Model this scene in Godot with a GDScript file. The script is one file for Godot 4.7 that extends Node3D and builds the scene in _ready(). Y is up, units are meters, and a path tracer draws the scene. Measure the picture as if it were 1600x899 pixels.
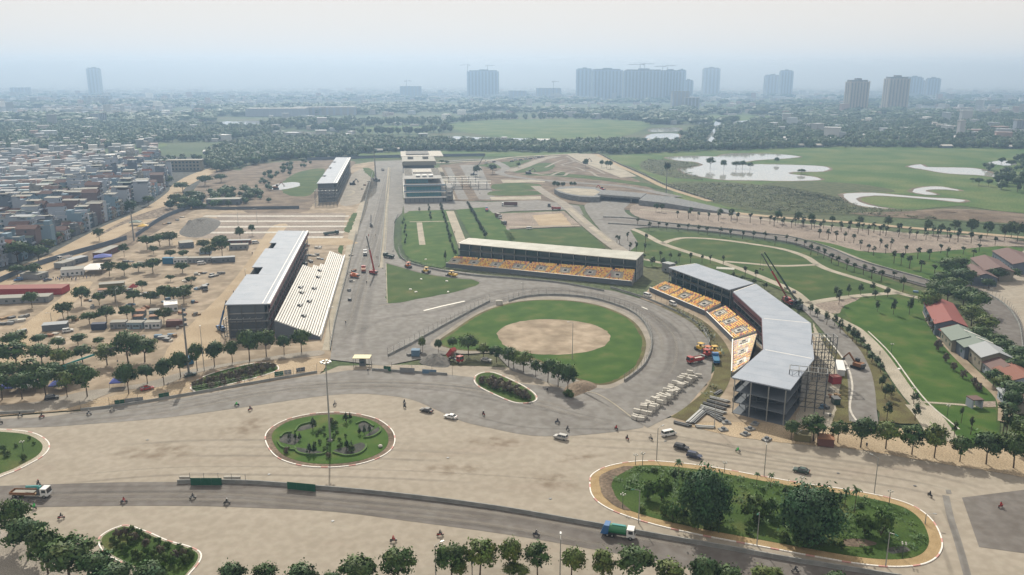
extends Node3D

# An unfinished racing circuit seen from the air on a hazy day. Units are metres; x runs to the right, -z away from the viewer.

var M := {}
var names := {}
var tmpl := {}
var clearings := []

class MB:
	var v := PackedVector3Array()
	var n := PackedVector3Array()
	var uv := PackedVector2Array()
	var c := PackedColorArray()
	var ix := PackedInt32Array()
	var col := Color(1, 1, 1)

	func tri(a: Vector3, b: Vector3, d: Vector3, hint: Vector3) -> void:
		var g := (b - a).cross(d - a)
		if g.length_squared() < 1e-14:
			return
		var at := v.size()
		if g.dot(hint) > 0.0:
			v.append(a); v.append(d); v.append(b)
		else:
			v.append(a); v.append(b); v.append(d)
			g = -g
		g = g.normalized()
		for i in 3:
			n.append(g); c.append(col); uv.append(Vector2.ZERO); ix.append(at + i)

	func quad(a: Vector3, b: Vector3, d: Vector3, e: Vector3, hint: Vector3) -> void:
		var g := (b - a).cross(d - a) + (d - a).cross(e - a)
		var at := v.size()
		var flip := g.dot(hint) > 0.0
		g = g.normalized() if flip else -g.normalized()
		v.append(a); v.append(b); v.append(d); v.append(e)
		for i in 4:
			n.append(g); c.append(col)
		uv.append(Vector2(0, 0)); uv.append(Vector2(1, 0)); uv.append(Vector2(1, 1)); uv.append(Vector2(0, 1))
		for k in ([0, 2, 1, 0, 3, 2] if flip else [0, 1, 2, 0, 2, 3]):
			ix.append(at + k)

	func hexa(p: Array) -> void:
		# eight corners: four below (in ring order), four above
		var mid := Vector3.ZERO
		for q in p:
			mid += q / 8.0
		for f in [[0, 1, 2, 3], [4, 5, 6, 7], [0, 1, 5, 4], [1, 2, 6, 5], [2, 3, 7, 6], [3, 0, 4, 7]]:
			quad(p[f[0]], p[f[1]], p[f[2]], p[f[3]], (p[f[0]] + p[f[1]] + p[f[2]] + p[f[3]]) / 4.0 - mid)

	func box(ctr: Vector3, s: Vector3, b := Basis(), top := 1.0) -> void:
		var p := []
		for y in [-0.5, 0.5]:
			var k: float = top if y > 0 else 1.0
			for q in [[-0.5, -0.5], [0.5, -0.5], [0.5, 0.5], [-0.5, 0.5]]:
				p.append(ctr + b * Vector3(q[0] * s.x * k, y * s.y, q[1] * s.z * k))
		hexa(p)

	func bar(a: Vector3, b: Vector3, w: float, h: float) -> void:
		var d := (b - a)
		var side := d.cross(Vector3.UP)
		side = Vector3.RIGHT if side.length() < 1e-4 else side.normalized()
		var up := side.cross(d).normalized()
		box((a + b) / 2.0, Vector3(w, h, d.length()), Basis(side, up, -d.normalized()))

	func tube(a: Vector3, b: Vector3, r0: float, r1: float, sides := 6, cap := true) -> void:
		var d := (b - a).normalized()
		var s := d.cross(Vector3.UP)
		s = Vector3.RIGHT if s.length() < 1e-3 else s.normalized()
		var t := s.cross(d)
		var top := []
		for i in sides:
			var a0 := TAU * i / sides
			var a1 := TAU * (i + 1) / sides
			var n0 := s * cos(a0) + t * sin(a0)
			var n1 := s * cos(a1) + t * sin(a1)
			quad(a + n0 * r0, a + n1 * r0, b + n1 * r1, b + n0 * r1, n0 + n1)
			for k in 4:
				n[n.size() - 4 + k] = n0 if k == 0 or k == 3 else n1
			if cap:
				tri(a, a + n0 * r0, a + n1 * r0, -d)
				tri(b, b + n0 * r1, b + n1 * r1, d)

	func ball(ctr: Vector3, r: Vector3, seg := 8, rings := 5, rough := 0.0, rng: RandomNumberGenerator = null) -> void:
		var pts := []
		for i in rings + 1:
			var row := []
			var ph := PI * i / rings
			for j in seg:
				var th := TAU * j / seg
				var k := 1.0 + (rng.randf_range(-rough, rough) if rng else 0.0)
				row.append(Vector3(sin(ph) * cos(th), cos(ph), sin(ph) * sin(th)) * k)
			pts.append(row)
		for i in rings:
			for j in seg:
				var q := [pts[i][j], pts[i][(j + 1) % seg], pts[i + 1][(j + 1) % seg], pts[i + 1][j]]
				var h: Vector3 = q[0] + q[1] + q[2] + q[3]
				if i == 0:
					tri(ctr + Vector3(0, r.y, 0), ctr + q[2] * r, ctr + q[3] * r, h)
				elif i == rings - 1:
					tri(ctr + q[0] * r, ctr + q[1] * r, ctr - Vector3(0, r.y, 0), h)
				else:
					quad(ctr + q[0] * r, ctr + q[1] * r, ctr + q[2] * r, ctr + q[3] * r, h)

	func prism(pts: PackedVector2Array, y0: float, y1: float, bottom := false) -> void:
		var t := Geometry2D.triangulate_polygon(pts)
		for i in range(0, t.size(), 3):
			var q := [pts[t[i]], pts[t[i + 1]], pts[t[i + 2]]]
			tri(Vector3(q[0].x, y1, q[0].y), Vector3(q[1].x, y1, q[1].y), Vector3(q[2].x, y1, q[2].y), Vector3.UP)
			if bottom:
				tri(Vector3(q[0].x, y0, q[0].y), Vector3(q[1].x, y0, q[1].y), Vector3(q[2].x, y0, q[2].y), Vector3.DOWN)
		if y1 - y0 < 0.001:
			return
		var s := 1.0 if Geometry2D.is_polygon_clockwise(pts) else -1.0
		for i in pts.size():
			var a := pts[i]
			var b := pts[(i + 1) % pts.size()]
			var e := (b - a)
			quad(Vector3(a.x, y0, a.y), Vector3(b.x, y0, b.y), Vector3(b.x, y1, b.y), Vector3(a.x, y1, a.y), Vector3(-e.y, 0, e.x) * s)

	func extrude(profile: PackedVector2Array, a: Vector3, b: Vector3, along_x: Vector3) -> void:
		# a closed profile (x along along_x, y up) swept from a to b
		var d := (b - a).normalized()
		var t := Geometry2D.triangulate_polygon(profile)
		for i in range(0, t.size(), 3):
			var q := []
			for k in 3:
				q.append(along_x * profile[t[i + k]].x + Vector3.UP * profile[t[i + k]].y)
			tri(a + q[0], a + q[1], a + q[2], -d)
			tri(b + q[0], b + q[1], b + q[2], d)
		var s := 1.0 if Geometry2D.is_polygon_clockwise(profile) else -1.0
		for i in profile.size():
			var p := profile[i]
			var r := profile[(i + 1) % profile.size()]
			var e := r - p
			var p3 := along_x * p.x + Vector3.UP * p.y
			var r3 := along_x * r.x + Vector3.UP * r.y
			quad(a + p3, a + r3, b + r3, b + p3, (along_x * -e.y + Vector3.UP * e.x) * s)

	func strip(pts: PackedVector2Array, w0: float, w1: float, y0: float, h: float) -> void:
		# a wall or a sheet between the offsets w0 and w1 of a line
		var l := []
		for i in pts.size():
			var d := (pts[mini(i + 1, pts.size() - 1)] - pts[maxi(i - 1, 0)]).normalized()
			var m := Vector2(-d.y, d.x)
			l.append([pts[i] + m * w0, pts[i] + m * w1])
		var run := 0.0
		for i in pts.size() - 1:
			var q := [l[i][0], l[i + 1][0], l[i + 1][1], l[i][1]]
			var len_ := pts[i].distance_to(pts[i + 1])
			var c3 := []
			for p in q:
				c3.append(Vector3(p.x, y0, p.y))
			var u := Vector3.UP * h
			quad(c3[0] + u, c3[1] + u, c3[2] + u, c3[3] + u, Vector3.UP)
			var k := uv.size() - 4
			uv[k] = Vector2(0, run); uv[k + 1] = Vector2(0, run + len_); uv[k + 2] = Vector2(1, run + len_); uv[k + 3] = Vector2(1, run)
			run += len_
			if h > 0.001:
				var out: Vector3 = c3[0] - c3[3]
				quad(c3[0], c3[1], c3[1] + u, c3[0] + u, out)
				quad(c3[3], c3[2], c3[2] + u, c3[3] + u, -out)
				if i == 0:
					quad(c3[0], c3[3], c3[3] + u, c3[0] + u, c3[0] - c3[1])
				if i == pts.size() - 2:
					quad(c3[1], c3[2], c3[2] + u, c3[1] + u, c3[1] - c3[0])

	func leaf(p: Vector3, out: Vector3, size: float, rng: RandomNumberGenerator) -> void:
		var nrm := (out + Vector3(rng.randfn(), rng.randfn() + 0.4, rng.randfn()) * 0.75).normalized()
		var s := nrm.cross(Vector3(rng.randfn(), rng.randfn(), rng.randfn())).normalized()
		var t := nrm.cross(s)
		var k := size * rng.randf_range(0.6, 1.25)
		var at := v.size()
		v.append(p - s * k * 0.6); v.append(p - t * k * 0.38); v.append(p + s * k * 0.6); v.append(p + t * k * 0.38)
		var soft := (nrm * 0.6 + out).normalized()
		for i in 4:
			n.append(soft); c.append(col); uv.append(Vector2.ZERO)
		var front := (v[at + 1] - v[at]).cross(v[at + 2] - v[at]).dot(soft) < 0.0
		for i in ([0, 1, 2, 0, 2, 3] if front else [0, 2, 1, 0, 3, 2]):
			ix.append(at + i)

	func mesh(m: Material) -> ArrayMesh:
		var a := []
		a.resize(Mesh.ARRAY_MAX)
		a[Mesh.ARRAY_VERTEX] = v
		a[Mesh.ARRAY_NORMAL] = n
		a[Mesh.ARRAY_TEX_UV] = uv
		a[Mesh.ARRAY_COLOR] = c
		a[Mesh.ARRAY_INDEX] = ix
		var r := ArrayMesh.new()
		r.add_surface_from_arrays(Mesh.PRIMITIVE_TRIANGLES, a)
		r.surface_set_material(0, m)
		return r


func ln(a: Array) -> PackedVector2Array:
	var r := PackedVector2Array()
	for i in range(0, a.size(), 2):
		r.append(Vector2(a[i], a[i + 1]))
	return r


func xz(x: float, z: float) -> Vector2:
	return Vector2(x, z)


func v3(p: Vector2, y := 0.0) -> Vector3:
	return Vector3(p.x, y, p.y)


# a rounded line through the given points
func smooth(p: PackedVector2Array, closed := false, k := 5) -> PackedVector2Array:
	var r := PackedVector2Array()
	var n := p.size()
	for i in (n if closed else n - 1):
		var a := p[(i - 1 + n) % n] if closed or i > 0 else p[i]
		var b := p[i]
		var c := p[(i + 1) % n]
		var d := p[(i + 2) % n] if closed or i < n - 2 else c
		for j in k:
			r.append(b.cubic_interpolate(c, a, d, float(j) / k))
	if not closed:
		r.append(p[n - 1])
	return r


# points at even steps along a line
func steps(p: PackedVector2Array, every: float) -> PackedVector2Array:
	var r := PackedVector2Array([p[0]])
	var left := every
	for i in p.size() - 1:
		var a := p[i]
		var l := a.distance_to(p[i + 1])
		var d := (p[i + 1] - a) / maxf(l, 1e-6)
		var at := 0.0
		while at + left <= l:
			at += left
			r.append(a + d * at)
			left = every
		left -= l - at
	return r


func shifted(p: PackedVector2Array, by: float) -> PackedVector2Array:
	var r := PackedVector2Array()
	for i in p.size():
		var d := (p[mini(i + 1, p.size() - 1)] - p[maxi(i - 1, 0)]).normalized()
		r.append(p[i] + Vector2(-d.y, d.x) * by)
	return r


func grown(p: PackedVector2Array, by: float) -> PackedVector2Array:
	var o := Geometry2D.offset_polygon(p, by, Geometry2D.JOIN_ROUND)
	var best: PackedVector2Array = p
	var big := -1.0
	for q in o:
		if q.size() > big:
			big = q.size()
			best = q
	return best


func numbered(called: String) -> String:
	var k: int = names.get(called, 0)
	names[called] = k + 1
	return called if k == 0 else "%s_%03d" % [called, k]


func tag(o: Node, label: String, category := "", group := "", kind := "") -> Node:
	o.set_meta("label", label)
	if category:
		o.set_meta("category", category)
	if group:
		o.set_meta("group", group)
	if kind:
		o.set_meta("kind", kind)
	return o


func thing(called: String, label: String, category: String, at := Vector3.ZERO, turn := 0.0, group := "") -> Node3D:
	var o := Node3D.new()
	o.name = numbered(called)
	add_child(o)
	o.position = at
	o.rotation.y = turn
	tag(o, label, category, group)
	return o


func obj(called: String, mb: MB, m: Material, parent: Node = null, kind := "") -> MeshInstance3D:
	var o := MeshInstance3D.new()
	o.mesh = mb.mesh(m)
	if parent:
		o.name = called
		parent.add_child(o, true)
	else:
		o.name = numbered(called)
		add_child(o)
	if kind:
		o.set_meta("kind", kind)
	return o


func put(called: String, mesh: Mesh, parent: Node, at := Transform3D()) -> MeshInstance3D:
	var o := MeshInstance3D.new()
	o.mesh = mesh
	o.name = called
	o.transform = at
	parent.add_child(o, true)
	return o


func struct(called: String, label: String, mb: MB, m: Material) -> MeshInstance3D:
	var o := obj(called, mb, m)
	tag(o, label, "", "", "structure")
	return o


# an outline whose edge wanders a little, as grass and soil do
func ragged(pts: PackedVector2Array, k: float) -> PackedVector2Array:
	var rng := RandomNumberGenerator.new()
	rng.seed = pts.size()
	var far := -pts[0].y / 400.0
	var r := PackedVector2Array()
	for i in pts.size():
		var a := pts[i]
		var b := pts[(i + 1) % pts.size()]
		var n := clampi(int(a.distance_to(b) / (3.0 * far)), 1, 24)
		for j in n:
			r.append(a.lerp(b, float(j) / n) + Vector2(rng.randf_range(-1, 1), rng.randf_range(-1, 1)) * 0.45 * k * far)
	return r if Geometry2D.triangulate_polygon(r).size() > 0 else pts


# a flat sheet of ground
func sheet(called: String, label: String, pts: PackedVector2Array, y: float, m: Material) -> MeshInstance3D:
	var mb := MB.new()
	if called in ["lawn", "soil", "verge", "dry_verge", "site_ground", "sand_disc", "sand_ground", "marsh_land", "scrub_land", "paddock_ground", "field", "pond_water"]:
		pts = ragged(pts, 1.0 if pts.size() < 400 else 0.5)
	mb.prism(pts, y, y)
	return struct(called, label, mb, m)


func ribbon(called: String, label: String, line: PackedVector2Array, w: float, y: float, m: Material) -> MeshInstance3D:
	var mb := MB.new()
	mb.strip(line, -w / 2, w / 2, y, 0)
	return struct(called, label, mb, m)


func multi(called: String, mesh: Mesh, at: Array, tints: Array, parent: Node = null) -> MultiMeshInstance3D:
	var mm := MultiMesh.new()
	mm.transform_format = MultiMesh.TRANSFORM_3D
	mm.use_colors = not tints.is_empty()
	mm.mesh = mesh
	mm.instance_count = at.size()
	for i in at.size():
		mm.set_instance_transform(i, at[i])
		if tints:
			mm.set_instance_color(i, tints[i])
	var o := MultiMeshInstance3D.new()
	o.multimesh = mm
	o.set_meta("kind", "stuff")
	if parent:
		o.name = called
		parent.add_child(o, true)
	else:
		o.name = numbered(called)
		add_child(o)
	return o


func copy_of(t: Node3D, label: String, at: Vector3, turn := 0.0, group := "") -> Node3D:
	var o: Node3D = t.duplicate()
	o.name = numbered(t.get_meta("kindname"))
	add_child(o)
	o.position = at
	o.rotation.y = turn
	for k in ["kindname"]:
		o.remove_meta(k)
	tag(o, label, t.get_meta("category", ""), group)
	return o


# a template that never enters the scene itself
func mould(called: String, category: String) -> Node3D:
	var o := Node3D.new()
	o.name = called
	o.set_meta("kindname", called)
	o.set_meta("category", category)
	return o


func nth(i: int) -> String:
	var ones := ["first", "second", "third", "fourth", "fifth", "sixth", "seventh", "eighth", "ninth", "tenth", "eleventh", "twelfth", "thirteenth", "fourteenth", "fifteenth", "sixteenth", "seventeenth", "eighteenth", "nineteenth"]
	if i < 20:
		return ones[i - 1]
	var tens := ["twent", "thirt", "fort", "fift", "sixt", "sevent", "eight", "ninet"]
	var t: int = i / 10 - 2
	if t > 7:
		return "%dth" % i
	return tens[t] + "ieth" if i % 10 == 0 else tens[t] + "y-" + ones[i % 10 - 1]


func turn_of(d: Vector2) -> float:
	# the turn that brings a thing's own +x along d
	return atan2(-d.y, d.x)


func noise_tex(freq: float, low: Color, high: Color, size := 512, octaves := 4, seed_ := 1, lo := 0.25, hi := 0.75, mid = null) -> NoiseTexture2D:
	var f := FastNoiseLite.new()
	f.noise_type = FastNoiseLite.TYPE_SIMPLEX_SMOOTH
	f.seed = seed_
	f.frequency = freq
	f.fractal_octaves = octaves
	var t := NoiseTexture2D.new()
	t.width = size
	t.height = size
	t.seamless = true
	t.noise = f
	var g := Gradient.new()
	g.set_color(0, low)
	g.set_color(1, high)
	g.set_offset(0, lo)
	g.set_offset(1, hi)
	if mid != null:
		g.add_point((lo + hi) / 2, mid)
	t.color_ramp = g
	return t


func lin(r: float, g: float, b: float) -> Color:
	return Color(r, g, b).linear_to_srgb()


func mat(called: String, col: Color, rough := 0.8, metal := 0.0) -> StandardMaterial3D:
	var m := StandardMaterial3D.new()
	m.resource_name = called
	m.albedo_color = col
	m.roughness = rough
	m.metallic = metal
	m.metallic_specular = 0.4
	M[called] = m
	return m


# a surface whose own colour wanders: a broad pattern times a fine one, both laid in world metres
func ground_mat(called: String, broad: Texture2D, broad_m: float, fine: Texture2D, fine_m: float, rough := 0.9) -> StandardMaterial3D:
	var m := mat(called, Color(1, 1, 1), rough)
	m.metallic_specular = 0.25
	m.albedo_texture = broad
	m.uv1_triplanar = true
	m.uv1_world_triplanar = true
	m.uv1_scale = Vector3.ONE / broad_m
	if fine:
		m.detail_enabled = true
		m.detail_blend_mode = BaseMaterial3D.BLEND_MODE_MUL
		m.detail_albedo = fine
		m.detail_uv_layer = BaseMaterial3D.DETAIL_UV_2
		m.uv2_triplanar = true
		m.uv2_world_triplanar = true
		m.uv2_scale = Vector3.ONE / fine_m
	return m



# dust and rubber: a film that thins out towards its edge
func soft_sheet(called: String, label: String, pts: PackedVector2Array, y: float, m: Material) -> void:
	var mid := Vector2.ZERO
	for p in pts:
		mid += p / pts.size()
	var mb := MB.new()
	for i in pts.size():
		var a := pts[i]
		var b := pts[(i + 1) % pts.size()]
		var a2 := mid.lerp(a, 0.45)
		var b2 := mid.lerp(b, 0.45)
		mb.quad(v3(a, y), v3(b, y), v3(b2, y), v3(a2, y), Vector3.UP)
		for k in 4:
			mb.c[mb.c.size() - 4 + k] = Color(1, 1, 1, 0.0 if k < 2 else 1.0)
		mb.tri(v3(a2, y), v3(b2, y), v3(mid, y), Vector3.UP)
	struct(called, label, mb, m)


func soft_ribbon(called: String, label: String, line: PackedVector2Array, w: float, y: float, m: Material) -> void:
	var mb := MB.new()
	var l := [shifted(line, -w / 2), shifted(line, -w / 6), shifted(line, w / 6), shifted(line, w / 2)]
	var n := line.size() - 1
	for i in n:
		var f0 := minf(1.0, minf(i, n - i) / (n * 0.15))
		var f1 := minf(1.0, minf(i + 1, n - i - 1) / (n * 0.15))
		for j in 3:
			mb.quad(v3(l[j][i], y), v3(l[j][i + 1], y), v3(l[j + 1][i + 1], y), v3(l[j + 1][i], y), Vector3.UP)
			var w0 := 0.0 if j == 0 else 1.0
			var w1 := 0.0 if j == 2 else 1.0
			var q := [w0 * f0, w0 * f1, w1 * f1, w1 * f0]
			for k in 4:
				mb.c[mb.c.size() - 4 + k] = Color(1, 1, 1, q[k])
	struct(called, label, mb, m)


func film(called: String, low: Color, high: Color, metres: float, seed_: int) -> void:
	low.a = 0.0
	high.a = 0.4
	var m := ground_mat(called, noise_tex(0.014, low, high, 512, 6, seed_, 0.3, 0.85), metres, null, 1)
	m.transparency = BaseMaterial3D.TRANSPARENCY_ALPHA
	m.vertex_color_use_as_albedo = true
func _ready() -> void:
	var cam := Camera3D.new()
	cam.name = "camera"
	add_child(cam)
	cam.position = Vector3(0, 110, 0)
	cam.rotation_degrees = Vector3(-14.436, 0, 0)
	cam.fov = 38.7
	cam.near = 1.0
	cam.far = 60000.0
	cam.current = true

	var env := Environment.new()
	var sky_mat := ProceduralSkyMaterial.new()
	sky_mat.sky_top_color = lin(0.80, 0.73, 0.655)
	sky_mat.sky_horizon_color = lin(0.84, 0.775, 0.70)
	sky_mat.sky_curve = 0.12
	sky_mat.ground_horizon_color = lin(0.5, 0.52, 0.54)
	sky_mat.ground_bottom_color = lin(0.3, 0.28, 0.25)
	sky_mat.sun_angle_max = 22.0
	var sky := Sky.new()
	sky.sky_material = sky_mat
	env.background_mode = Environment.BG_SKY
	env.sky = sky
	env.tonemap_mode = Environment.TONE_MAPPER_LINEAR
	env.tonemap_exposure = 1.1
	env.volumetric_fog_enabled = true
	env.volumetric_fog_density = 0.00021
	env.volumetric_fog_albedo = lin(0.46, 0.69, 1.0)
	env.volumetric_fog_anisotropy = 0.42
	env.volumetric_fog_length = 16000.0
	env.sdfgi_enabled = true
	env.ssao_enabled = true
	env.ssil_enabled = true
	var we := WorldEnvironment.new()
	we.name = "world_environment"
	we.environment = env
	add_child(we)

	# a pale fog box added over the far city to whiten the horizon
	var bank := FogVolume.new()
	bank.name = "added_haze_bank"
	bank.shape = RenderingServer.FOG_VOLUME_SHAPE_BOX
	bank.size = Vector3(34000, 220, 12500)
	var bm := FogMaterial.new()
	bm.density = 0.00045
	bm.albedo = lin(1.0, 0.97, 0.92)
	bank.material = bm
	add_child(bank)
	bank.position = Vector3(0, 109, -10950)
	tag(bank, "pale haze volume added over the far city to whiten the horizon", "", "", "stuff")

	var sun := DirectionalLight3D.new()
	sun.name = "sun"
	add_child(sun)
	sun.light_energy = 1.6
	sun.light_color = Color(1.0, 0.965, 0.90)
	sun.light_angular_distance = 0.6
	sun.shadow_enabled = true
	# ahead of the viewer and a little to the left, about 41 degrees up
	sun.look_at_from_position(Vector3.ZERO, Vector3(0.20, -0.87, 0.98))

	materials()
	make_trees()
	ground()
	track()
	islands()
	barriers()
	grandstands()
	pit_building()
	skyline()
	town()
	villages()
	site_cabins()
	woods()
	far_city()
	trees()
	poles()
	vehicles()
	riders()
	site_things()


func materials() -> void:
	var grain := noise_tex(0.05, Color(0.80, 0.80, 0.80), Color(1.0, 1.0, 1.0), 512, 4, 3)
	var grain_hard := noise_tex(0.03, Color(0.78, 0.78, 0.78), Color(1.0, 1.0, 1.0), 512, 5, 4)
	var grain_soft := noise_tex(0.02, Color(0.94, 0.935, 0.93), Color(1.0, 1.0, 1.0), 512, 6, 6)
	var blotch := noise_tex(0.012, Color(0.90, 0.89, 0.88), Color(1.0, 1.0, 1.0), 512, 5, 5)
	# ground
	ground_mat("scrub", noise_tex(0.008, lin(0.04, 0.07, 0.03), lin(0.10, 0.105, 0.055), 512, 5, 11, 0.2, 0.8, lin(0.075, 0.11, 0.045)), 900, grain_hard, 60)
	ground_mat("dust", noise_tex(0.012, lin(0.24, 0.197, 0.145), lin(0.345, 0.285, 0.217), 512, 5, 12), 110, blotch, 43)
	ground_mat("sand", noise_tex(0.012, lin(0.37, 0.29, 0.195), lin(0.44, 0.355, 0.25), 512, 5, 13), 120, grain, 17)
	var pz := ground_mat("plaza", noise_tex(0.009, lin(0.275, 0.246, 0.204), lin(0.298, 0.27, 0.226), 512, 4, 14, 0.22, 0.7), 150, grain_soft, 37)
	pz.uv1_scale = Vector3(1 / 260.0, 1 / 100.0, 1 / 75.0)
	ground_mat("asphalt", noise_tex(0.010, lin(0.17, 0.165, 0.157), lin(0.20, 0.194, 0.185), 512, 5, 15), 170, blotch, 31, 0.8)
	ground_mat("asphalt_new", noise_tex(0.010, lin(0.13, 0.12, 0.113), lin(0.152, 0.142, 0.134), 512, 5, 16), 140, blotch, 29, 0.8)
	ground_mat("concrete", noise_tex(0.012, lin(0.34, 0.31, 0.25), lin(0.43, 0.39, 0.32), 512, 4, 17), 90, grain, 13)
	ground_mat("paving", noise_tex(0.012, lin(0.27, 0.245, 0.21), lin(0.34, 0.31, 0.27), 512, 4, 18), 70, grain, 11)
	ground_mat("ochre_paving", noise_tex(0.02, lin(0.33, 0.24, 0.13), lin(0.40, 0.30, 0.17), 512, 4, 19), 40, grain, 7)
	ground_mat("lawn", noise_tex(0.012, lin(0.038, 0.077, 0.014), lin(0.115, 0.12, 0.042), 512, 5, 20, 0.2, 0.95, lin(0.056, 0.098, 0.02)), 130, grain_hard, 9)
	ground_mat("bright_lawn", noise_tex(0.012, lin(0.038, 0.09, 0.012), lin(0.105, 0.128, 0.035), 512, 5, 21, 0.2, 0.95, lin(0.056, 0.113, 0.017)), 90, grain, 9)
	ground_mat("marsh", noise_tex(0.010, lin(0.055, 0.115, 0.024), lin(0.13, 0.165, 0.055), 512, 5, 22, 0.2, 0.8), 420, grain_hard, 35)
	ground_mat("dry_grass", noise_tex(0.012, lin(0.10, 0.085, 0.04), lin(0.14, 0.135, 0.055), 512, 5, 23), 60, grain_hard, 9)
	ground_mat("reed", noise_tex(0.02, lin(0.06, 0.08, 0.032), lin(0.11, 0.12, 0.055), 512, 5, 44), 90, grain_hard, 9)
	ground_mat("brown_soil", noise_tex(0.012, lin(0.13, 0.10, 0.075), lin(0.23, 0.18, 0.135), 512, 5, 24), 140, grain_hard, 19)
	ground_mat("town_soil", noise_tex(0.03, lin(0.05, 0.055, 0.05), lin(0.10, 0.10, 0.09), 512, 5, 43), 80, grain_hard, 9)
	ground_mat("pink_soil", noise_tex(0.012, lin(0.23, 0.19, 0.16), lin(0.31, 0.262, 0.22), 512, 5, 25), 170, grain_hard, 23)
	ground_mat("rubble", noise_tex(0.03, lin(0.10, 0.075, 0.055), lin(0.33, 0.27, 0.21), 512, 5, 26), 60, grain_hard, 13)
	ground_mat("gravel", noise_tex(0.03, lin(0.10, 0.10, 0.095), lin(0.19, 0.18, 0.17), 512, 5, 27), 30, grain, 5)
	film("stain", lin(0.24, 0.18, 0.12), lin(0.19, 0.14, 0.095), 45, 28)
	var sk := mat("streak", Color(lin(0.10, 0.09, 0.082), 0.17), 0.8)
	sk.transparency = BaseMaterial3D.TRANSPARENCY_ALPHA
	sk.vertex_color_use_as_albedo = true
	sk = mat("pale_streak", Color(lin(0.30, 0.275, 0.235), 0.26), 0.9)
	sk.transparency = BaseMaterial3D.TRANSPARENCY_ALPHA
	sk.vertex_color_use_as_albedo = true
	var w := mat("water", lin(0.36, 0.36, 0.34), 0.06)  # pale base colour stands in for the sky reflected in the water
	w.metallic_specular = 0.6
	# built things
	ground_mat("barrier", noise_tex(0.02, lin(0.24, 0.25, 0.245), lin(0.34, 0.345, 0.335), 256, 4, 31), 20, grain, 3)
	ground_mat("kerb", noise_tex(0.02, lin(0.48, 0.46, 0.42), lin(0.62, 0.60, 0.55), 256, 4, 32), 20, grain, 3)
	ground_mat("terrace", noise_tex(0.02, lin(0.76, 0.75, 0.72), lin(0.83, 0.82, 0.79), 256, 4, 33), 40, grain, 6, 0.7)
	ground_mat("sheet_roof", noise_tex(0.02, lin(0.335, 0.38, 0.45), lin(0.38, 0.42, 0.49), 256, 3, 34), 60, grain, 9, 0.65)
	ground_mat("pale_roof", noise_tex(0.02, lin(0.42, 0.42, 0.37), lin(0.50, 0.50, 0.45), 256, 3, 35), 60, grain, 9, 0.5)
	ground_mat("cement", noise_tex(0.02, lin(0.20, 0.20, 0.20), lin(0.31, 0.31, 0.30), 256, 4, 36), 25, grain, 4)
	ground_mat("wall_stone", noise_tex(0.03, lin(0.18, 0.19, 0.195), lin(0.26, 0.265, 0.27), 256, 5, 37), 25, grain_hard, 5)
	mat("steel", lin(0.10, 0.105, 0.11), 0.5, 0.3)
	mat("galvanised", lin(0.33, 0.34, 0.34), 0.45, 0.5)
	mat("maroon", lin(0.10, 0.035, 0.045), 0.6)
	mat("opening_shade", lin(0.02, 0.022, 0.025), 0.9)  # near-black, painted in for the shade inside stair openings
	var g := mat("glass_front", lin(0.02, 0.045, 0.055), 0.12)
	g.metallic_specular = 0.7
	var tg := mat("teal_glass", lin(0.02, 0.12, 0.15), 0.15)
	tg.metallic_specular = 0.7
	mat("floor_slab", lin(0.24, 0.24, 0.235), 0.8)
	mat("white_paint", lin(0.72, 0.71, 0.68), 0.6)
	mat("road_white", lin(0.62, 0.61, 0.57), 0.7)
	mat("black_rubber", lin(0.02, 0.02, 0.02), 0.85)
	mat("chrome", lin(0.5, 0.5, 0.5), 0.25, 0.9)
	var cg := mat("car_glass", lin(0.02, 0.025, 0.03), 0.06)
	cg.metallic_specular = 0.8
	mat("lamp_glass", lin(0.5, 0.5, 0.47), 0.3)
	mat("tail_lamp", lin(0.35, 0.02, 0.015), 0.3)
	for p in [["paint_white", 0.62, 0.63, 0.63], ["paint_silver", 0.36, 0.36, 0.35], ["paint_black", 0.015, 0.016, 0.018], ["paint_red", 0.32, 0.025, 0.02], ["paint_green", 0.02, 0.16, 0.07], ["paint_teal", 0.03, 0.23, 0.23],
			["paint_blue", 0.03, 0.12, 0.30], ["paint_darkgreen", 0.018, 0.05, 0.04], ["paint_orange", 0.50, 0.12, 0.02], ["paint_yellow", 0.55, 0.34, 0.02], ["paint_grey", 0.16, 0.165, 0.17], ["paint_navy", 0.02, 0.03, 0.07]]:
		var pm := mat(p[0], lin(p[1], p[2], p[3]), 0.35)
		pm.clearcoat_enabled = true
		pm.clearcoat = 0.6
		pm.clearcoat_roughness = 0.15
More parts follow.
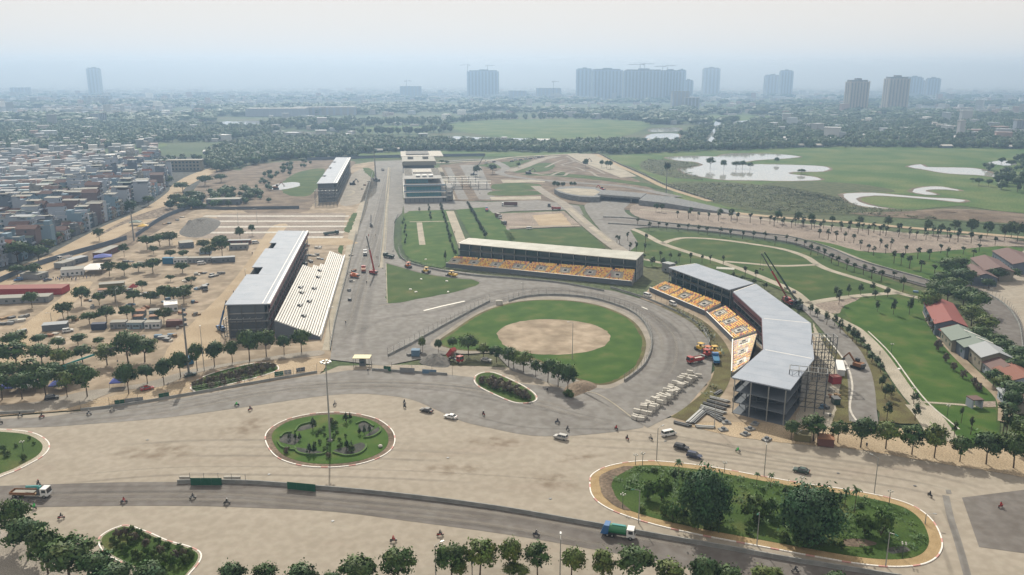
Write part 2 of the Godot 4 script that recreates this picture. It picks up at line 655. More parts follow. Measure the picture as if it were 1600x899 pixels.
	for p in [["panel_green", 0.012, 0.085, 0.05], ["panel_blue", 0.10, 0.17, 0.25], ["canvas_blue", 0.06, 0.08, 0.30], ["canvas_white", 0.62, 0.62, 0.62], ["canvas_cream", 0.62, 0.58, 0.38], ["container_red", 0.30, 0.035, 0.04],
			["container_blue", 0.025, 0.13, 0.24], ["container_grey", 0.19, 0.20, 0.21], ["container_brown", 0.12, 0.055, 0.045], ["container_navy", 0.04, 0.05, 0.085], ["cabin_white", 0.50, 0.52, 0.54], ["cabin_blue", 0.22, 0.30, 0.36], ["olive", 0.13, 0.12, 0.06],
			["rust", 0.21, 0.10, 0.05], ["tin_cream", 0.211, 0.209, 0.188], ["tile_red", 0.170, 0.064, 0.043], ["tile_dark", 0.11, 0.065, 0.06], ["tin_green", 0.14, 0.175, 0.155], ["tin_red", 0.19, 0.055, 0.048], ["tin_grey", 0.26, 0.28, 0.30], ["render_white", 0.292, 0.331, 0.394],
			["render_grey", 0.099, 0.123, 0.162], ["render_blue", 0.149, 0.227, 0.297], ["render_pink", 0.146, 0.108, 0.112], ["render_cream", 0.198, 0.184, 0.149], ["render_dark", 0.10, 0.115, 0.135], ["timber", 0.24, 0.16, 0.085], ["skin", 0.32, 0.18, 0.11], ["cloth_dark", 0.03, 0.032, 0.04],
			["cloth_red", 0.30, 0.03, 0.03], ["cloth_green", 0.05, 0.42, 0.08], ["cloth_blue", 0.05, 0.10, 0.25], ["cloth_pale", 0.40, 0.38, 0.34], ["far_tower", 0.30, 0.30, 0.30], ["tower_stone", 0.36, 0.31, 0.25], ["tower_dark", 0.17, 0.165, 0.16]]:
		mat(p[0], lin(p[1], p[2], p[3]), 0.75)
	# plants: each leaf has its own green in its vertex colour
	var leaf := mat("leaf", Color(1, 1, 1), 0.65)
	leaf.vertex_color_use_as_albedo = true
	leaf.backlight_enabled = true
	leaf.backlight = Color(0.45, 0.5, 0.25)
	var tinted := mat("tinted", Color(1, 1, 1), 0.75)
	tinted.vertex_color_use_as_albedo = true
	ground_mat("bark", noise_tex(0.04, lin(0.06, 0.045, 0.032), lin(0.13, 0.10, 0.075), 256, 4, 41), 3, null, 1)
	ground_mat("hedge", noise_tex(0.05, lin(0.05, 0.09, 0.03), lin(0.085, 0.15, 0.04), 256, 4, 42), 6, null, 1)

# ---------------------------------------------------------------- the setting

func ground() -> void:
	var mb := MB.new()
	for i in range(-8, 8):
		for j in range(0, 16):
			var a := Vector2(i * 2500.0, 1500 - j * 2000.0)
			mb.quad(v3(a), v3(a + Vector2(2500, 0)), v3(a + Vector2(2500, -2000)), v3(a + Vector2(0, -2000)), Vector3.UP)
	struct("ground", "scrubby green and brown plain reaching the hazy horizon", mb, M.scrub).position.y = -0.3

	# far hills, hardly more than a darker rim in the haze
	var hb := MB.new()
	var rng := RandomNumberGenerator.new()
	rng.seed = 5
	var fn := FastNoiseLite.new()
	fn.seed = 8
	fn.frequency = 0.0006
	var prev := []
	for i in 61:
		var x := -13000.0 + i * 433.0
		var h := 30.0 + 190.0 * maxf(0.0, fn.get_noise_1d(x) + 0.15)
		var row := [Vector3(x, 0, -14500), Vector3(x, h * 0.7, -15000), Vector3(x, h, -15600), Vector3(x, 0, -16600)]
		if prev:
			for k in 3:
				hb.quad(prev[k], row[k], row[k + 1], prev[k + 1], Vector3(0, 1, 0.5 if k < 2 else -1.0))
		prev = row
	struct("hills", "low blue hills on the far horizon", hb, M.scrub)

	# wetland on the far side
	sheet("marsh_land", "flat green wetland beyond the circuit", smooth(ln([126.2,-1163,198.8,-1223,296.3,-1277,521,-1349,702,-1337,913,-1312,540.9,-686.6,426.6,-676.5,393.6,-715,323,-683.2,286.7,-686.6,253,-715,207.5,-693.5,157.8,-730,158.5,-845,152,-1029]), true, 3), 0.0, M.marsh)
	sheet("scrub_land", "brown scrub strip between the wetland and the pale site road", smooth(ln([163.2,-871,221.6,-887,277.4,-845,308.1,-770,306.5,-715,340.2,-697,378.6,-686.6,422,-660.4,396.6,-618.8,334.7,-641.9,278.7,-666.7,213.3,-676.5,179.7,-738]), true, 3), 0.03, M.reed)
	sheet("scrub_land", "brown reed bed on the near shore of the large pond", smooth(ln([183.5,-1127,223.7,-1109,243.6,-1060,210.1,-1000,213,-910,174.7,-934,160,-1029]), true, 3), 0.03, M.reed)
	sheet("scrub_land", "dry reed tongue between the two wetland streams", smooth(ln([263.7,-865,332.4,-887,374.2,-855,378.6,-806,334.4,-806,314.8,-788,310.3,-746,266.2,-754]), true, 3), 0.03, M.reed)
	for q in [
			["wide shallow pond with drowned trees", ln([218.2,-1163,225.4,-1118,243.4,-1100,245.3,-1060,224,-1029,207.5,-1014,204.6,-966,214.8,-934,232.8,-904,266.4,-898,306.6,-893,340.1,-904,340.8,-934,325.1,-959,335.4,-979,372.2,-986,391.2,-1014,393.5,-1044,362.2,-1060,323.3,-1068,296.3,-1060,305.2,-1092,340.8,-1127,377.1,-1145,408.9,-1173,389.6,-1212,345.5,-1223,314.5,-1212,290.8,-1173,265.6,-1182])],
			["long bent stream curling across the wetland", ln([319.8,-788,333.9,-797,355.7,-797,386.7,-770,415.9,-754,405.7,-738,390.5,-754,354.2,-779,329.3,-770,316.2,-746,317.7,-715,325.3,-700,306.5,-715,309,-750])],
			["hooked stream behind the bent one", ln([396.6,-810,420.2,-839,442.5,-845,446.7,-815,432.4,-825,412.2,-815,409.9,-788,397.6,-788])],
			["broken shallow water among grass", ln([503,-1044,530.6,-1068,522,-1036,551.9,-1029,575.8,-1014,553.4,-934,538.4,-947,511.5,-966,505.7,-1000,500.4,-1022])],
			["small pool on the marsh margin", ln([631.5,-1092,669.4,-1118,659.8,-1076,629.2,-1052])],
			["straight pale canal leading into the distance", ln([330.8,-1429,418.3,-1738,516,-2116,586,-2355,583.9,-2317,500.4,-2000,347.4,-1429])],
			["square fish pond in front of the far trees", ln([232.8,-1458,272.6,-1640,329.3,-1659,296.7,-1504,272.1,-1536,245,-1444])],
			["narrow fish pond behind the square one", ln([287.9,-1717,311.3,-1825,369.2,-1848,344.8,-1738])],
			["white river flats among the far trees", ln([-434.4,-1621,-462.5,-1759,-422.6,-1717,-361.4,-1678,-311.4,-1586,-366.4,-1586,-407.4,-1604])],
			["thin bright channel behind the tree belt", ln([-127.5,-1504,-122.1,-1586,-47.8,-1552,46.8,-1519,45.4,-1473,-46.4,-1504])],
			["bright reach of the far lake", ln([-800,-1973,-850,-2116,-763,-2116,-658.5,-2147,-584.2,-2116,-605.8,-1973,-702,-1947])],
			["pale building site pool beside the far stand", ln([-248.3,-845,-247.6,-871,-232.7,-882,-221.8,-855,-229.1,-825,-238.7,-820])],
			["far bright pool left of the canal", ln([514.7,-2317,538.6,-2393,467,-2057,448.2,-2000])],
			["white pool beside the trees right of the canal", ln([511.1,-1947,564.7,-2116,634.7,-2179,588.2,-2028,523.1,-1947,488,-1825])]]:
		sheet("pond_water", q[0], smooth(q[1], true, 4), 0.10, M.water)
		clearings.append(q[1])
		if q[0].contains("pond") or q[0].contains("stream") or q[0].contains("water"):
			sheet("scrub_land", "muddy bank round the %s" % q[0], grown(smooth(q[1], true, 4), 4.0), 0.06, M.brown_soil)
	for q in [
			["pale green field beyond the tree belt", ln([-164.4,-1947,-66.8,-2179,172.1,-2246,340.8,-2116,267.3,-1738,162.3,-1504,68.2,-1473,-49.4,-1604])],
			["light green field left of the long stand", ln([-618.6,-1312,-621,-1375,-595.2,-1415,-564.8,-1349,-558.1,-1266])],
			["dark green field behind the fish ponds", ln([476.3,-2393,757,-2474,718,-2179,503,-2116])],
			["mown field beyond the circuit fence", ln([-209.7,-1127,-143.1,-1154,92.3,-1192,100.2,-1233,-97.9,-1266,-227.2,-1223])],
			["long green field between the tree belts", ln([-369.2,-1848,-239.1,-1947,-142,-1848,-264.2,-1717])]]:
		sheet("field", q[0], smooth(q[1], true, 3), 0.02, M.marsh)
		clearings.append(q[1])

	# building site on the left
	sheet("town_ground", "dull brown ground between the town houses", ln([-302.9,-388.7,-282.3,-405.6,-286.8,-463.9,-288.1,-523.6,-293.8,-618.8,-319.1,-815,-364,-1029,-417.1,-1145,-567.9,-1223,-677.9,-1182,-839,-1127]), -0.1, M.town_soil)
	sheet("town_ground", "brown edge of the building site by the town", ln([-285.6,-400.6,-280.2,-472.1,-281.8,-553.6,-303.6,-715,-315.5,-806,-376,-1029,-314.7,-986,-239.8,-806,-191.8,-638.9,-248.5,-440.8,-263,-366.8]), -0.05, M.brown_soil)
	sheet("site_ground", "tan dusty building site on the left", ln([-180.9,-249.7,-171.5,-254.9,-146.4,-260.4,-108.5,-276.8,-73.4,-295.2,-73,-311.3,-85.2,-388.7,-98.7,-489.4,-123.3,-686.6,-171.2,-1060,-184.1,-1109,-200.4,-1076,-248,-1029,-276.5,-959,-282.2,-882,-263.9,-730,-270.4,-686.6,-263.4,-618.8,-255,-538.2,-260.6,-485.8,-269.4,-452.9,-279.1,-400.6]), 0.0, M.dust)
	sheet("soil", "brown bare soil around the far stand", smooth(ln([-336,-1029,-313.6,-1092,-262.1,-1127,-213.4,-1109,-201.6,-1029,-189.3,-806,-173.1,-686.6,-200.8,-670,-227.2,-686.6,-277.7,-806]), true, 3), 0.03, M.brown_soil)
	sheet("lawn", "green lawn left of the far stand", smooth(ln([-247.8,-882,-253.3,-986,-231.9,-1014,-206.5,-882,-193.4,-783,-210.7,-779,-229.7,-815]), true, 3), 0.06, M.lawn)
	sheet("road", "dirt road between the town and the site wall", smooth(ln([-285.6,-410.7,-297.9,-463.9,-294.9,-498.5,-301.4,-549.1,-310.9,-618.8,-317,-700,-339.5,-806,-355.5,-855,-373.6,-959,-374.2,-1076,-362.8,-1092,-358.4,-1029,-343.6,-898,-328.6,-815,-301.7,-754,-286.7,-686.6,-282.8,-610.5,-275.5,-531.9,-272.6,-472.1,-273.7,-423.9,-264,-377.4]), true, 3), 0.05, M.sand)
	sheet("rubble_ground", "rubble strip along the dirt road", smooth(ln([-293,-567.4,-298.9,-630.1,-280.3,-660.4,-285.4,-704,-301.2,-730,-305.8,-693.5,-307,-647.9,-300.5,-597.2]), true, 3), 0.08, M.rubble)
	sheet("road", "tan haul road beside the blue roofed stand", smooth(ln([-140.7,-312.9,-147.5,-361.6,-152.6,-419.8,-163.4,-498.5,-178.5,-584.5,-182.1,-618.8,-171.4,-618.8,-162.9,-538.2,-150.8,-463.9,-140.8,-394.6,-130.8,-351.8,-120,-312.9]), true, 3), 0.06, M.sand)
	sheet("road", "tan cross road behind the long grey stand", ln([-235.2,-558.1,-161,-562.7,-117.2,-567.4,-104.8,-549.1,-111.9,-540.4,-161.6,-549.1,-228,-540.4]), 0.08, M.sand)
	sheet("road", "diagonal tan track in the cabin yard", smooth(ln([-214.3,-312.9,-224.2,-361.6,-232.5,-410.7,-238.4,-435,-231.1,-437.9,-218.9,-391,-205,-337.9,-194.7,-301.6]), true, 3), 0.06, M.sand)
	for i in 5:
		var y0: Array = [xz(-251.1,-660.4), xz(-132.9,-660.4), xz(-244.3,-636), xz(-129.2,-636), xz(-237.8,-610.5), xz(-125.7,-613.3), xz(-232.8,-587), xz(-122.5,-589.5), xz(-166.5,-569.8), xz(-119.5,-569.8)]
		var a: Vector2 = y0[i * 2]
		var b: Vector2 = y0[i * 2 + 1]
		ribbon("path", "pale concrete strip, %s from the far edge of the parking ground" % nth(i + 1), PackedVector2Array([a, b]), 6.0, 0.09, M.kerb)
	sheet("parking_ground", "grey gravel parking ground with pale strips", ln([-241.5,-673.2,-138.6,-676.5,-120.9,-574.6,-165.5,-562.7,-223.1,-567.4]), 0.05, M.pink_soil)
	sheet("verge", "narrow green verge left of the main straight", ln([-123.9,-592.1,-132.8,-676.5,-129.1,-676.5,-118.2,-587]), 0.06, M.lawn)
	sheet("verge", "narrow green verge above the white terraces", ln([-113.2,-519.6,-118.9,-560.4,-115.8,-560.4,-109.1,-511.7]), 0.06, M.lawn)
	sheet("path", "pale pavement left of the main straight", ln([-78.8,-322.5,-85,-361.6,-105.5,-504.1,-118.7,-587,-130.1,-676.5,-154.9,-882,-149.4,-882,-123.3,-686.6,-112.6,-592.1,-101.1,-504.1,-85.3,-386.4,-75.4,-322.5]), 0.05, M.concrete)
	sheet("apron", "pale fan shaped apron beside the far stand", smooth(ln([-185.7,-934,-184,-1029,-162.8,-973,-133.8,-806,-137.7,-730,-152.2,-722,-171,-825]), true, 3), 0.05, M.paving)
	sheet("verge", "green corner behind the pale apron", smooth(ln([-184.6,-1014,-176.3,-1022,-159.9,-959,-158.2,-922]), true, 3), 0.08, M.lawn)
	ribbon("path", "white hairpin path on the pale apron", smooth(ln([-169.7,-815,-160.8,-815,-155,-801,-155.7,-779,-160.7,-770])), 2.5, 0.10, M.concrete)
	# roadside verge with the trees
	sheet("verge", "sandy verge under the roadside trees", ln([-187.9,-260.4,-176.1,-262.6,-149.8,-267.2,-119.6,-287.7,-97,-309.1,-77.4,-312.9,-74.3,-312.9,-72.8,-298.1,-109,-278.1,-146.6,-261,-171.5,-254.9,-182.6,-252.3]), 0.06, M.sand)
	sheet("slip_road", "grey slip road beside the left hedge island", smooth(ln([-152.9,-260.4,-143.1,-276.8,-128.8,-281.2,-122.1,-294.5,-106.5,-306.8,-95.1,-311.3,-78.2,-316,-80.1,-322.5,-98.5,-314.4,-124,-299.5,-137.2,-284.5,-154.7,-276.8,-165.5,-267.2,-187.9,-260.4,-184.3,-254.9]), true, 3), 0.09, M.paving)

	# great plaza in front
	sheet("plaza", "wide pale sandy road junction", ln([-192.1,-247.7,-170.8,-253.9,-145.8,-259.3,-108.5,-276.8,-73.4,-295.2,-67.9,-303.8,-50.5,-305.3,-15.1,-303.8,0,-301.6,23.4,-280.6,41.8,-247.7,55.7,-254.9,87.7,-235.1,122.2,-224,159.7,-206.3,115.9,-124.9,-139.1,-124.9]), 0.0, M.plaza)
	sheet("road", "grey dusty road band along the upper barrier", smooth(ln([-181.6,-250.7,-169.8,-252.3,-155.9,-253.9,-145.5,-258.7,-124.7,-266.1,-107.8,-275,-90.3,-285.8,-73.1,-293.9,-59.5,-299.5,-39.5,-298.1,-19.4,-292.5,0,-285.8,16.4,-280.6,25.4,-276.8,34.9,-260.4,42.8,-247.7,38.1,-243.7,20.2,-239.3,6.1,-239.3,-6.2,-244.6,-16.9,-250.7,-26.2,-260.4,-36.1,-269.6,-48,-273.8,-59.5,-274.4,-72.4,-270.7,-88.4,-263.8,-115.1,-253.4,-138.1,-248.2,-153.4,-245.6,-177.6,-244.6]), false, 3), 0.05, M.asphalt)
	sheet("road", "dark lower road curving past the front", smooth(ln([-155.7,-205.5,-142,-206.3,-126.6,-207.4,-107.5,-208.5,-84.2,-208.5,-71.3,-207.4,-54.7,-204.8,-41.9,-202.7,-27.6,-199.8,-13.6,-196.4,0,-192.5,13.1,-188,25.7,-183.7,39.2,-179,52.2,-174.6,65.9,-169.7,76.6,-166.4,89.5,-162.4,73.9,-155.9,50.6,-162.9,34.5,-169.7,24.4,-173.2,0,-181.1,-26.1,-187.7,-46.8,-192.5,-67.4,-194.4,-84.6,-195.4,-105,-195.4,-124.9,-194.8,-147.6,-193.4]), false, 3), 0.05, M.asphalt_new)
	sheet("road", "new dark asphalt patch at the right edge", ln([121.4,-199.8,140.7,-204.1,164.6,-208.1,141.6,-166.7,122,-173.2,112.8,-175.9]), 0.05, M.asphalt_new)
	sheet("gravel_ground", "grey gravel lot under the corner trees", smooth(ln([-142.4,-185.5,-128,-183.1,-117.5,-177.3,-102.5,-167.9,-97,-154.8,-121.7,-150.4]), true, 3), 0.05, M.paving)
	sheet("drain_grate", "square drain grate in the paving beyond the big island", ln([119.2,-204.1,120.6,-204.1,119.7,-201.9,118.3,-201.9]), 0.062, M.asphalt)
	ribbon("road_seam", "dark mended trench crossing the right end of the plaza", smooth(ln([117.6,-200.9,112.9,-189.3,108.6,-177.3,103.7,-164.2,101,-157])), 1.7, 0.066, M.asphalt)
	# swept curves that wheels left in the dust
	var k := 0
	for q in [ln([-121.4,-230.5,-107.6,-235.1,-92,-230.5,-95.3,-223.6,-109.4,-221.1,-122,-223.6]), ln([18.3,-202.7,8.8,-204.4,1.8,-211.9,11,-214.6,19.1,-211.9]), ln([-19.9,-235.1,-8.1,-239.8,6,-235.1,-2,-230.5]), ln([15,-219.8,28.8,-225.3,19.3,-227,11.4,-223.6]), ln([-96.2,-242.2,-85.7,-254.9,-77.8,-249.7,-85.7,-235.1]), ln([-29.6,-215.8,-15.1,-221.9,-3.7,-217,-18.2,-211.9])]:
		soft_sheet("dust_stain", "brownish dust stain on the junction, %s of six" % nth(k + 1), smooth(q, true, 5), 0.03 + 0.004 * k, M.stain)
		k += 1
	k = 0
	for q in [ln([-64.9,-278.1,-46.8,-281.2,-23.1,-276.8,0,-264.9,21.4,-254.9]), ln([-91.2,-273.1,-75.1,-281.9,-57,-285.8,-33.1,-284.5,-9.3,-278.1,13.5,-268.4]), ln([-138.7,-200.9,-104.8,-202.7,-69.4,-200.9,-33.9,-195.8,0,-187.7,31.1,-177.3]), ln([-136.6,-197.4,-102.9,-198.5,-68.3,-197.4,-33.3,-191.8,0,-183.7,30.6,-174]), ln([113.6,-195.8,110.4,-183.1,106.8,-171.9,102.8,-161.7]), ln([109.4,-192.5,105.9,-183.1,102.7,-171.9,99.8,-162.9]), ln([-21.8,-260.4,4.1,-245.6,32.9,-243.7,59.8,-235.1,91.6,-213.8])]:
		soft_ribbon("tyre_marks", "faint dark tyre streak on the road, %s of seven" % nth(k + 1), smooth(q), 2.2 if k < 4 else 1.6, 0.075 + 0.004 * k, M.streak)
		k += 1


# long faint streaks that traffic draws along a road
func streaks(where: String, line: PackedVector2Array, offsets: Array, y: float, seed_: int) -> void:
	var rng := RandomNumberGenerator.new()
	rng.seed = seed_
	for i in offsets.size():
		var l := shifted(line, offsets[i])
		var n := l.size()
		var a := rng.randi_range(0, n / 3)
		var b := rng.randi_range(n * 2 / 3, n)
		soft_ribbon("tyre_marks", "%s streak along the %s, %s from its edge" % [["dark", "pale"][i % 2], where, nth(i + 1)], l.slice(a, b), rng.randf_range(0.9, 2.4), y + 0.003 * i, M[["streak", "pale_streak"][i % 2]])


func track() -> void:
	sheet("track", "grey asphalt of the main straight and the great bend", ln([-73,-311.3,-80.7,-356.6,-89.5,-419.8,-101.4,-507.9,-119.1,-633.1,-141.8,-801,-165.8,-986,-184.1,-1109,-139.8,-1127,-128,-1029,-132.5,-1014,-114.3,-855,-96.5,-722,-91.7,-676.5,-92.4,-638.9,-83.4,-567.4,-78,-531.9,-70.4,-500.3,-62.2,-485.8,-41.5,-470.5,-14.7,-456,14.3,-443.8,38.1,-429.4,54.3,-419.8,65.5,-404.3,76.5,-384.1,82.4,-367.8,85.3,-352.7,84.3,-333.4,81.1,-312.9,74.8,-289.8,59.6,-261.5,43.9,-245.1,34.9,-260.4,24.2,-276.8,18.7,-280.6,0,-298.1,-8,-322.5,-21,-319.2,-28.7,-316.8,-50.3,-303.8]), 0.05, M.asphalt)
	# streaks of rubber and dust run with the racing line
	var k := 0
	for q in [ln([-69.7,-312.9,-75.3,-366.8,-87.1,-472.1,-107.4,-654.1,-131,-855,-154.7,-1060]), ln([-62,-312.9,-68.7,-366.8,-79.1,-456,-92.2,-572.2]), ln([-45.4,-347,-19.5,-400.6,17.2,-426.6,49,-403.1,68.7,-366.8,70,-324.9,61.6,-291.1,45.9,-260.4]), ln([-53.5,-324.9,-24.6,-377.4,10.1,-418.5,43.4,-413.2,65.4,-383,69.3,-337.9,61.2,-301.6,45,-269]), ln([-72,-337.9,-59.8,-366.8,-34.2,-383,-6.8,-419.8,27.4,-423.9]), ln([-41.5,-314.4,-12.6,-388.7,27.1,-419.8,57.4,-393.4,76.2,-337.9,70.2,-305.3,50.2,-260.4])]:
		soft_ribbon("rubber_line", "dark rubbered line on the track, %s of six" % nth(k + 1), smooth(q, false, 8), [7.0, 5.0, 6.0, 4.0, 4.5, 5.0][k], 0.075 + 0.004 * k, M.streak)
		k += 1
	ribbon("path", "pale strip between the straight and the pit lane", ln([-77.9,-473.8,-88.7,-558.1,-113.6,-738,-153.6,-1029]), 3.2, 0.12, M.concrete)
	ribbon("track_marking", "white painted line at the pit exit", ln([-42.8,-381.9,-34.8,-389.9,-23.9,-399.4]), 1.3, 0.12, M.road_white)
	ribbon("track_marking", "white grid line by the triangular lawn", ln([-66,-391,-60,-393.4]), 0.5, 0.12, M.concrete)
	ribbon("track_marking", "white edge line along the triangular lawn", ln([-76.6,-485.8,-62.6,-395.8]), 0.45, 0.12, M.concrete)
	ribbon("track_marking", "thin pale seam where the bend meets the road", smooth(ln([26.5,-276.8,30.9,-273.8,35.5,-264.9,40.3,-252.3])), 0.5, 0.12, M.concrete)
	ribbon("track_marking", "white dashes in the outer bend", ln([64,-388.7,66.2,-384.1]), 0.8, 0.12, M.road_white)
	# lawns inside the circuit
	sheet("lawn", "triangular lawn beside the main straight", smooth(ln([-76.6,-485.8,-74.8,-484.1,-68.3,-478.9,-60.4,-470.5,-39.9,-451.3,-23.3,-445.3,-18.5,-440.8,-20.1,-430.8,-33.5,-414.5,-49,-403.1,-62.1,-394.6,-67.5,-426.6]), true, 2), 0.10, M.lawn)
	ribbon("gravel_edge", "dark drain edge above the triangular lawn", smooth(ln([-76.9,-487.6,-66.9,-477.2,-51.8,-460.7,-36.3,-451.3,-23.4,-446.8,-17.7,-439.4])), 1.6, 0.13, M.asphalt_new)
	var oval := smooth(ln([-30,-332.6,-24.4,-350.8,-13.8,-377.4,0,-394.6,16.2,-400.6,33.8,-397,46.8,-384.1,54.9,-363.7,56.2,-339.6,53.4,-320.8,47.5,-302.4,39.7,-289.8,32.7,-284.5,24.2,-291.1,15.1,-305.3,5.2,-316,-8,-322.5,-21.3,-324.1]), true, 5)
	sheet("path", "pale walk ringing the oval lawn", smooth(ln([-34.6,-329.1,-28.7,-350.8,-17,-379.6,-1.6,-399.4,16.5,-408.1,36,-404.3,51.3,-389.9,59.8,-366.8,60.1,-339.6,56.8,-319.2,50.3,-300.9,41.6,-285.8,33.7,-279.3,23.9,-287.1,14.9,-300.9,5.2,-312.9,-7.9,-319.2,-22.3,-318.4]), true, 5), 0.09, M.paving)
	sheet("soil", "brown edge of the oval lawn", grown(oval, 1.6), 0.115, M.dry_grass)
	sheet("lawn", "bright green oval lawn inside the bend", oval, 0.14, M.bright_lawn)
	sheet("sand_disc", "round sandy clearing on the oval lawn", smooth(ln([-6.5,-345.1,-2.9,-356.6,5.9,-364.7,19.4,-366.8,33.9,-361.6,41.6,-350.8,42.7,-340.6,39.1,-328.3,30.3,-320,18.3,-316.8,5.3,-319.2,-2.7,-327.4]), true, 5), 0.17, M.dust)
	# park between the straight and the stands
	sheet("lawn", "large park lawn left of the white diagonal path", ln([-87.3,-638.9,-89.2,-673.2,-86.5,-686.6,-54.6,-693.5,-47.8,-630.1,-37.9,-540.4,-34.1,-507.9,-36.6,-485.8,-41.8,-473.8,-50.7,-478.9,-61.1,-493,-69.1,-515.6,-76.2,-553.6]), 0.10, M.bright_lawn)
	sheet("lawn", "park lawn right of the white diagonal path", ln([-48.1,-693.5,-22.3,-708,-9.1,-638.9,2.7,-562.7,0,-553.6,-26.2,-549.1,-37.5,-624.4]), 0.10, M.bright_lawn)
	sheet("lawn", "dull lawn behind the long central stand", ln([-6.6,-597.2,50.5,-607.8,57.3,-577,62.7,-531.9,41.2,-515.6,0,-540.4]), 0.10, M.lawn)
	sheet("soil", "brown soil yard behind the central stand", ln([-13.3,-673.2,44.4,-686.6,52.4,-613.3,-5.7,-602.5]), 0.07, M.pink_soil)
	sheet("sand_ground", "bright sand rectangle in the soil yard", ln([15.7,-663.5,41.6,-676.5,45.5,-618.8,20.5,-616]), 0.10, M.sand)
	ribbon("path", "white diagonal path through the park", ln([-52.5,-686.6,-34.1,-549.1,-28.4,-507.9]), 6.5, 0.14, M.concrete)
	ribbon("path", "white cross path on the park lawn", ln([-80.1,-633.1,-48.2,-636]), 2.6, 0.13, M.concrete)
	ribbon("path", "white stub path running down the park lawn", ln([-72.2,-630.1,-60.5,-542.5]), 4.2, 0.135, M.concrete)
	ribbon("path", "pale path behind the soil yard", ln([-2.4,-610.5,24.3,-613.3,51.2,-616]), 3.4, 0.14, M.concrete)
	sheet("road", "grey service road past the parked trucks", ln([-101.2,-754,-58.5,-746,-23.2,-738,23.5,-750,45.9,-730,59,-715,58.9,-666.7,43.7,-693.5,0,-686.6,-18,-673.2,0,-592.1,7.9,-549.1,2.6,-540.4,-9.8,-618.8,-21.8,-693.5,-54.6,-693.5,-85.7,-679.8,-88.3,-666.7]), 0.06, M.asphalt)
	sheet("road", "pale concrete road right of the pit building", ln([-92.8,-1029,-88,-1029,-52.1,-754,-62.1,-746]), 0.10, M.concrete)
	sheet("road", "grey lane of the paddock", ln([-84.8,-1029,-76.8,-1029,-40.2,-754,-49.7,-754]), 0.08, M.asphalt)
	sheet("soil", "brown strip in the paddock", ln([-75.2,-1029,-67.2,-1029,-31.9,-754,-39,-754]), 0.08, M.brown_soil)
	sheet("road", "wide grey lane of the paddock", ln([-67.5,-1060,-41.2,-1060,-14.8,-754,-30.8,-754]), 0.08, M.asphalt)
	sheet("paddock_ground", "dusty paddock ground beyond the service road", ln([-93.8,-1060,-34.9,-1127,36.3,-1173,99.4,-1223,128,-1029,149.2,-730,108.2,-686.6,73.1,-715,23.4,-746,-58.5,-746]), 0.03, M.brown_soil)
	for q in [
			["green paddock bed beside the kart loops", ln([-20.2,-860,0,-876,28.4,-865,22.6,-825,-15.4,-820])], ["second green paddock bed by the service road", ln([-22.1,-806,0,-820,25.4,-810,30.9,-788,0,-779,-22.1,-783])],
			["green slope inside the upper road bend", ln([1.6,-1029,25.1,-1076,52.2,-1084,52.8,-1029,38.4,-986,4.5,-973])], ["green verge along the upper road", ln([8.9,-953,71.9,-922,125.1,-865,154,-820,153.7,-855,113.6,-910,91.6,-940,59.8,-959])], ["green island inside the kart loop", ln([46.6,-966,61.4,-986,63.1,-953,51.6,-947])], ["green wedge behind the far paddock road", ln([-42.8,-1060,0,-1109,26.2,-1127,0,-1029,-24,-1029])]]:
		sheet("lawn", q[0], smooth(q[1], true, 3), 0.12, M.lawn)
	sheet("path", "white paved strip left of the service road", ln([-21.1,-770,27.3,-775,27.2,-754,-18.8,-750]), 0.14, M.concrete)
	sheet("path", "white paved strip beside the upper road", ln([-12.7,-904,35.3,-904,35.8,-882,-9.6,-876]), 0.14, M.concrete)
	ribbon("road", "upper circuit road sweeping to the bridge", smooth(ln([-86.1,-1109,-34.9,-1127,-8,-1029,-15.1,-973,0,-934,41.8,-893,81.6,-871,112.9,-850,135.3,-815,157.1,-770])), 11.0, 0.16, M.asphalt)
	ribbon("road", "far road along the circuit fence", smooth(ln([-133.6,-1076,-84.8,-1092,-34.7,-1118,0,-1163,46.2,-1192,99.4,-1223])), 9.0, 0.17, M.concrete)
	ribbon("road", "paddock road lined with parked cars", smooth(ln([-3.1,-986,16.2,-1044,39.3,-1127,64.1,-1182])), 14.0, 0.18, M.paving)
	for q in [
			["looping kart path, upper loop", ln([41.6,-1029,69.9,-1127,84.3,-1109,64.2,-1060,80,-1029,86,-986,61.4,-986,45.7,-947])], ["looping kart path, lower loop", ln([22.7,-973,38.4,-947,58.6,-940,68.2,-973,92.1,-986,98.3,-934,118.6,-922])], ["kart path by the sandy car park", ln([77.9,-1182,86.1,-1109,100,-1029,108.4,-959])]]:
		ribbon("path", q[0], smooth(q[1], false, 8), 3.6, 0.20, M.paving)
	sheet("car_park", "pale sandy car park beyond the kart loops", ln([79.8,-1212,121.2,-1223,133.3,-1060,142,-934,122.2,-922,108.9,-1000,90.4,-1109]), 0.15, M.concrete)
	ribbon("road", "cream fenced road along the wetland", smooth(ln([123.1,-1223,133.6,-1076,147.5,-947,156.1,-850,167.6,-792,180.6,-742])), 7.0, 0.22, M.sand)
	ribbon("road", "pale access road crossing behind the stands", smooth(ln([23.9,-850,35.4,-779,46.6,-722,56.8,-624.4,65.9,-555.8,74.5,-504.1])), 9.5, 0.20, M.paving)
	ribbon("path", "white kerb path beside the planted strip", ln([49.6,-700,57.8,-624.4]), 4.0, 0.24, M.concrete)
	ribbon("path", "white kerb path at the track entry", ln([59.5,-610.5,67.4,-553.6]), 4.0, 0.24, M.concrete)
	# infield asphalt on the right
	sheet("track", "wide grey asphalt apron under the bridge", smooth(ln([63.5,-715,74.2,-738,102.5,-746,106.1,-730,96.5,-700,95.7,-666.7,103.4,-644.9,127.3,-618.8,98.7,-607.8,87.6,-597.2,86.3,-553.6,77.3,-523.6,69.9,-531.9,65.7,-592.1,63,-654.1]), true, 2), 0.17, M.asphalt)
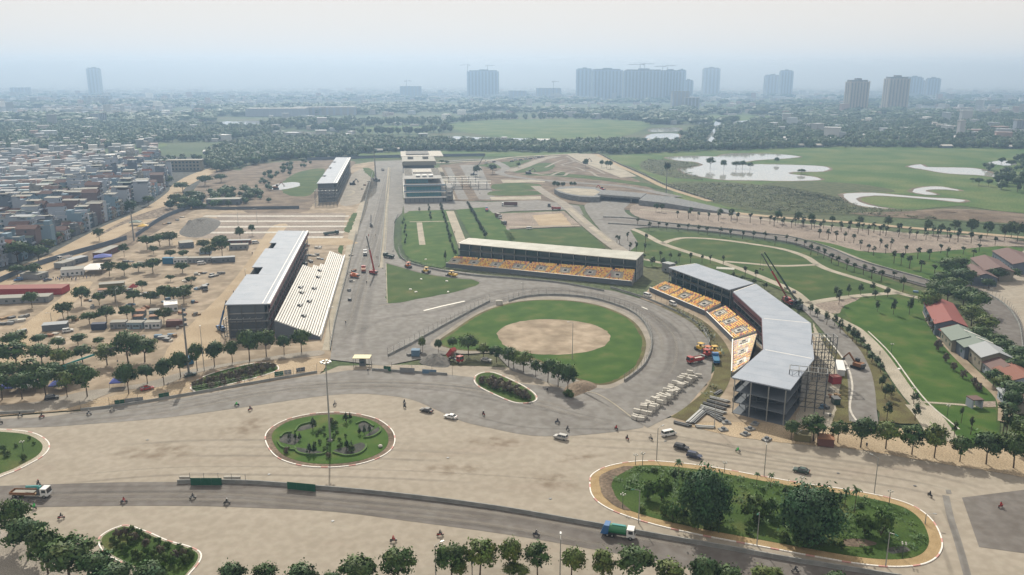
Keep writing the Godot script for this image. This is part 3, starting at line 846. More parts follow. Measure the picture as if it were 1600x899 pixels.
	ribbon("track", "grey track curving away behind the park", smooth(ln([71.6,-647.9,92.6,-633.1,112.6,-618.8,129.5,-607.8,154.9,-592.1,179.5,-572.2,194.5,-555.8,202.7,-529.8,206.2,-506,209.3,-484.1,216,-463.9,222.9,-446.8,229.3,-430.8,236.6,-418.5,240.3,-405.6,238.5,-388.7,230.2,-366.8,219.8,-347,204.3,-322.5])), 13.0, 0.20, M.asphalt_new)
	ribbon("track_edge", "pale run-off beside the back track", shifted(smooth(ln([179.5,-572.2,194.5,-555.8,202.7,-529.8,206.2,-506,209.3,-484.1,216,-463.9,222.9,-446.8])), -9.0), 3.0, 0.215, M.paving)
	sheet("soil", "pinkish bare soil planted with saplings", smooth(ln([102,-700,117.6,-730,148.7,-686.6,186.6,-676.5,212,-638.9,241.7,-610.5,287.4,-584.5,345.3,-572.2,352.8,-540.4,324.5,-536.1,278.8,-521.6,246.9,-515.6,225.5,-523.6,208.9,-546.9,182.4,-582,132.3,-621.6,102.8,-651]), true, 3), 0.08, M.pink_soil)
	ribbon("road", "sandy haul road at the wetland edge", smooth(ln([113.6,-722,153.1,-708,186.6,-676.5,216.8,-654.1,264,-630.1,298.4,-607.8,348.1,-577,374.2,-560.4])), 9.0, 0.13, M.sand)
	ribbon("road", "grey lane beside the sandy haul road", smooth(ln([109.2,-693.5,147.3,-679.8,182.4,-660.4,210.2,-633.1,254,-605.1,287.4,-584.5,335.9,-555.8])), 4.0, 0.15, M.concrete)
	sheet("lawn", "green lawn beyond the back track", smooth(ln([190.2,-567.4,214.9,-551.3,225.5,-523.6,246.9,-515.6,278.8,-521.6,325.8,-538.2,334.1,-523.6,272.6,-472.1,236.3,-437.9,229.4,-452.9,220.3,-473.8,212.7,-502.2,205,-536.1]), true, 3), 0.11, M.bright_lawn)
	sheet("lawn", "great park lawn between the back track and the curved stand", ln([72.3,-540.4,87.6,-597.2,99,-594.6,125.7,-589.5,174.6,-555.8,189.3,-540.4,197.4,-504.1,204.5,-472.1,213,-440.8,217,-419.8,205.7,-388.7,186.6,-329.1,169.3,-266.1,152.1,-234.1,139.5,-235.1,139.5,-243.7,141.4,-263.8,145.6,-292.5,152.4,-337.9,153.5,-377.4,146.1,-410.7,138.4,-440.8,113.6,-472.1,80,-475.5,74.5,-504.1]), 0.10, M.lawn)
	sheet("lawn", "bright lawn by the village houses", smooth(ln([163.4,-388.7,175.2,-400.6,193.7,-405.6,206.5,-398.2,193.2,-361.6,181.7,-324.9,174,-291.1,170,-269,156.5,-267.2,144,-267.2,148.1,-292.5,152.3,-324.9,156.6,-358.6]), true, 3), 0.125, M.bright_lawn)
	sheet("soil", "bare brown soil by the path corner", smooth(ln([148.5,-391,161.8,-399.4,178.9,-405.6,165,-391,156.6,-377.4,151.2,-379.6]), true, 3), 0.13, M.pink_soil)
	sheet("dry_verge", "dry olive verge between the two service roads", ln([143.6,-368.9,149.5,-354.7,147.5,-324.9,140.7,-285.8,135.5,-256,133.6,-247.7,121.2,-249.7,133.5,-285.8,138.4,-306.8,143,-337.9]), 0.13, M.dry_grass)
	for q in [
			["pale main path through the park", ln([87.6,-607.8,95,-584.5,102.3,-546.9,115.2,-515.6,126.2,-493,135.4,-468.8,142.9,-443.8,148.7,-418.5,148,-388.7,151,-374.2,153.4,-361.6,154.7,-348.9,151.2,-319.2,143.3,-281.2,140.5,-263.8,140.1,-252.3]), 5.2],
			["pale upper loop path in the park", ln([102.7,-546.9,112.2,-560.4,124,-567.4,144.8,-560.4,170.2,-538.2,180.4,-523.6,185.3,-504.1,184.8,-485.8,186.2,-468.8,193.6,-448.3,199.7,-430.8,203.4,-414.5,210.5,-403.1]), 4.6],
			["pale return path of the park loop", ln([184.7,-482.3,161.2,-478.9,143.9,-485.8,130.5,-491.2]), 4.0],
			["pale straight path at the foot of the park", ln([147.8,-394.6,163.2,-403.1,182.7,-410.7,204,-415.9]), 5.0],
			["pale connecting path behind the stands", ln([80,-500.3,91.8,-485.8,99.1,-475.5,110.6,-459.1]), 4.0],
			["thin path across the lawn by the houses", ln([143.3,-266.6,155,-264.3,159.6,-262.6]), 1.6]]:
		ribbon("path", q[0], smooth(q[1], false, 6), q[2], 0.16, M.concrete)
	sheet("path", "brick coloured square by the lawn gate", ln([162.8,-267.2,169,-267.2,166.3,-262.1,160.4,-262.1]), 0.17, M.pink_soil)
	sheet("lawn", "small green lawn below the thin path", ln([144.1,-263.8,154.1,-262.6,165.1,-260.4,151.8,-235.1,141,-230.5,137.8,-237.9,140.9,-249.7]), 0.15, M.bright_lawn)
	ribbon("path", "wide pale end of the park path", smooth(ln([140.5,-263.8,139.2,-253.9,137,-243.7,134.7,-235.1])), 9.0, 0.17, M.concrete)
	ribbon("kerb", "white kerb along the park path", shifted(smooth(ln([154.7,-348.9,151.2,-319.2,143.3,-281.2,140.5,-263.8,140.1,-252.3,139.9,-243.7])), 4.0 * -1.0), 0.6, 0.24, M.kerb)
	ribbon("road", "grey service road behind the curved stand", smooth(ln([146.2,-403.1,145.8,-377.4,143.4,-350.8,140.3,-324.9,134.8,-301.6,127.9,-281.2,119.7,-260.4,115.3,-248.7])), 9.0, 0.15, M.asphalt)
	ribbon("kerb", "white kerb left of the service road", smooth(ln([136.9,-343.3,134.8,-322.5,131.1,-301.6,124.6,-281.2,115.8,-261.5,113.6,-250.7])), 0.7, 0.22, M.kerb)
	sheet("dry_verge", "dry verge at the back of the curved stand", ln([137.4,-347,135.2,-329.1,131.8,-306.8,124.1,-281.2,114.7,-260.4,111.7,-248.7,104.4,-247.7,116.3,-271.9,124.7,-291.1,130.1,-312.9,134.1,-337.9]), 0.12, M.dry_grass)
	sheet("site_ground", "pale littered ground behind the curved stand", ln([138.7,-361.6,134.1,-337.9,129.5,-311.3,121.6,-284.5,111,-260.4,103.2,-245.6,91.9,-247.7,109.3,-284.5,122.6,-312.9]), 0.10, M.concrete)
	sheet("site_ground", "dusty ground around the curved stand", ln([65.7,-405.6,74.3,-426.6,84.4,-400.6,95.2,-377.4,108,-342.4,134,-347,129.1,-312.9,104.2,-247.2,88,-236,54.5,-248.7,53.6,-254.9,70.1,-280.6,79.4,-301.6,84.4,-329.1,85.3,-352.7,82,-373.1]), 0.03, M.dust)
	ribbon("dry_verge", "olive verge along the outside of the bend", smooth(ln([76.1,-391,85.2,-366.8,87.7,-343.3,86.6,-320.8,81.5,-298.1,73,-276.8,62.3,-260.4,55.5,-251.8])), 6.5, 0.10, M.dry_grass)
	sheet("verge", "sandy verge under the row of trees on the right", ln([54.5,-248.7,70.5,-237.9,87.1,-233.2,103.6,-230.1,121.2,-221.9,145.2,-211.5,161.8,-204.1,169.9,-215.8,155.1,-227.9,150.9,-234.1,138.9,-241.7,104.8,-248.7,73.6,-249.7]), 0.08, M.sand)
	sheet("road", "pale dusty yard by the right hand houses", smooth(ln([334.1,-523.6,371.7,-517.6,247.8,-312.9,216.8,-312.9,212.7,-324.9,233.1,-361.6,243,-391,244.3,-408.1,239.5,-423.9,283,-463.9]), true, 2), 0.14, M.plaza)
	ribbon("path", "pale walk left of the lawn by the houses", smooth(ln([200,-379.6,190.4,-351.8,182.3,-320.8,176.4,-291.1,172.3,-269,162,-249.7])), 4.0, 0.15, M.dust)


	streaks("upper road", smooth(ln([-176,-248.7,-153.8,-250.2,-140.9,-253.9,-118.4,-261.5,-92.3,-276.8,-70.7,-283.2,-47.3,-284.5,-18.7,-280.6,6.7,-267.2,25.6,-253.9,38.6,-247.7]), false, 8), [-4.0, -2.2, -0.6, 1.2, 2.6, 4.2], 0.09, 1)
	streaks("lower road", smooth(ln([-148.5,-199.8,-123.3,-201.2,-87.1,-201.9,-69.4,-200.9,-53.2,-198.5,-40.8,-196.4,-16.7,-191.8,0,-187.7,25.1,-179,45.6,-172.4,64.6,-165.7]), false, 8), [-4.4, -2.8, -1.4, 0.2, 1.8, 3.2, 4.6], 0.09, 2)
	streaks("main straight", smooth(ln([-69.7,-312.9,-80.5,-400.6,-90.1,-489.4,-104.7,-624.4,-132.3,-855,-155.6,-1060]), false, 10), [-6.0, -3.5, -1.5, 1.0, 3.0, 5.0], 0.10, 3)
	streaks("great bend", smooth(ln([-48.7,-329.1,-24.8,-381.9,17.1,-423.9,49.2,-405.6,66.8,-373.1,70.6,-337.9,61.7,-298.1,45.7,-266.1]), false, 10), [-9.0, -6.0, -3.0, 0.0, 3.0, 6.0, 9.0], 0.10, 4)
	streaks("junction", smooth(ln([-135.6,-213.8,-94.7,-221.9,-30,-219.4,18.3,-213.1,59.3,-195.8,75.2,-192.5]).slice(0, 4), false, 10), [-14.0, -9.0, -3.0, 4.0, 9.0], 0.035, 5)
	streaks("road beyond the big island", smooth(ln([-8.1,-239.8,19.9,-235.1,50.9,-230.5,84.5,-219.8,113.2,-209.2,132.2,-195.8]), false, 10), [-6.0, -3.0, 0.5, 3.0, 6.0], 0.035, 6)


func islands() -> void:
	var red := lin(0.22, 0.06, 0.05)
	var white := lin(0.42, 0.39, 0.35)
	var stone := MB.new()
	stone.box(Vector3(0, 0.11, 0), Vector3(0.96, 0.22, 0.34))
	var stone_mesh := stone.mesh(M.tinted)
	var rings := [
		["big right island", smooth(ln([21.9,-209.2,23,-213.1,27,-217.4,32.9,-220.2,39.7,-221.5,48.9,-220.2,59.4,-217,70.9,-211.9,82,-207.4,93,-203.7,101.7,-199.5,106.3,-194.8,107.5,-187.7,105.3,-178.8,101.7,-172.9,97.1,-169.2,91.9,-167.7,86,-167.7,79.2,-169.2,69.9,-172.4,58.9,-176.5,46,-181.4,35.7,-186.2,27.9,-191.5,23.5,-196.4,21.6,-201.9]), true, 5), 2.9, "ochre_paving", "lawn", 1.0],
		["round garden island", smooth(ln([-77.3,-236.5,-77.8,-245.1,-73.4,-252.8,-64.8,-257.1,-55.1,-257.1,-45.7,-252.8,-39.8,-245.6,-36.9,-237.9,-36.7,-229.6,-40,-223.2,-45.8,-219,-53.9,-217.4,-62.7,-219,-70.9,-224.9]), true, 5), 2.0, "brown_soil", "bright_lawn", 1.0],
		["left edge island", smooth(ln([-174.4,-239.8,-168.7,-243.7,-160.2,-243.2,-152.9,-241.2,-146.2,-236.5,-142.1,-231.4,-140.4,-225.3,-141.5,-219.4,-144.3,-213.1,-152.6,-206.3]), true, 5), 1.8, "concrete", "lawn", 1.0],
		["front hedge island", smooth(ln([-101.2,-178.5,-101.2,-182.2,-99.2,-184.9,-97.1,-185.5,-90.9,-182.5,-84.2,-178.5,-78,-175.9,-74.5,-173.5,-73.2,-170.3,-73.5,-165.9,-75,-162.2,-83,-164.2,-89.1,-167.9,-96.7,-172.9]), true, 5), 0.7, "concrete", "lawn", 1.0],
		["small hedge island by the trees", smooth(ln([-14.2,-289.8,-12.2,-295.2,-6.9,-295.9,1.2,-286.4,6.9,-277.4,8.8,-270.7,7.1,-266.6,1.1,-266.1,-6.9,-274.4,-12.7,-282.5]), true, 5), 0.6, "concrete", "lawn", 1.0],
		["long hedge island by the left barrier", smooth(ln([-117.8,-281.2,-117.4,-289.8,-112.4,-298.1,-101.4,-306.8,-93.9,-305.3,-90.6,-298.8,-96.2,-291.1,-105.4,-282.5,-112.2,-275.6]), true, 5), 0.5, "concrete", "lawn", 1.0]]
	for r in rings:
		var p: PackedVector2Array = r[1]
		var mb := MB.new()
		mb.prism(p, 0.0, 0.14)
		var base := struct("traffic_island", "%s with its paved rim" % r[0], mb, M[r[3]])
		var lb := MB.new()
		lb.prism(grown(p, -r[2]), 0.14, 0.19)
		obj("lawn", lb, M[r[4]], base)
		# kerb stones in red and white, small ones joined
		var at := []
		var tint := []
		var line := PackedVector2Array(p)
		line.append(p[0])
		var st := steps(line, 1.0)
		for i in st.size() - 1:
			var d := st[i + 1] - st[i]
			at.append(Transform3D(Basis(Vector3.UP, turn_of(d)), v3((st[i] + st[i + 1]) / 2.0)))
			tint.append(red if (i / 2) % 4 == 0 else white)
		multi("kerb_stone", stone_mesh, at, tint, base)
	sheet("soil", "bare patch at the left end of the big island", smooth(ln([24.4,-209.2,26.6,-213.8,32.6,-217.8,35.3,-217,30.2,-212.3,27.6,-205.5,28.5,-198.5,31,-193.1,27.8,-194.4,25,-199.8]), true, 3), 0.215, M.brown_soil)
	sheet("soil", "bare patch near the right end of the big island", smooth(ln([81,-178.5,84.8,-179.3,88.7,-177.3,84.9,-175.7,80.8,-176.2]), true, 3), 0.215, M.brown_soil)
	sheet("soil", "dug bed at the right end of the big island", smooth(ln([89.8,-174.6,94.6,-175.9,95.2,-174,90.6,-172.7]), true, 3), 0.215, M.town_soil)
	# the garden: low hedges drawn in scrolls, soil beds
	var hb := 0
	for q in [ln([-68.4,-242.2,-68.4,-245.6,-65.8,-247.7,-63.8,-245.6]), ln([-72.5,-235.1,-72.4,-238.8,-70.1,-240.3,-66.6,-236.9,-67,-232.3,-70.2,-233.2]), ln([-50,-247.2,-48,-249.7,-44.6,-244.6,-47.8,-241.7]), ln([-66.6,-230.5,-64,-226.6,-60.2,-225.3,-57,-227]), ln([-54.3,-227.9,-49.9,-225.3,-46.3,-226.6,-44.7,-230.5,-46.4,-233.7,-48.2,-232.8]), ln([-46.7,-237.9,-44.5,-238.8,-42.3,-241.7,-43.1,-245.6])]:
		sheet("flower_bed", "bare flower bed on the round garden island, %s round the ring" % nth(hb + 1), smooth(q, true, 5), 0.22, M.town_soil)
		hb += 1


	hb = 0
	for q in [ln([-69.3,-241.7,-69.1,-246.1,-66.9,-248.2,-64.8,-249.7]), ln([-72.7,-234.1,-70.5,-230.5,-67.7,-228.8,-65.4,-228.3]), ln([-72.8,-237.4,-72.3,-240.3,-70.2,-241.2]), ln([-66.4,-230.5,-64.6,-226.6,-60.3,-224.9,-56.7,-225.7,-56,-227.9]), ln([-54,-226.6,-49.7,-224.4,-46.1,-225.7,-44.6,-229.2,-45,-232.3]), ln([-46.6,-236.9,-43.9,-237.9,-42.1,-241.7,-42.8,-245.1]), ln([-50.9,-247.7,-48.4,-249.7,-44.8,-245.6])]:
		var mb := MB.new()
		mb.strip(smooth(q, false, 6), -0.28, 0.28, 0.19, 0.5)
		tag(obj("low_hedge", mb, M.hedge), "low clipped hedge curving round a flower bed, %s of seven on the garden island" % nth(hb + 1), "hedge", "low hedges of the garden")
		hb += 1


func barriers() -> void:
	# block meshes shared between all runs: a low concrete profile
	var lines := [
		["low concrete barrier along the left end of the upper road", ln([-176.4,-256,-166.3,-257.1,-159.1,-258.2]), 3.0, 0.9, 0.5, 0],
		["long concrete barrier sweeping along the upper road", smooth(ln([-146.7,-259.3,-137.3,-262.1,-125.5,-267.8,-110.6,-276.2,-94.9,-285.1,-73.8,-296.6])), 3.0, 0.9, 0.5, 9],
		["short concrete barrier right of the site gate", ln([-54.2,-298.8,-36.8,-295.9,-22.6,-293.2]), 3.0, 0.9, 0.5, 8],
		["long concrete barrier along the lower road", smooth(ln([-93.4,-207.7,-84.1,-208.1,-71.3,-207.4,-54.7,-204.8,-41.9,-202.7,-27.6,-199.8,-13.6,-196.4,0,-192.5,13.1,-188,25.7,-183.7,39.2,-179,52.2,-174.6,65.9,-169.7,76.6,-166.4,89.5,-162.4])), 4.0, 1.15, 0.5, 0],
		["diagonal track wall left of the oval lawn", ln([-50.4,-315.2,-43.3,-329.1,-31.9,-354.7,-18.7,-383,-10.7,-399.4]), 4.0, 1.0, 0.45, 4],
		["curved inner track wall round the oval lawn", smooth(ln([-1.6,-398.2,4.9,-405.6,16.6,-410.7,29.8,-409.4,40.9,-404.3,49.6,-394.6,57.3,-380.8,60.8,-363.7,60.9,-342.4,58.3,-324.9,52.5,-305.3,46.2,-293.2,40.5,-284.5])), 4.0, 1.0, 0.45, 4],
		["curved track wall round the park lawn", smooth(ln([-75,-531.9,-70.1,-504.1,-62.2,-485.8,-49.2,-472.1,-37.1,-462.3,-20,-452.9,0,-446.8,26.4,-436.5,49.4,-418.5])), 4.0, 1.0, 0.45, 5],
		["outer track wall below the curved stand", smooth(ln([53,-426.6,63.3,-411.9,70.4,-400.6,76.9,-386.4,82.9,-369.9,85.5,-354.7,84.8,-337,83.6,-329.1])), 4.0, 1.0, 0.45, 5],
		["pit wall dividing the straight from the pit lane", ln([-79.3,-475.5,-90.1,-558.1,-114.7,-738,-129.6,-855,-152.8,-1029]), 5.0, 1.1, 0.7, 0],
		["pit lane kerb wall", ln([-76.5,-472.1,-87.9,-558.1,-111.3,-730]), 5.0, 0.6, 0.5, 0],
		["short wall at the pit lane exit", ln([-77.1,-519.6,-91.4,-624.4,-94,-670]), 5.0, 1.0, 0.5, 0],
		["left wall of the main straight", ln([-75.4,-322.5,-81.5,-360.6,-88.9,-413.2,-96,-465.5,-105.9,-536.1,-112.2,-582]), 4.0, 1.0, 0.45, 4],
		["far left wall of the main straight", ln([-118.6,-633.1,-131.9,-730,-149,-855,-165.1,-973]), 6.0, 1.0, 0.45, 0],
		["inner wall of the back track", smooth(ln([74.1,-624.4,101.9,-613.3,127.8,-599.8,153,-584.5,176.6,-562.7,191.5,-546.9,199.7,-521.6,203.3,-498.5,206.5,-477.2,213.2,-457.5,220.1,-440.8,225.1,-429.4])), 6.0, 1.0, 0.45, 0],
		["outer wall of the back track", smooth(ln([73.3,-654.1,94.7,-647.9,114.6,-630.1,131.7,-618.8,157.5,-602.5,182.4,-582,198.3,-567.4,209.2,-536.1,213.7,-494.8,221.9,-468.8,230,-446.8,232.1,-435])), 6.0, 1.0, 0.45, 0],
		["outer wall of the hairpin by the right hand yard", smooth(ln([246.3,-423.9,247.6,-408.1,243.2,-386.4,231.9,-358.6,215.8,-329.1,206.5,-312.9])), 4.0, 1.0, 0.45, 4],
		["inner wall of the hairpin behind the trees", smooth(ln([228.5,-395.8,229.1,-386.4,223.8,-371,218.3,-360.6])), 4.0, 1.0, 0.45, 0]]
	var variants := {}
	for q in lines:
		var st := steps(q[1], q[2])
		if st.size() < 2:
			continue
		var t := thing("track_wall", q[0], "barrier", v3(st[0]), 0.0, "concrete walls along the roads and the track")
		var key := "%s_%s_%s" % [q[2], q[3], q[4]]
		if not variants.has(key):
			var b := MB.new()
			var w: float = q[4] / 2
			b.extrude(PackedVector2Array([Vector2(-w, 0), Vector2(w, 0), Vector2(w, 0.1), Vector2(w * 0.8, 0.2), Vector2(w * 0.7, q[3]), Vector2(-w * 0.7, q[3]), Vector2(-w * 0.8, 0.2), Vector2(-w, 0.1)]), Vector3(-q[2] / 2 + 0.02, 0, 0), Vector3(q[2] / 2 - 0.02, 0, 0), Vector3(0, 0, 1))
			variants[key] = b.mesh(M.barrier)
			var pb := MB.new()
			pb.tube(Vector3.ZERO, Vector3(0, 3.2, 0), 0.07, 0.06, 5)
			pb.bar(Vector3(0, 3.2, 0), Vector3(0.3, 3.7, 0), 0.08, 0.08)
			variants.post = pb.mesh(M.steel)
		for i in st.size() - 1:
			var d := st[i + 1] - st[i]
			put("barrier_block", variants[key], t, Transform3D(Basis(Vector3.UP, turn_of(d)), v3((st[i] + st[i + 1]) / 2.0 - st[0])))
		if q[5] > 0:
			var ps := steps(q[1], q[5])
			for i in ps.size():
				var d := ps[mini(i + 1, ps.size() - 1)] - ps[maxi(i - 1, 0)]
				put("fence_post", variants.post, t, Transform3D(Basis(Vector3.UP, turn_of(d) + PI / 2), v3(ps[i] - st[0])))
			for h in [1.6, 2.4, 3.1]:
				var wire := MB.new()
				for i in ps.size() - 1:
					wire.bar(v3(ps[i] - st[0], h), v3(ps[i + 1] - st[0], h), 0.025, 0.025)
				obj("fence_wire", wire, M.galvanised, t)
	# banner panels hung on the barriers
	var panels := [
		["long dark green banner on the lower barrier, nearer its end", xz(-89.2,-207.4), xz(-80.6,-207.4), 2.2, "panel_green"], ["dark green banner on the lower barrier below the mast", xz(-61.8,-205.2), xz(-53.7,-203.7), 2.2, "panel_green"],
		["dark green panel behind the upper barrier by the red car", xz(-137.3,-264.9), xz(-134.5,-266.1), 1.6, "panel_green"], ["grey panel next to the dark green one on the upper barrier", xz(-134.3,-266.1), xz(-128.8,-267.8), 1.8, "container_grey"], ["bright green panel on the upper barrier", xz(-124,-269.6), xz(-121.1,-271.3), 2.2, "panel_green"],
		["green panel on the barrier left of the gate", xz(-89.8,-292.5), xz(-86.8,-293.9), 1.8, "panel_green"], ["pale grey panel beside it left of the gate", xz(-86.7,-294.5), xz(-84.2,-295.2), 1.8, "container_grey"], ["dark panel nearest the gate on its left side", xz(-82.8,-297.3), xz(-79.9,-298.8), 1.6, "render_dark"],
		["small green panel right of the gate", xz(-49.5,-298.8), xz(-46.7,-298.1), 2.0, "panel_green"], ["grey lettered panel right of the gate", xz(-43.1,-297.3), xz(-37.4,-296.6), 1.9, "container_grey"], ["blue grey panel farthest right of the gate", xz(-34.3,-295.9), xz(-28.9,-295.2), 1.7, "panel_blue"]]
	for q in panels:
		var a: Vector2 = q[1]
		var b: Vector2 = q[2]
		var d := b - a
		var t := thing("banner_panel", q[0], "banner", v3((a + b) / 2 + Vector2(0, 0.8)), turn_of(d), "banners on the barriers")
		var fb := MB.new()
		var n := maxi(2, int(d.length() / 2.4))
		for i in n:
			fb = MB.new()
			var w := d.length() / n
			fb.box(Vector3((i + 0.5) * w - d.length() / 2, q[3] / 2 + 0.1, 0), Vector3(w - 0.05, q[3], 0.06))
			obj("panel", fb, M[q[4]], t)
		for s in [-1, 1]:
			fb = MB.new()
			fb.box(Vector3(s * d.length() / 2, q[3] / 2, -0.08), Vector3(0.08, q[3] + 0.2, 0.08))
			obj("frame_post", fb, M.steel, t)
	# the barrier's own fence over the first banner
	var ff := thing("wire_fence", "thin tall fence frame over the lower barrier's end", "fence", v3(xz(-90.1,-208.5)))
	var pp := [xz(-90.1,-208.5), xz(-86.2,-208.5), xz(-82.2,-208.5), xz(-78.3,-208.1), xz(-74.3,-207.7)]
	for i in 5:
		var fb := MB.new()
		fb.tube(v3(pp[i] - pp[0]), v3(pp[i] - pp[0], 2.9), 0.06, 0.06, 5)
		obj("post", fb, M.steel, ff)
	var rb := MB.new()
	rb.bar(v3(Vector2.ZERO, 2.9), v3(pp[4] - pp[0], 2.9), 0.05, 0.05)
	obj("top_rail", rb, M.steel, ff)
	var i := 0
	for q in [[xz(-93.3,-209.2), xz(-90.4,-209.2)], [xz(-80.9,-209.2), xz(-76.2,-209.2)]]:
		var sb := MB.new()
		for k in 2:
			sb.box(v3((q[0] + q[1]) / 2, 0.35 + k * 0.8), Vector3(q[0].distance_to(q[1]), 0.7, 0.5))
		tag(obj("kerb_slab_stack", sb, M.kerb), ["pale stacked kerb slabs at the lower barrier's end", "pale kerb slabs right of the long green banner"][i], "block")
		i += 1
	# site walls on the left
	var walls := [["blue grey site wall along the dirt road", smooth(ln([-281.4,-419.8,-284,-459.1,-284.2,-480.6,-279.9,-507.9,-273.3,-536.1,-268.2,-567.4])), 3.0, "render_grey"], ["blue grey site wall beyond the antenna tree", smooth(ln([-266.1,-569.8,-278.8,-647.9,-278.4,-708])), 3.0, "render_grey"], ["dark wall behind the parking ground", ln([-277,-704,-248.5,-693.5,-208.5,-697,-176.4,-700]), 2.6, "render_dark"], ["dull grey wall at the far end of the circuit", smooth(ln([-277.5,-1118,-213,-1145,-144.2,-1163,-36.6,-1182])), 4.0, "render_grey"]]
	for q in walls:
		var st := steps(q[1], 8.0)
		var t := thing("site_wall", q[0], "wall", v3(st[0]))
		for k in st.size() - 1:
			var mb := MB.new()
			var d := st[k + 1] - st[k]
			mb.box(Vector3(0, q[2] / 2, 0), Vector3(d.length() - 0.06, q[2], 0.25))
			var o := obj("wall_panel", mb, M[q[3]], t)
			o.transform = Transform3D(Basis(Vector3.UP, turn_of(d)), v3((st[k] + st[k + 1]) / 2 - st[0]))
	# white posts along the cream road by the wetland
	var wf := thing("road_fence", "long pale fence beside the cream wetland road", "fence", v3(xz(127.4,-1192)))
	var line := steps(shifted(smooth(ln([123.1,-1223,133.6,-1076,147.5,-947,156.1,-850,167.6,-792,180.6,-742])), -4.5), 7.0)
	var pm := MB.new()
	pm.box(Vector3(0, 1.1, 0), Vector3(0.35, 2.2, 0.35))
	var post := pm.mesh(M.kerb)
	for k in line.size():
		put("post", post, wf, Transform3D(Basis(), v3(line[k] - xz(127.4,-1192))))
	for k in line.size() - 1:
		var mb := MB.new()
		mb.bar(v3(line[k] - xz(127.4,-1192), 1.0), v3(line[k + 1] - xz(127.4,-1192), 1.0), 0.12, 1.5)
		obj("fence_panel", mb, M.wall_stone, wf)

# ---------------------------------------------------------------- stands and large buildings

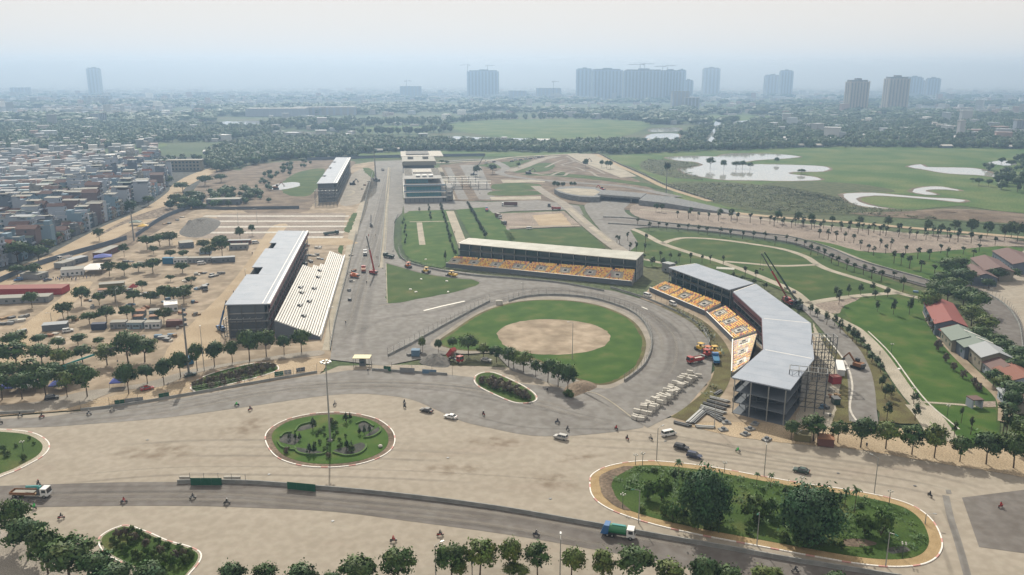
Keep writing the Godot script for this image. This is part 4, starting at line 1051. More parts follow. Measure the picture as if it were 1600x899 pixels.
# a long building of open floors under one sheet roof; a-b is its front edge, d-c its back edge
func suite_block(called: String, label: String, a: Vector2, b: Vector2, c: Vector2, d: Vector2, h: float, roof: String, fascia: String, floors := 3, notches := [], open_end := 0, bay := 8.0, gutter := true) -> Node3D:
	var t := thing(called, label, "grandstand building", v3(a))
	b -= a; c -= a; d -= a
	a = Vector2.ZERO
	var n := maxi(2, int(round(b.length() / bay)))
	var at := func(u: float, w: float, y: float) -> Vector3:
		return v3(a.lerp(b, u).lerp(d.lerp(c, u), w), y)
	var deep := (a.distance_to(d) + b.distance_to(c)) / 2
	var over := 0.8 / deep
	var fr: float = 1.6 / deep
	for i in n:
		var u0 := float(i) / n
		var u1 := float(i + 1) / n
		var back := 1.0 + over
		for q in notches:
			if i == int(q[0] * n):
				back = q[1]
		var mb := MB.new()
		var gap := 0.03 / (b.length() / n) / n
		mb.hexa([at.call(u0 + gap, -over, h), at.call(u1 - gap, -over, h), at.call(u1 - gap, back, h + 0.25), at.call(u0 + gap, back, h + 0.25), at.call(u0 + gap, -over, h + 0.4), at.call(u1 - gap, -over, h + 0.4), at.call(u1 - gap, back, h + 0.65), at.call(u0 + gap, back, h + 0.65)])
		obj("roof_panel", mb, M[roof], t)
	if gutter:
		var mb := MB.new()
		mb.bar(at.call(0, -over * 0.2, h + 0.5), at.call(1, -over * 0.2, h + 0.5), 1.1, 0.25)
		obj("roof_gutter", mb, M.white_paint if roof == "sheet_roof" else M.pale_roof, t)
		mb = MB.new()
		mb.bar(at.call(0, 0.14, h + 0.55), at.call(1, 0.14, h + 0.55), 0.35, 0.14)
		obj("roof_ridge", mb, M.white_paint, t)
	else:
		var mb := MB.new()
		mb.bar(at.call(0.004, 0, h + 0.42), at.call(0.004, 1, h + 0.68), 0.4, 0.1)
		obj("roof_seam", mb, M.white_paint, t)
	if fascia:
		var mb := MB.new()
		mb.bar(at.call(0, -over, h - 0.9), at.call(1, -over, h - 0.9), 0.2, 1.8)
		obj("fascia", mb, M[fascia], t)
	for k in floors:
		var y := h * k / floors
		var mb := MB.new()
		mb.hexa([at.call(0, 0.0, y - 0.2), at.call(1, 0, y - 0.2), at.call(1, 1, y - 0.2), at.call(0, 1, y - 0.2), at.call(0, 0, y + 0.15), at.call(1, 0, y + 0.15), at.call(1, 1, y + 0.15), at.call(0, 1, y + 0.15)])
		obj("floor_slab", mb, M.floor_slab if fascia else M.render_dark, t)
		if k > 0:
			mb = MB.new()
			mb.bar(at.call(0, 0, y + 0.7), at.call(1, 0, y + 0.7), 0.08, 1.0)
			obj("railing", mb, M.glass_front if fascia == "" else M[fascia], t)
	for i in n:
		var u0 := (i + 0.03) / n
		var u1 := (i + 0.97) / n
		for k in floors:
			if open_end > 0 and i >= n - open_end or open_end < 0 and i < -open_end:
				continue
			var y0 := h * k / floors + 0.2
			var y1 := h * (k + 1) / floors - 0.35
			var mb := MB.new()
			mb.hexa([at.call(u0, fr, y0), at.call(u1, fr, y0), at.call(u1, fr + 0.01, y0), at.call(u0, fr + 0.01, y0), at.call(u0, fr, y1), at.call(u1, fr, y1), at.call(u1, fr + 0.01, y1), at.call(u0, fr + 0.01, y1)])
			obj("window_panel", mb, M.glass_front, t)
		if i % 2 == 0 and not (open_end > 0 and i >= n - open_end):
			var mb := MB.new()
			var u2 := minf(1.0, float(i + 2) / n)
			mb.hexa([at.call(float(i) / n, 0.985, 0), at.call(u2, 0.985, 0), at.call(u2, 1, 0), at.call(float(i) / n, 1, 0), at.call(float(i) / n, 0.985, h), at.call(u2, 0.985, h), at.call(u2, 1, h), at.call(float(i) / n, 1, h)])
			obj("back_wall", mb, M.cement, t)
	var cb := MB.new()
	cb.box(Vector3(0, h / 2, 0), Vector3(0.3, h, 0.3))
	var col := cb.mesh(M.galvanised if fascia == "" else M.steel)
	for i in n + 1:
		put("column", col, t, Transform3D(Basis(), at.call(float(i) / n, 0.02, 0)))
	for e in [0, 1]:
		for w in [0.33, 0.66, 0.97]:
			put("column", col, t, Transform3D(Basis(), at.call(e, w, 0)))
		if open_end == 0:
			var mb := MB.new()
			var u: float = 0.004 if e == 0 else 0.996
			mb.hexa([at.call(u, fr, 0), at.call(u, 0.98, 0), at.call(u + 0.002, 0.98, 0), at.call(u + 0.002, fr, 0), at.call(u, fr, h), at.call(u, 0.98, h), at.call(u + 0.002, 0.98, h), at.call(u + 0.002, fr, h)])
			obj("end_wall", mb, M.cement if fascia == "" else M.render_dark, t)
	return t


# stepped rows; a-b is the low front edge, d-c the high back edge. reach gives how far along each row goes.
func seat_bank(called: String, label: String, a: Vector2, b: Vector2, c: Vector2, d: Vector2, h0: float, h1: float, rows: int, step: String, seats: int, holes: Array, reach = null) -> Node3D:
	var t := thing(called, label, "grandstand", v3(a))
	b -= a; c -= a; d -= a
	a = Vector2.ZERO
	var at := func(u: float, w: float, y: float) -> Vector3:
		return v3(a.lerp(b, u).lerp(d.lerp(c, u), w), y)
	var rng := RandomNumberGenerator.new()
	rng.seed = rows * 31 + int(b.length())
	var at_seat := []
	var tint := []
	var along := turn_of(b)
	for i in rows:
		var w0 := float(i) / rows
		var w1 := w0 + (0.76 if seats == 0 else 1.0) / rows
		var y := lerpf(h0, h1, float(i) / (rows - 1))
		var u1: float = 1.0 if reach == null else reach.call(i)
		var mb := MB.new()
		mb.hexa([at.call(0, w0, y - 0.55), at.call(u1, w0, y - 0.55), at.call(u1, w1, y - 0.55), at.call(0, w1, y - 0.55), at.call(0, w0, y), at.call(u1, w0, y), at.call(u1, w1, y), at.call(0, w1, y)])
		obj("terrace_step", mb, M[step if seats != 1 else "kerb"], t)
		if seats == 0:
			continue
		var n := int(a.lerp(d, w0).distance_to(b.lerp(c, w0)) / 0.62)
		for k in n:
			var u := (k + 0.5) / n
			var skip := false
			for hole in holes:
				if absf(u - hole) < 3.4 / b.length() and w0 > 0.18 and w0 < 0.72:
					skip = true
			if skip or fmod(u * n, 26.0) < 1.6 or (seats == 2 and k % 5 < 3 and rng.randf() < 0.95):
				continue
			at_seat.append(Transform3D(Basis(Vector3.UP, along), at.call(u, w0 + 0.5 / rows, y)))
			var f := rng.randf()
			var chess := (int(k / 2.0) + i + (rng.randi() % 3) / 2) % 2 == 0
			if chess:
				tint.append(lin(0.72, 0.42, 0.05) if f < 0.6 else lin(0.70, 0.24, 0.03))
			else:
				tint.append(lin(0.16, 0.03, 0.035) if f < 0.5 else lin(0.55, 0.12, 0.025) if f < 0.85 else lin(0.75, 0.40, 0.03))
	if at_seat:
		var sb := MB.new()
		sb.box(Vector3(0, 0.40, 0.02), Vector3(0.50, 0.07, 0.46))
		sb.box(Vector3(0, 0.62, -0.0 + 0.24), Vector3(0.50, 0.48, 0.07), Basis(Vector3.RIGHT, 0.15))
		var seat := MB.new()
		# the backrest stands on the side away from the track
		var side := 1.0 if (d - a).dot(Vector2(sin(along), cos(along))) > 0 else -1.0
		seat.box(Vector3(0, 0.40, 0), Vector3(0.50, 0.07, 0.46))
		seat.box(Vector3(0, 0.64, 0.24 * side), Vector3(0.50, 0.50, 0.07))
		multi("seat", seat.mesh(M.tinted), at_seat, tint, t)
	var wb := MB.new()
	wb.hexa([at.call(0, -0.03, 0), at.call(1, -0.03, 0), at.call(1, 0.0, 0), at.call(0, 0.0, 0), at.call(0, -0.03, h0 + 0.7), at.call(1, -0.03, h0 + 0.7), at.call(1, 0.0, h0 + 0.7), at.call(0, 0.0, h0 + 0.7)])
	obj("front_wall", wb, M.render_dark if seats else M[step], t)
	wb = MB.new()
	wb.bar(at.call(0, -0.015, h0 + 0.75), at.call(1, -0.015, h0 + 0.75), 0.5, 0.12)
	obj("coping", wb, M.white_paint, t)
	for e in [0.0, 1.0]:
		var eb := MB.new()
		var u0: float = e - 0.002
		var last: float = 1.0
		if e > 0.5 and reach != null:
			last = 0.45
		var y1 := lerpf(h0, h1, last)
		for f in [[0.0, last]]:
			eb.hexa([at.call(u0, f[0], 0), at.call(u0, f[1], 0), at.call(u0 + 0.004, f[1], 0), at.call(u0 + 0.004, f[0], 0), at.call(u0, f[0], h0 - 0.3), at.call(u0, f[1], y1 - 0.3), at.call(u0 + 0.004, f[1], y1 - 0.3), at.call(u0 + 0.004, f[0], h0 - 0.3)])
		obj("end_wall", eb, M.cement if seats else M.render_dark, t)
	for k in 9:
		var w := 0.98
		var u: float = k / 8.0 * (1.0 if reach == null else reach.call(rows - 1))
		var pb := MB.new()
		pb.tube(at.call(u, w, 0), at.call(u, w, h1 - 0.5), 0.2, 0.2, 6)
		obj("support", pb, M.steel, t)
	for hole in holes:
		var u: float = hole
		var du: float = 1.7 / b.length()
		var mb := MB.new()
		var y0 := lerpf(h0, h1, 0.30)
		mb.hexa([at.call(u - du, 0.30, y0), at.call(u + du, 0.30, y0), at.call(u + du, 0.66, y0), at.call(u - du, 0.66, y0), at.call(u - du, 0.30, y0 + 0.5), at.call(u + du, 0.30, y0 + 0.5), at.call(u + du, 0.66, y0 + 1.9), at.call(u - du, 0.66, y0 + 1.9)])
		var rim := obj("stair_surround", mb, M.kerb, t)
		mb = MB.new()
		du *= 0.5
		mb.hexa([at.call(u - du, 0.40, y0 + 0.5), at.call(u + du, 0.40, y0 + 0.5), at.call(u + du, 0.56, y0 + 0.5), at.call(u - du, 0.56, y0 + 0.5), at.call(u - du, 0.40, y0 + 0.98), at.call(u + du, 0.40, y0 + 0.98), at.call(u + du, 0.56, y0 + 1.6), at.call(u - du, 0.56, y0 + 1.6)])
		obj("stair_opening_shade", mb, M.opening_shade, rim)  # solid dark block stands in for the shade within the opening
	return t


# a bolted steel frame of posts, rails and braces
func frame_tower(called: String, label: String, at: Vector2, turn: float, w: float, dp: float, h: float, nx: int, ny: int) -> void:
	var t := thing(called, label, "scaffold", v3(at), turn, "steel frames round the curved stand")
	for i in nx + 1:
		for j in 2:
			var mb := MB.new()
			var x := -w / 2 + w * i / nx
			mb.tube(Vector3(x, 0, -dp / 2 + dp * j), Vector3(x, h, -dp / 2 + dp * j), 0.16, 0.16, 5)
			obj("post", mb, M.steel, t)
	for k in ny + 1:
		var y := h * (k + 0.6) / (ny + 0.6)
		for j in 2:
			var mb := MB.new()
			mb.bar(Vector3(-w / 2, y, -dp / 2 + dp * j), Vector3(w / 2, y, -dp / 2 + dp * j), 0.18, 0.22)
			obj("rail", mb, M.galvanised if k == ny else M.steel, t)
		for i in nx + 1:
			var mb := MB.new()
			var x := -w / 2 + w * i / nx
			mb.bar(Vector3(x, y, -dp / 2), Vector3(x, y, dp / 2), 0.16, 0.2)
			obj("beam", mb, M.galvanised if k == ny else M.steel, t)
	for i in nx:
		for k in ny:
			var mb := MB.new()
			var x := -w / 2 + w * i / nx
			mb.bar(Vector3(x, h * (k + 0.6) / (ny + 0.6), dp / 2), Vector3(x + w / nx, h * (k + 1.6) / (ny + 0.6), dp / 2), 0.1, 0.1)
			obj("brace", mb, M.steel, t)


func grandstands() -> void:
	# left stand and its terraces
	suite_block("suite_building", "long stand with light blue sheet roof and maroon fascia beside the white terraces", xz(-105.3,-340.8), xz(-130.3,-513.5), xz(-147.8,-513.5), xz(-122.6,-338.7), 14.6, "sheet_roof", "maroon", 4, [[0.36, 0.72], [0.40, 0.72], [0.70, 0.80], [0.74, 0.80]], 0, 8.0)
	seat_bank("white_terraces", "white concrete terraces of an unfinished stand, still without seats", xz(-82.9,-337), xz(-104.8,-500.3), xz(-102.8,-339.1) + xz(-104.8,-500.3) - xz(-82.9,-337), xz(-102.8,-339.1), 1.6, 8.2, 19, "terrace", 0, [],
		func(i: int) -> float: return 1.0 if i < 9 else 0.76 if i < 11 else 0.71 if i < 14 else 0.66)
	var tb := MB.new()
	for q in [[0.12, 0.45], [0.27, 0.46], [0.42, 0.47], [0.57, 0.48], [0.66, 0.50], [0.2, 0.62], [0.33, 0.70], [0.38, 0.78]]:
		var k: float = q[0]
		var p: Vector2 = xz(-82.9,-337).lerp(xz(-104.8,-500.3), k).lerp(xz(-102.8,-339.1).lerp(xz(-102.8,-339.1) + xz(-104.8,-500.3) - xz(-82.9,-337), k), q[1])
		var sb := MB.new()
		var y := lerpf(1.6, 8.2, q[1])
		sb.box(Vector3(0, 0.35, 0), Vector3(1.5, 0.5, 4.5))
		sb.box(Vector3(-0.4, 0.9, 1.2), Vector3(1.1, 0.6, 1.2))
		tag(obj("formwork_stack", sb, M.steel), "dark formwork stack on the white terraces, %s counted from the plaza" % nth([1, 3, 6, 7, 8, 2, 4, 5][[0.12, 0.27, 0.42, 0.57, 0.66, 0.2, 0.33, 0.38].find(k)]), "formwork", "formwork stacks on the terraces").position = v3(p, y)
	# far stand
	suite_block("suite_building", "far stand with light blue sheet roof beyond the parking ground", xz(-159.1,-741), xz(-192.8,-983), xz(-208.8,-983), xz(-174.8,-736), 16.5, "sheet_roof", "steel", 4, [[0.22, 0.82], [0.5, 0.82], [0.78, 0.82]], 0, 10.0)
	# central stand
	suite_block("suite_building", "long central stand with a cream roof and glazed floors above orange seats", xz(-32.5,-486.7), xz(68.6,-440.2), xz(75.1,-457), xz(-27.1,-500.9), 12.2, "pale_roof", "", 3, [], 0, 7.5, false)
	seat_bank("seat_bank", "bank of orange, yellow and red seats before the long central stand", xz(-39.3,-475.5), xz(65,-430.8), xz(67.8,-440.1), xz(-35.3,-474.8), 2.0, 6.2, 11, "terrace", 1, [0.03, 0.145, 0.27, 0.395, 0.52, 0.65, 0.78, 0.92])
	# curved stand: four blocks round the bend
	suite_block("suite_building", "first block of the curved stand, nearest the central stand", xz(83.1,-421.4), xz(103.1,-374.5), xz(117.1,-385.6), xz(98.3,-429.1), 12.2, "sheet_roof", "", 3, [], 0, 6.5, false)
	suite_block("suite_building", "second block of the curved stand with orange barred front", xz(104,-370.9), xz(104.9,-326.9), xz(121,-319.6), xz(117.7,-384.3), 12.2, "sheet_roof", "maroon", 3, [], 0, 6.5, false)
	suite_block("suite_building", "third block of the curved stand beside the frame tower", xz(104.9,-326.9), xz(93.4,-286.5), xz(106.8,-276), xz(121,-319.6), 12.2, "sheet_roof", "maroon", 3, [], 0, 6.5, false)
	suite_block("suite_building", "open unfinished end block of the curved stand on bare steel columns", xz(93.4,-286.5), xz(74.2,-257.4), xz(88.6,-246.5), xz(106.8,-276), 12.2, "sheet_roof", "", 3, [], 4, 7.0, false)
	seat_bank("seat_bank", "bank of orange seats below the first block of the curved stand", xz(72.7,-418.5), xz(91.7,-374.2), xz(98.9,-373.1), xz(79,-415.4), 1.8, 6.0, 10, "terrace", 1, [0.16, 0.52, 0.86])
	seat_bank("seat_bank", "bank of yellow seats below the second block of the curved stand", xz(92.1,-372), xz(94.2,-332.6), xz(102.8,-329), xz(99.3,-368.6), 1.8, 6.0, 10, "terrace", 1, [0.17, 0.5, 0.84])
	seat_bank("seat_bank", "half fitted bank of white steps with sparse yellow seats", xz(93.5,-330), xz(82.9,-291.1), xz(89.1,-291.5), xz(102.3,-326.3), 1.8, 6.0, 12, "terrace", 2, [0.16, 0.5, 0.84])
	frame_tower("frame_tower", "tall steel frame with rails behind the third block of the curved stand", xz(116.2,-289.8), 0.0, 8.0, 4.0, 17.0, 3, 5)
	frame_tower("frame_tower", "lower steel frame topped with a rail grid behind the end block", xz(100,-260.4), -0.35, 12.0, 5.0, 14.5, 4, 4)
	frame_tower("frame_tower", "bare steel frame under the open end block", xz(86.3,-260.4), -0.25, 13.0, 10.0, 7.5, 4, 2)
	frame_tower("frame_tower", "steel frame against the near end of the blue roofed stand", xz(-116.1,-339.6), 0.1, 16.0, 4.0, 9.0, 6, 3)
	frame_tower("frame_tower", "dark steel frame in front of the far stand", xz(-163.9,-719), 0.1, 19.0, 6.0, 13.0, 6, 4)
	# small shelter on the park path
	var t := thing("shelter", "small flat roofed shelter on posts by the park path", "shelter", v3(xz(122.4,-457.5)), -0.3)
	var mb := MB.new()
	mb.box(Vector3(0, 3.5, 0), Vector3(10, 0.35, 5))
	obj("roof", mb, M.pale_roof, t)
	for x in [-4.5, 4.5]:
		for z in [-2, 2]:
			mb = MB.new()
			mb.tube(Vector3(x, 0, z), Vector3(x, 3.4, z), 0.12, 0.12)
			obj("post", mb, M.steel, t)
	# bridge with its embankments
	t = thing("road_bridge", "concrete road bridge over the wide track apron", "bridge", v3(xz(81,-754)))
	var o: Vector2 = xz(81,-754)
	mb = MB.new()
	mb.hexa([v3(xz(78.9,-750) - o, 3.6), v3(xz(114.7,-730) - o, 3.6), v3(xz(125.5,-762) - o, 3.6), v3(xz(89.5,-788) - o, 3.6), v3(xz(78.9,-750) - o, 4.6), v3(xz(114.7,-730) - o, 4.6), v3(xz(125.5,-762) - o, 4.6), v3(xz(89.5,-788) - o, 4.6)])
	obj("deck", mb, M.wall_stone, t)
	mb = MB.new()
	mb.bar(v3(xz(78.9,-750) - o, 5.1), v3(xz(114.7,-730) - o, 5.1), 0.3, 1.0)
	obj("parapet", mb, M.barrier, t)
	for q in [xz(91.7,-754), xz(107.8,-742)]:
		mb = MB.new()
		mb.box(v3(q - o, 1.8), Vector3(1.0, 3.6, 12.0))
		obj("pier", mb, M.cement, t)
	mb = MB.new()
	mb.prism(ln([41,-792,44.7,-770,52.1,-754,61.2,-742,70.7,-738,78.8,-738,89.2,-779,82,-806,63.8,-815,47.6,-810]), 0, 4.6)
	struct("embankment", "curved grey stone embankment left of the bridge", mb, M.wall_stone)
	sheet("path", "pale paving on top of the curved embankment", ln([42.7,-790,62.5,-800,80.4,-790,83.4,-772,74.9,-746,61.8,-750,51.4,-763,46.2,-777]), 4.65, M.concrete)
	mb = MB.new()
	var p := [xz(111.9,-719), xz(133,-704), xz(151.4,-686.6), xz(170.6,-676.5), xz(184.9,-670)]
	var back := [xz(124.9,-758), xz(145.6,-742), xz(161.1,-719), xz(176.7,-697), xz(187.5,-679.8)]
	for i in 4:
		var h0: float = [4.6, 4.2, 3.2, 1.7, 0.2][i]
		var h1: float = [4.6, 4.2, 3.2, 1.7, 0.2][i + 1]
		mb.hexa([v3(p[i]), v3(p[i + 1]), v3(back[i + 1]), v3(back[i]), v3(p[i], h0), v3(p[i + 1], h1), v3(back[i + 1], h1), v3(back[i], h0)])
	struct("embankment", "long grey embankment ramp right of the bridge", mb, M.wall_stone)


func slab(t: Node3D, called: String, x0: float, x1: float, z0: float, z1: float, y0: float, y1: float, m: String) -> MeshInstance3D:
	var mb := MB.new()
	mb.box(Vector3((x0 + x1) / 2, (y0 + y1) / 2, (z0 + z1) / 2), Vector3(x1 - x0, y1 - y0, z1 - z0))
	return obj(called, mb, M[m], t)


func pit_building() -> void:
	# own frame: x across from the straight to the paddock, -z along the straight
	var o: Vector2 = xz(-96.3,-734)
	var d: Vector2 = xz(-136.8,-1029) - o
	var t := thing("pit_building", "long glazed pit building with stepped terraces beside the main straight", "building", v3(o), turn_of(d) - PI / 2)
	var w := 34.0
	slab(t, "base_floor", 0, w, -110, 0, 0, 4.2, "render_dark")
	for i in 8:
		slab(t, "garage_door", 0.6 + i * 4.2, 4.2 + i * 4.2, 0, 0.2, 0.3, 3.6, "container_grey")
	slab(t, "terrace_slab", -1, w + 3, -110, 1.5, 4.2, 4.9, "white_paint")
	for k in 2:
		var y := 4.9 + k * 4.6
		slab(t, "core", 1.5, w - 1, -110, -2.5 - k * 7, y, y + 4.0, "render_dark")
		for i in 11:
			slab(t, "window_pane", 1.6 + i * 2.85, 4.3 + i * 2.85, -2.5 - k * 7, -2.3 - k * 7, y + 0.2, y + 3.8, "teal_glass")
		for i in 18:
			slab(t, "side_window", 1.3, 1.5, -9 - i * 5.6 - k * 7, -4 - i * 5.6 - k * 7, y + 0.3, y + 3.6, "teal_glass")
		slab(t, "terrace_slab", -1, w + 3, -110, -1 - k * 7, y + 4.0, y + 4.6, "white_paint" if k == 0 else "floor_slab")
		slab(t, "railing", -0.9, w + 2.9, -1.3 - k * 7, -1.1 - k * 7, y + 4.6, y + 5.6, "panel_blue")
	slab(t, "upper_floor", 1.5, 22, -110, -26, 14.1, 18.0, "render_dark")
	for i in 7:
		slab(t, "window_pane", 1.7 + i * 2.9, 4.4 + i * 2.9, -26, -25.8, 14.3, 17.7, "teal_glass")
	slab(t, "roof", 0, w, -114, -24, 18.0, 18.6, "floor_slab")
	slab(t, "roof_house", 9, 27, -92, -66, 18.6, 20.0, "kerb")
	for i in 10:
		slab(t, "roof_beam", 0.5, 8, -52 - i * 6, -51 - i * 6, 18.6, 19.4, "kerb")
		slab(t, "roof_beam", 28, 35, -52 - i * 6, -51 - i * 6, 18.6, 19.4, "kerb")
	for i in 3:
		slab(t, "roof_unit", 11 + i * 6, 15 + i * 6, -40, -35, 18.6, 20.4, "galvanised")
	slab(t, "rear_block", 0, 32, -178, -122, 0, 21, "render_dark")
	slab(t, "cornice", -1, 34, -180, -119, 21, 24.5, "tin_cream")
	slab(t, "parapet", -0.5, 33.5, -119.6, -118.9, 24.5, 25.3, "render_cream")
	for i in 2:
		slab(t, "roof_house", 5 + i * 16, 11 + i * 16, -160, -150, 24.5, 27, "cement")
	slab(t, "far_block", 0, 30, -260, -205, 0, 20, "render_dark")
	slab(t, "far_roof", -2, 46, -266, -200, 21.5, 23, "kerb")
	slab(t, "far_roof_top", 4, 30, -250, -215, 23, 24.2, "cement")
	for k in 5:
		for j in 2:
			slab(t, "stair_post", w + 3.5 + j * 5.5, w + 4.0 + j * 5.5, -3 - k * 5, -2.5 - k * 5, 0, 14, "galvanised")
		for j in 4:
			slab(t, "stair_deck", w + 3.5, w + 9.5, -5.5 - k * 5, -2.0 - k * 5, 2.5 + j * 3.4, 2.8 + j * 3.4, "floor_slab")
	# long footbridges reaching out over the paddock
	for q in [["white footbridge from the pit building across the paddock", xz(-76,-847), xz(-34.8,-858), 7.0], ["lower covered walkway in front of the white footbridge", xz(-71.4,-831), xz(-21.4,-831), 5.0]]:
		var a: Vector2 = q[1]
		var b: Vector2 = q[2]
		var f := thing("footbridge", q[0], "bridge", v3(a))
		var mb := MB.new()
		mb.bar(v3(Vector2.ZERO, q[3]), v3(b - a, q[3]), 3.2, 0.5)
		obj("deck", mb, M.white_paint, f)
		mb = MB.new()
		mb.bar(v3(Vector2.ZERO, q[3] + 2.6), v3(b - a, q[3] + 2.6), 3.4, 0.3)
		obj("roof", mb, M.pale_roof, f)
		for i in 6:
			mb = MB.new()
			mb.box(v3((b - a) * (i + 0.5) / 6.0, q[3] / 2 + 1.2), Vector3(0.6, q[3] + 2.4, 0.6))
			obj("pier", mb, M.cement, f)


func tower_crane(label: String, at: Vector3, h: float, jib: float, turn: float) -> void:
	var t := thing("tower_crane", label, "crane", at, turn, "cranes on the far towers")
	var mb := MB.new()
	mb.tube(Vector3.ZERO, Vector3(0, h, 0), 1.3, 1.1, 4)
	obj("mast", mb, M.steel, t)
	mb = MB.new()
	mb.bar(Vector3(-jib * 0.3, h, 0), Vector3(jib, h, 0), 1.6, 1.8)
	obj("jib", mb, M.steel, t)
	mb = MB.new()
	mb.box(Vector3(-jib * 0.28, h - 1.5, 0), Vector3(4, 4, 3))
	obj("counterweight", mb, M.cement, t)
	mb = MB.new()
	mb.tube(Vector3(0, h, 0), Vector3(0, h + 9, 0), 0.8, 0.3, 4)
	obj("apex", mb, M.steel, t)
	for x in [-jib * 0.27, jib * 0.7]:
		mb = MB.new()
		mb.bar(Vector3(0, h + 9, 0), Vector3(x, h + 0.8, 0), 0.3, 0.3)
		obj("tie", mb, M.steel, t)


func skyline() -> void:
	# base, height and width in metres come from where each tower meets the plain
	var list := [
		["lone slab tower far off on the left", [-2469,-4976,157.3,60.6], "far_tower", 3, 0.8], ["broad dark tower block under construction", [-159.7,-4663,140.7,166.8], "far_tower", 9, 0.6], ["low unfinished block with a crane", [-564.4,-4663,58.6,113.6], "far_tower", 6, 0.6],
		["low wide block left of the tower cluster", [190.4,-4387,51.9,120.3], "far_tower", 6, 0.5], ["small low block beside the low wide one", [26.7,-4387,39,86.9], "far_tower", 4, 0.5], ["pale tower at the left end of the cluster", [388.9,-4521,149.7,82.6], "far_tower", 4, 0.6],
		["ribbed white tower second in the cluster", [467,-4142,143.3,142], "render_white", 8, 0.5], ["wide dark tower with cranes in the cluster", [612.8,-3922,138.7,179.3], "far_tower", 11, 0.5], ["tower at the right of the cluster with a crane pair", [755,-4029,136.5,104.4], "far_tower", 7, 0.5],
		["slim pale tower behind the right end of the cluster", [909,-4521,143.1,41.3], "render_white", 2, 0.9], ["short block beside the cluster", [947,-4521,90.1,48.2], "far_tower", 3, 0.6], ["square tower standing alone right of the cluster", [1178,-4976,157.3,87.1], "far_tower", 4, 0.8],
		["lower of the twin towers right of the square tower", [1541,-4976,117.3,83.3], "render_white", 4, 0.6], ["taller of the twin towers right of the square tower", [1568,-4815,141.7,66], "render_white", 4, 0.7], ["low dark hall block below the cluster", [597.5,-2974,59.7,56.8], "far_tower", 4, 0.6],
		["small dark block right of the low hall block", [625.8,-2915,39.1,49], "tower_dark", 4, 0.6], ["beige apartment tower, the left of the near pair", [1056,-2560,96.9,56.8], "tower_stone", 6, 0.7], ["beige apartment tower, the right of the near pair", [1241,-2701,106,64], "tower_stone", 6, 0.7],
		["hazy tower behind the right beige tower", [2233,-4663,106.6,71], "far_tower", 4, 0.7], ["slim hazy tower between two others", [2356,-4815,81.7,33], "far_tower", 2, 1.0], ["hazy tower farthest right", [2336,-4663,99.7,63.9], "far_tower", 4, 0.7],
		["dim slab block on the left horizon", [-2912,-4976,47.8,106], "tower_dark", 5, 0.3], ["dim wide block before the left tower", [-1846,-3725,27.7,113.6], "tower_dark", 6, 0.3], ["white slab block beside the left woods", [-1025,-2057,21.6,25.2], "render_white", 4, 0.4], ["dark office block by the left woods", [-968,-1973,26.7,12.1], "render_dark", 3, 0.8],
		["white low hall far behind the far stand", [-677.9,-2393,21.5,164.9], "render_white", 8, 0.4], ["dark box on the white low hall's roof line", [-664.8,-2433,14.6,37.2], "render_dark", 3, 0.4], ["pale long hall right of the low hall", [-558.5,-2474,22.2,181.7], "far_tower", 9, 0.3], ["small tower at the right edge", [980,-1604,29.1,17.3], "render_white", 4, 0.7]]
	for q in list:
		var g: Array = q[1]
		var h: float = g[2]
		var w: float = g[3]
		var dp: float = w * q[4]
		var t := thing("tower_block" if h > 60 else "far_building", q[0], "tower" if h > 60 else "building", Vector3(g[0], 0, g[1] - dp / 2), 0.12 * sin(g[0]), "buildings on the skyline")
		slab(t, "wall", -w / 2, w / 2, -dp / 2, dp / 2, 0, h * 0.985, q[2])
		var n: int = q[3]
		for i in n + 1:
			var x := -w / 2 + w * i / n
			slab(t, "pier", x - w / n * 0.16, x + w / n * 0.16, dp / 2, dp / 2 + 1.6, 0, h * (0.985 if i % 2 else 1.0), "render_white" if q[2] != "tower_stone" else "tower_stone")
		if h > 60:
			for i in n:
				var x := -w / 2 + w * (i + 0.5) / n
				slab(t, "window_bay", x - w / n * 0.2, x + w / n * 0.2, dp / 2 - 0.2, dp / 2 + 0.4, 6, h * 0.96, "tower_dark")
			for i in 2:
				slab(t, "side_bay", w / 2 - 0.3, w / 2 + 0.5, -dp * 0.3 + i * dp * 0.35, -dp * 0.15 + i * dp * 0.35, 6, h * 0.96, "tower_dark")
				slab(t, "side_bay", -w / 2 - 0.5, -w / 2 + 0.3, -dp * 0.3 + i * dp * 0.35, -dp * 0.15 + i * dp * 0.35, 6, h * 0.96, "tower_dark")
			slab(t, "roof_crown", -w * 0.44, w * 0.44, -dp * 0.4, dp * 0.4, h * 0.985, h + 4, "tower_dark")
			slab(t, "roof_house", -w * 0.12, w * 0.16, -dp * 0.2, dp * 0.2, h + 4, h + 9, "tower_dark")
		else:
			slab(t, "roof", -w / 2 - 0.6, w / 2 + 0.6, -dp / 2 - 0.6, dp / 2 + 0.6, h * 0.985, h + 0.8, "tin_cream" if q[2] == "render_white" else "tower_dark")
	for q in [["crane on the left corner of the broad dark tower", [-244.9,-4663,174.7,3.5], 44.0, 2.9], ["crane on the right part of the broad dark tower", [-134.9,-4663,171.3,3.5], 40.0, 0.2], ["crane over the low unfinished block", [-585.7,-4663,89.5,3.5], 30.0, 0.3], ["left crane over the wide cluster tower", [594.8,-3922,167.3,3], 55.0, 2.8], ["second crane over the wide cluster tower", [615.8,-3922,170.1,3], 45.0, 0.1],
			["left of the crane pair on the cluster", [699.5,-3922,158.7,3], 38.0, 2.9], ["right of the crane pair on the cluster", [723,-3922,161.6,3], 40.0, 0.2], ["lone crane left of the tower cluster", [210.9,-4261,88.1,3.2], 30.0, 0.4]]:
		var g: Array = q[1]
		tower_crane(q[0], Vector3(g[0], 0, g[1] - 12.0), g[2] - 2.0, q[2], q[3])


# ---------------------------------------------------------------- houses

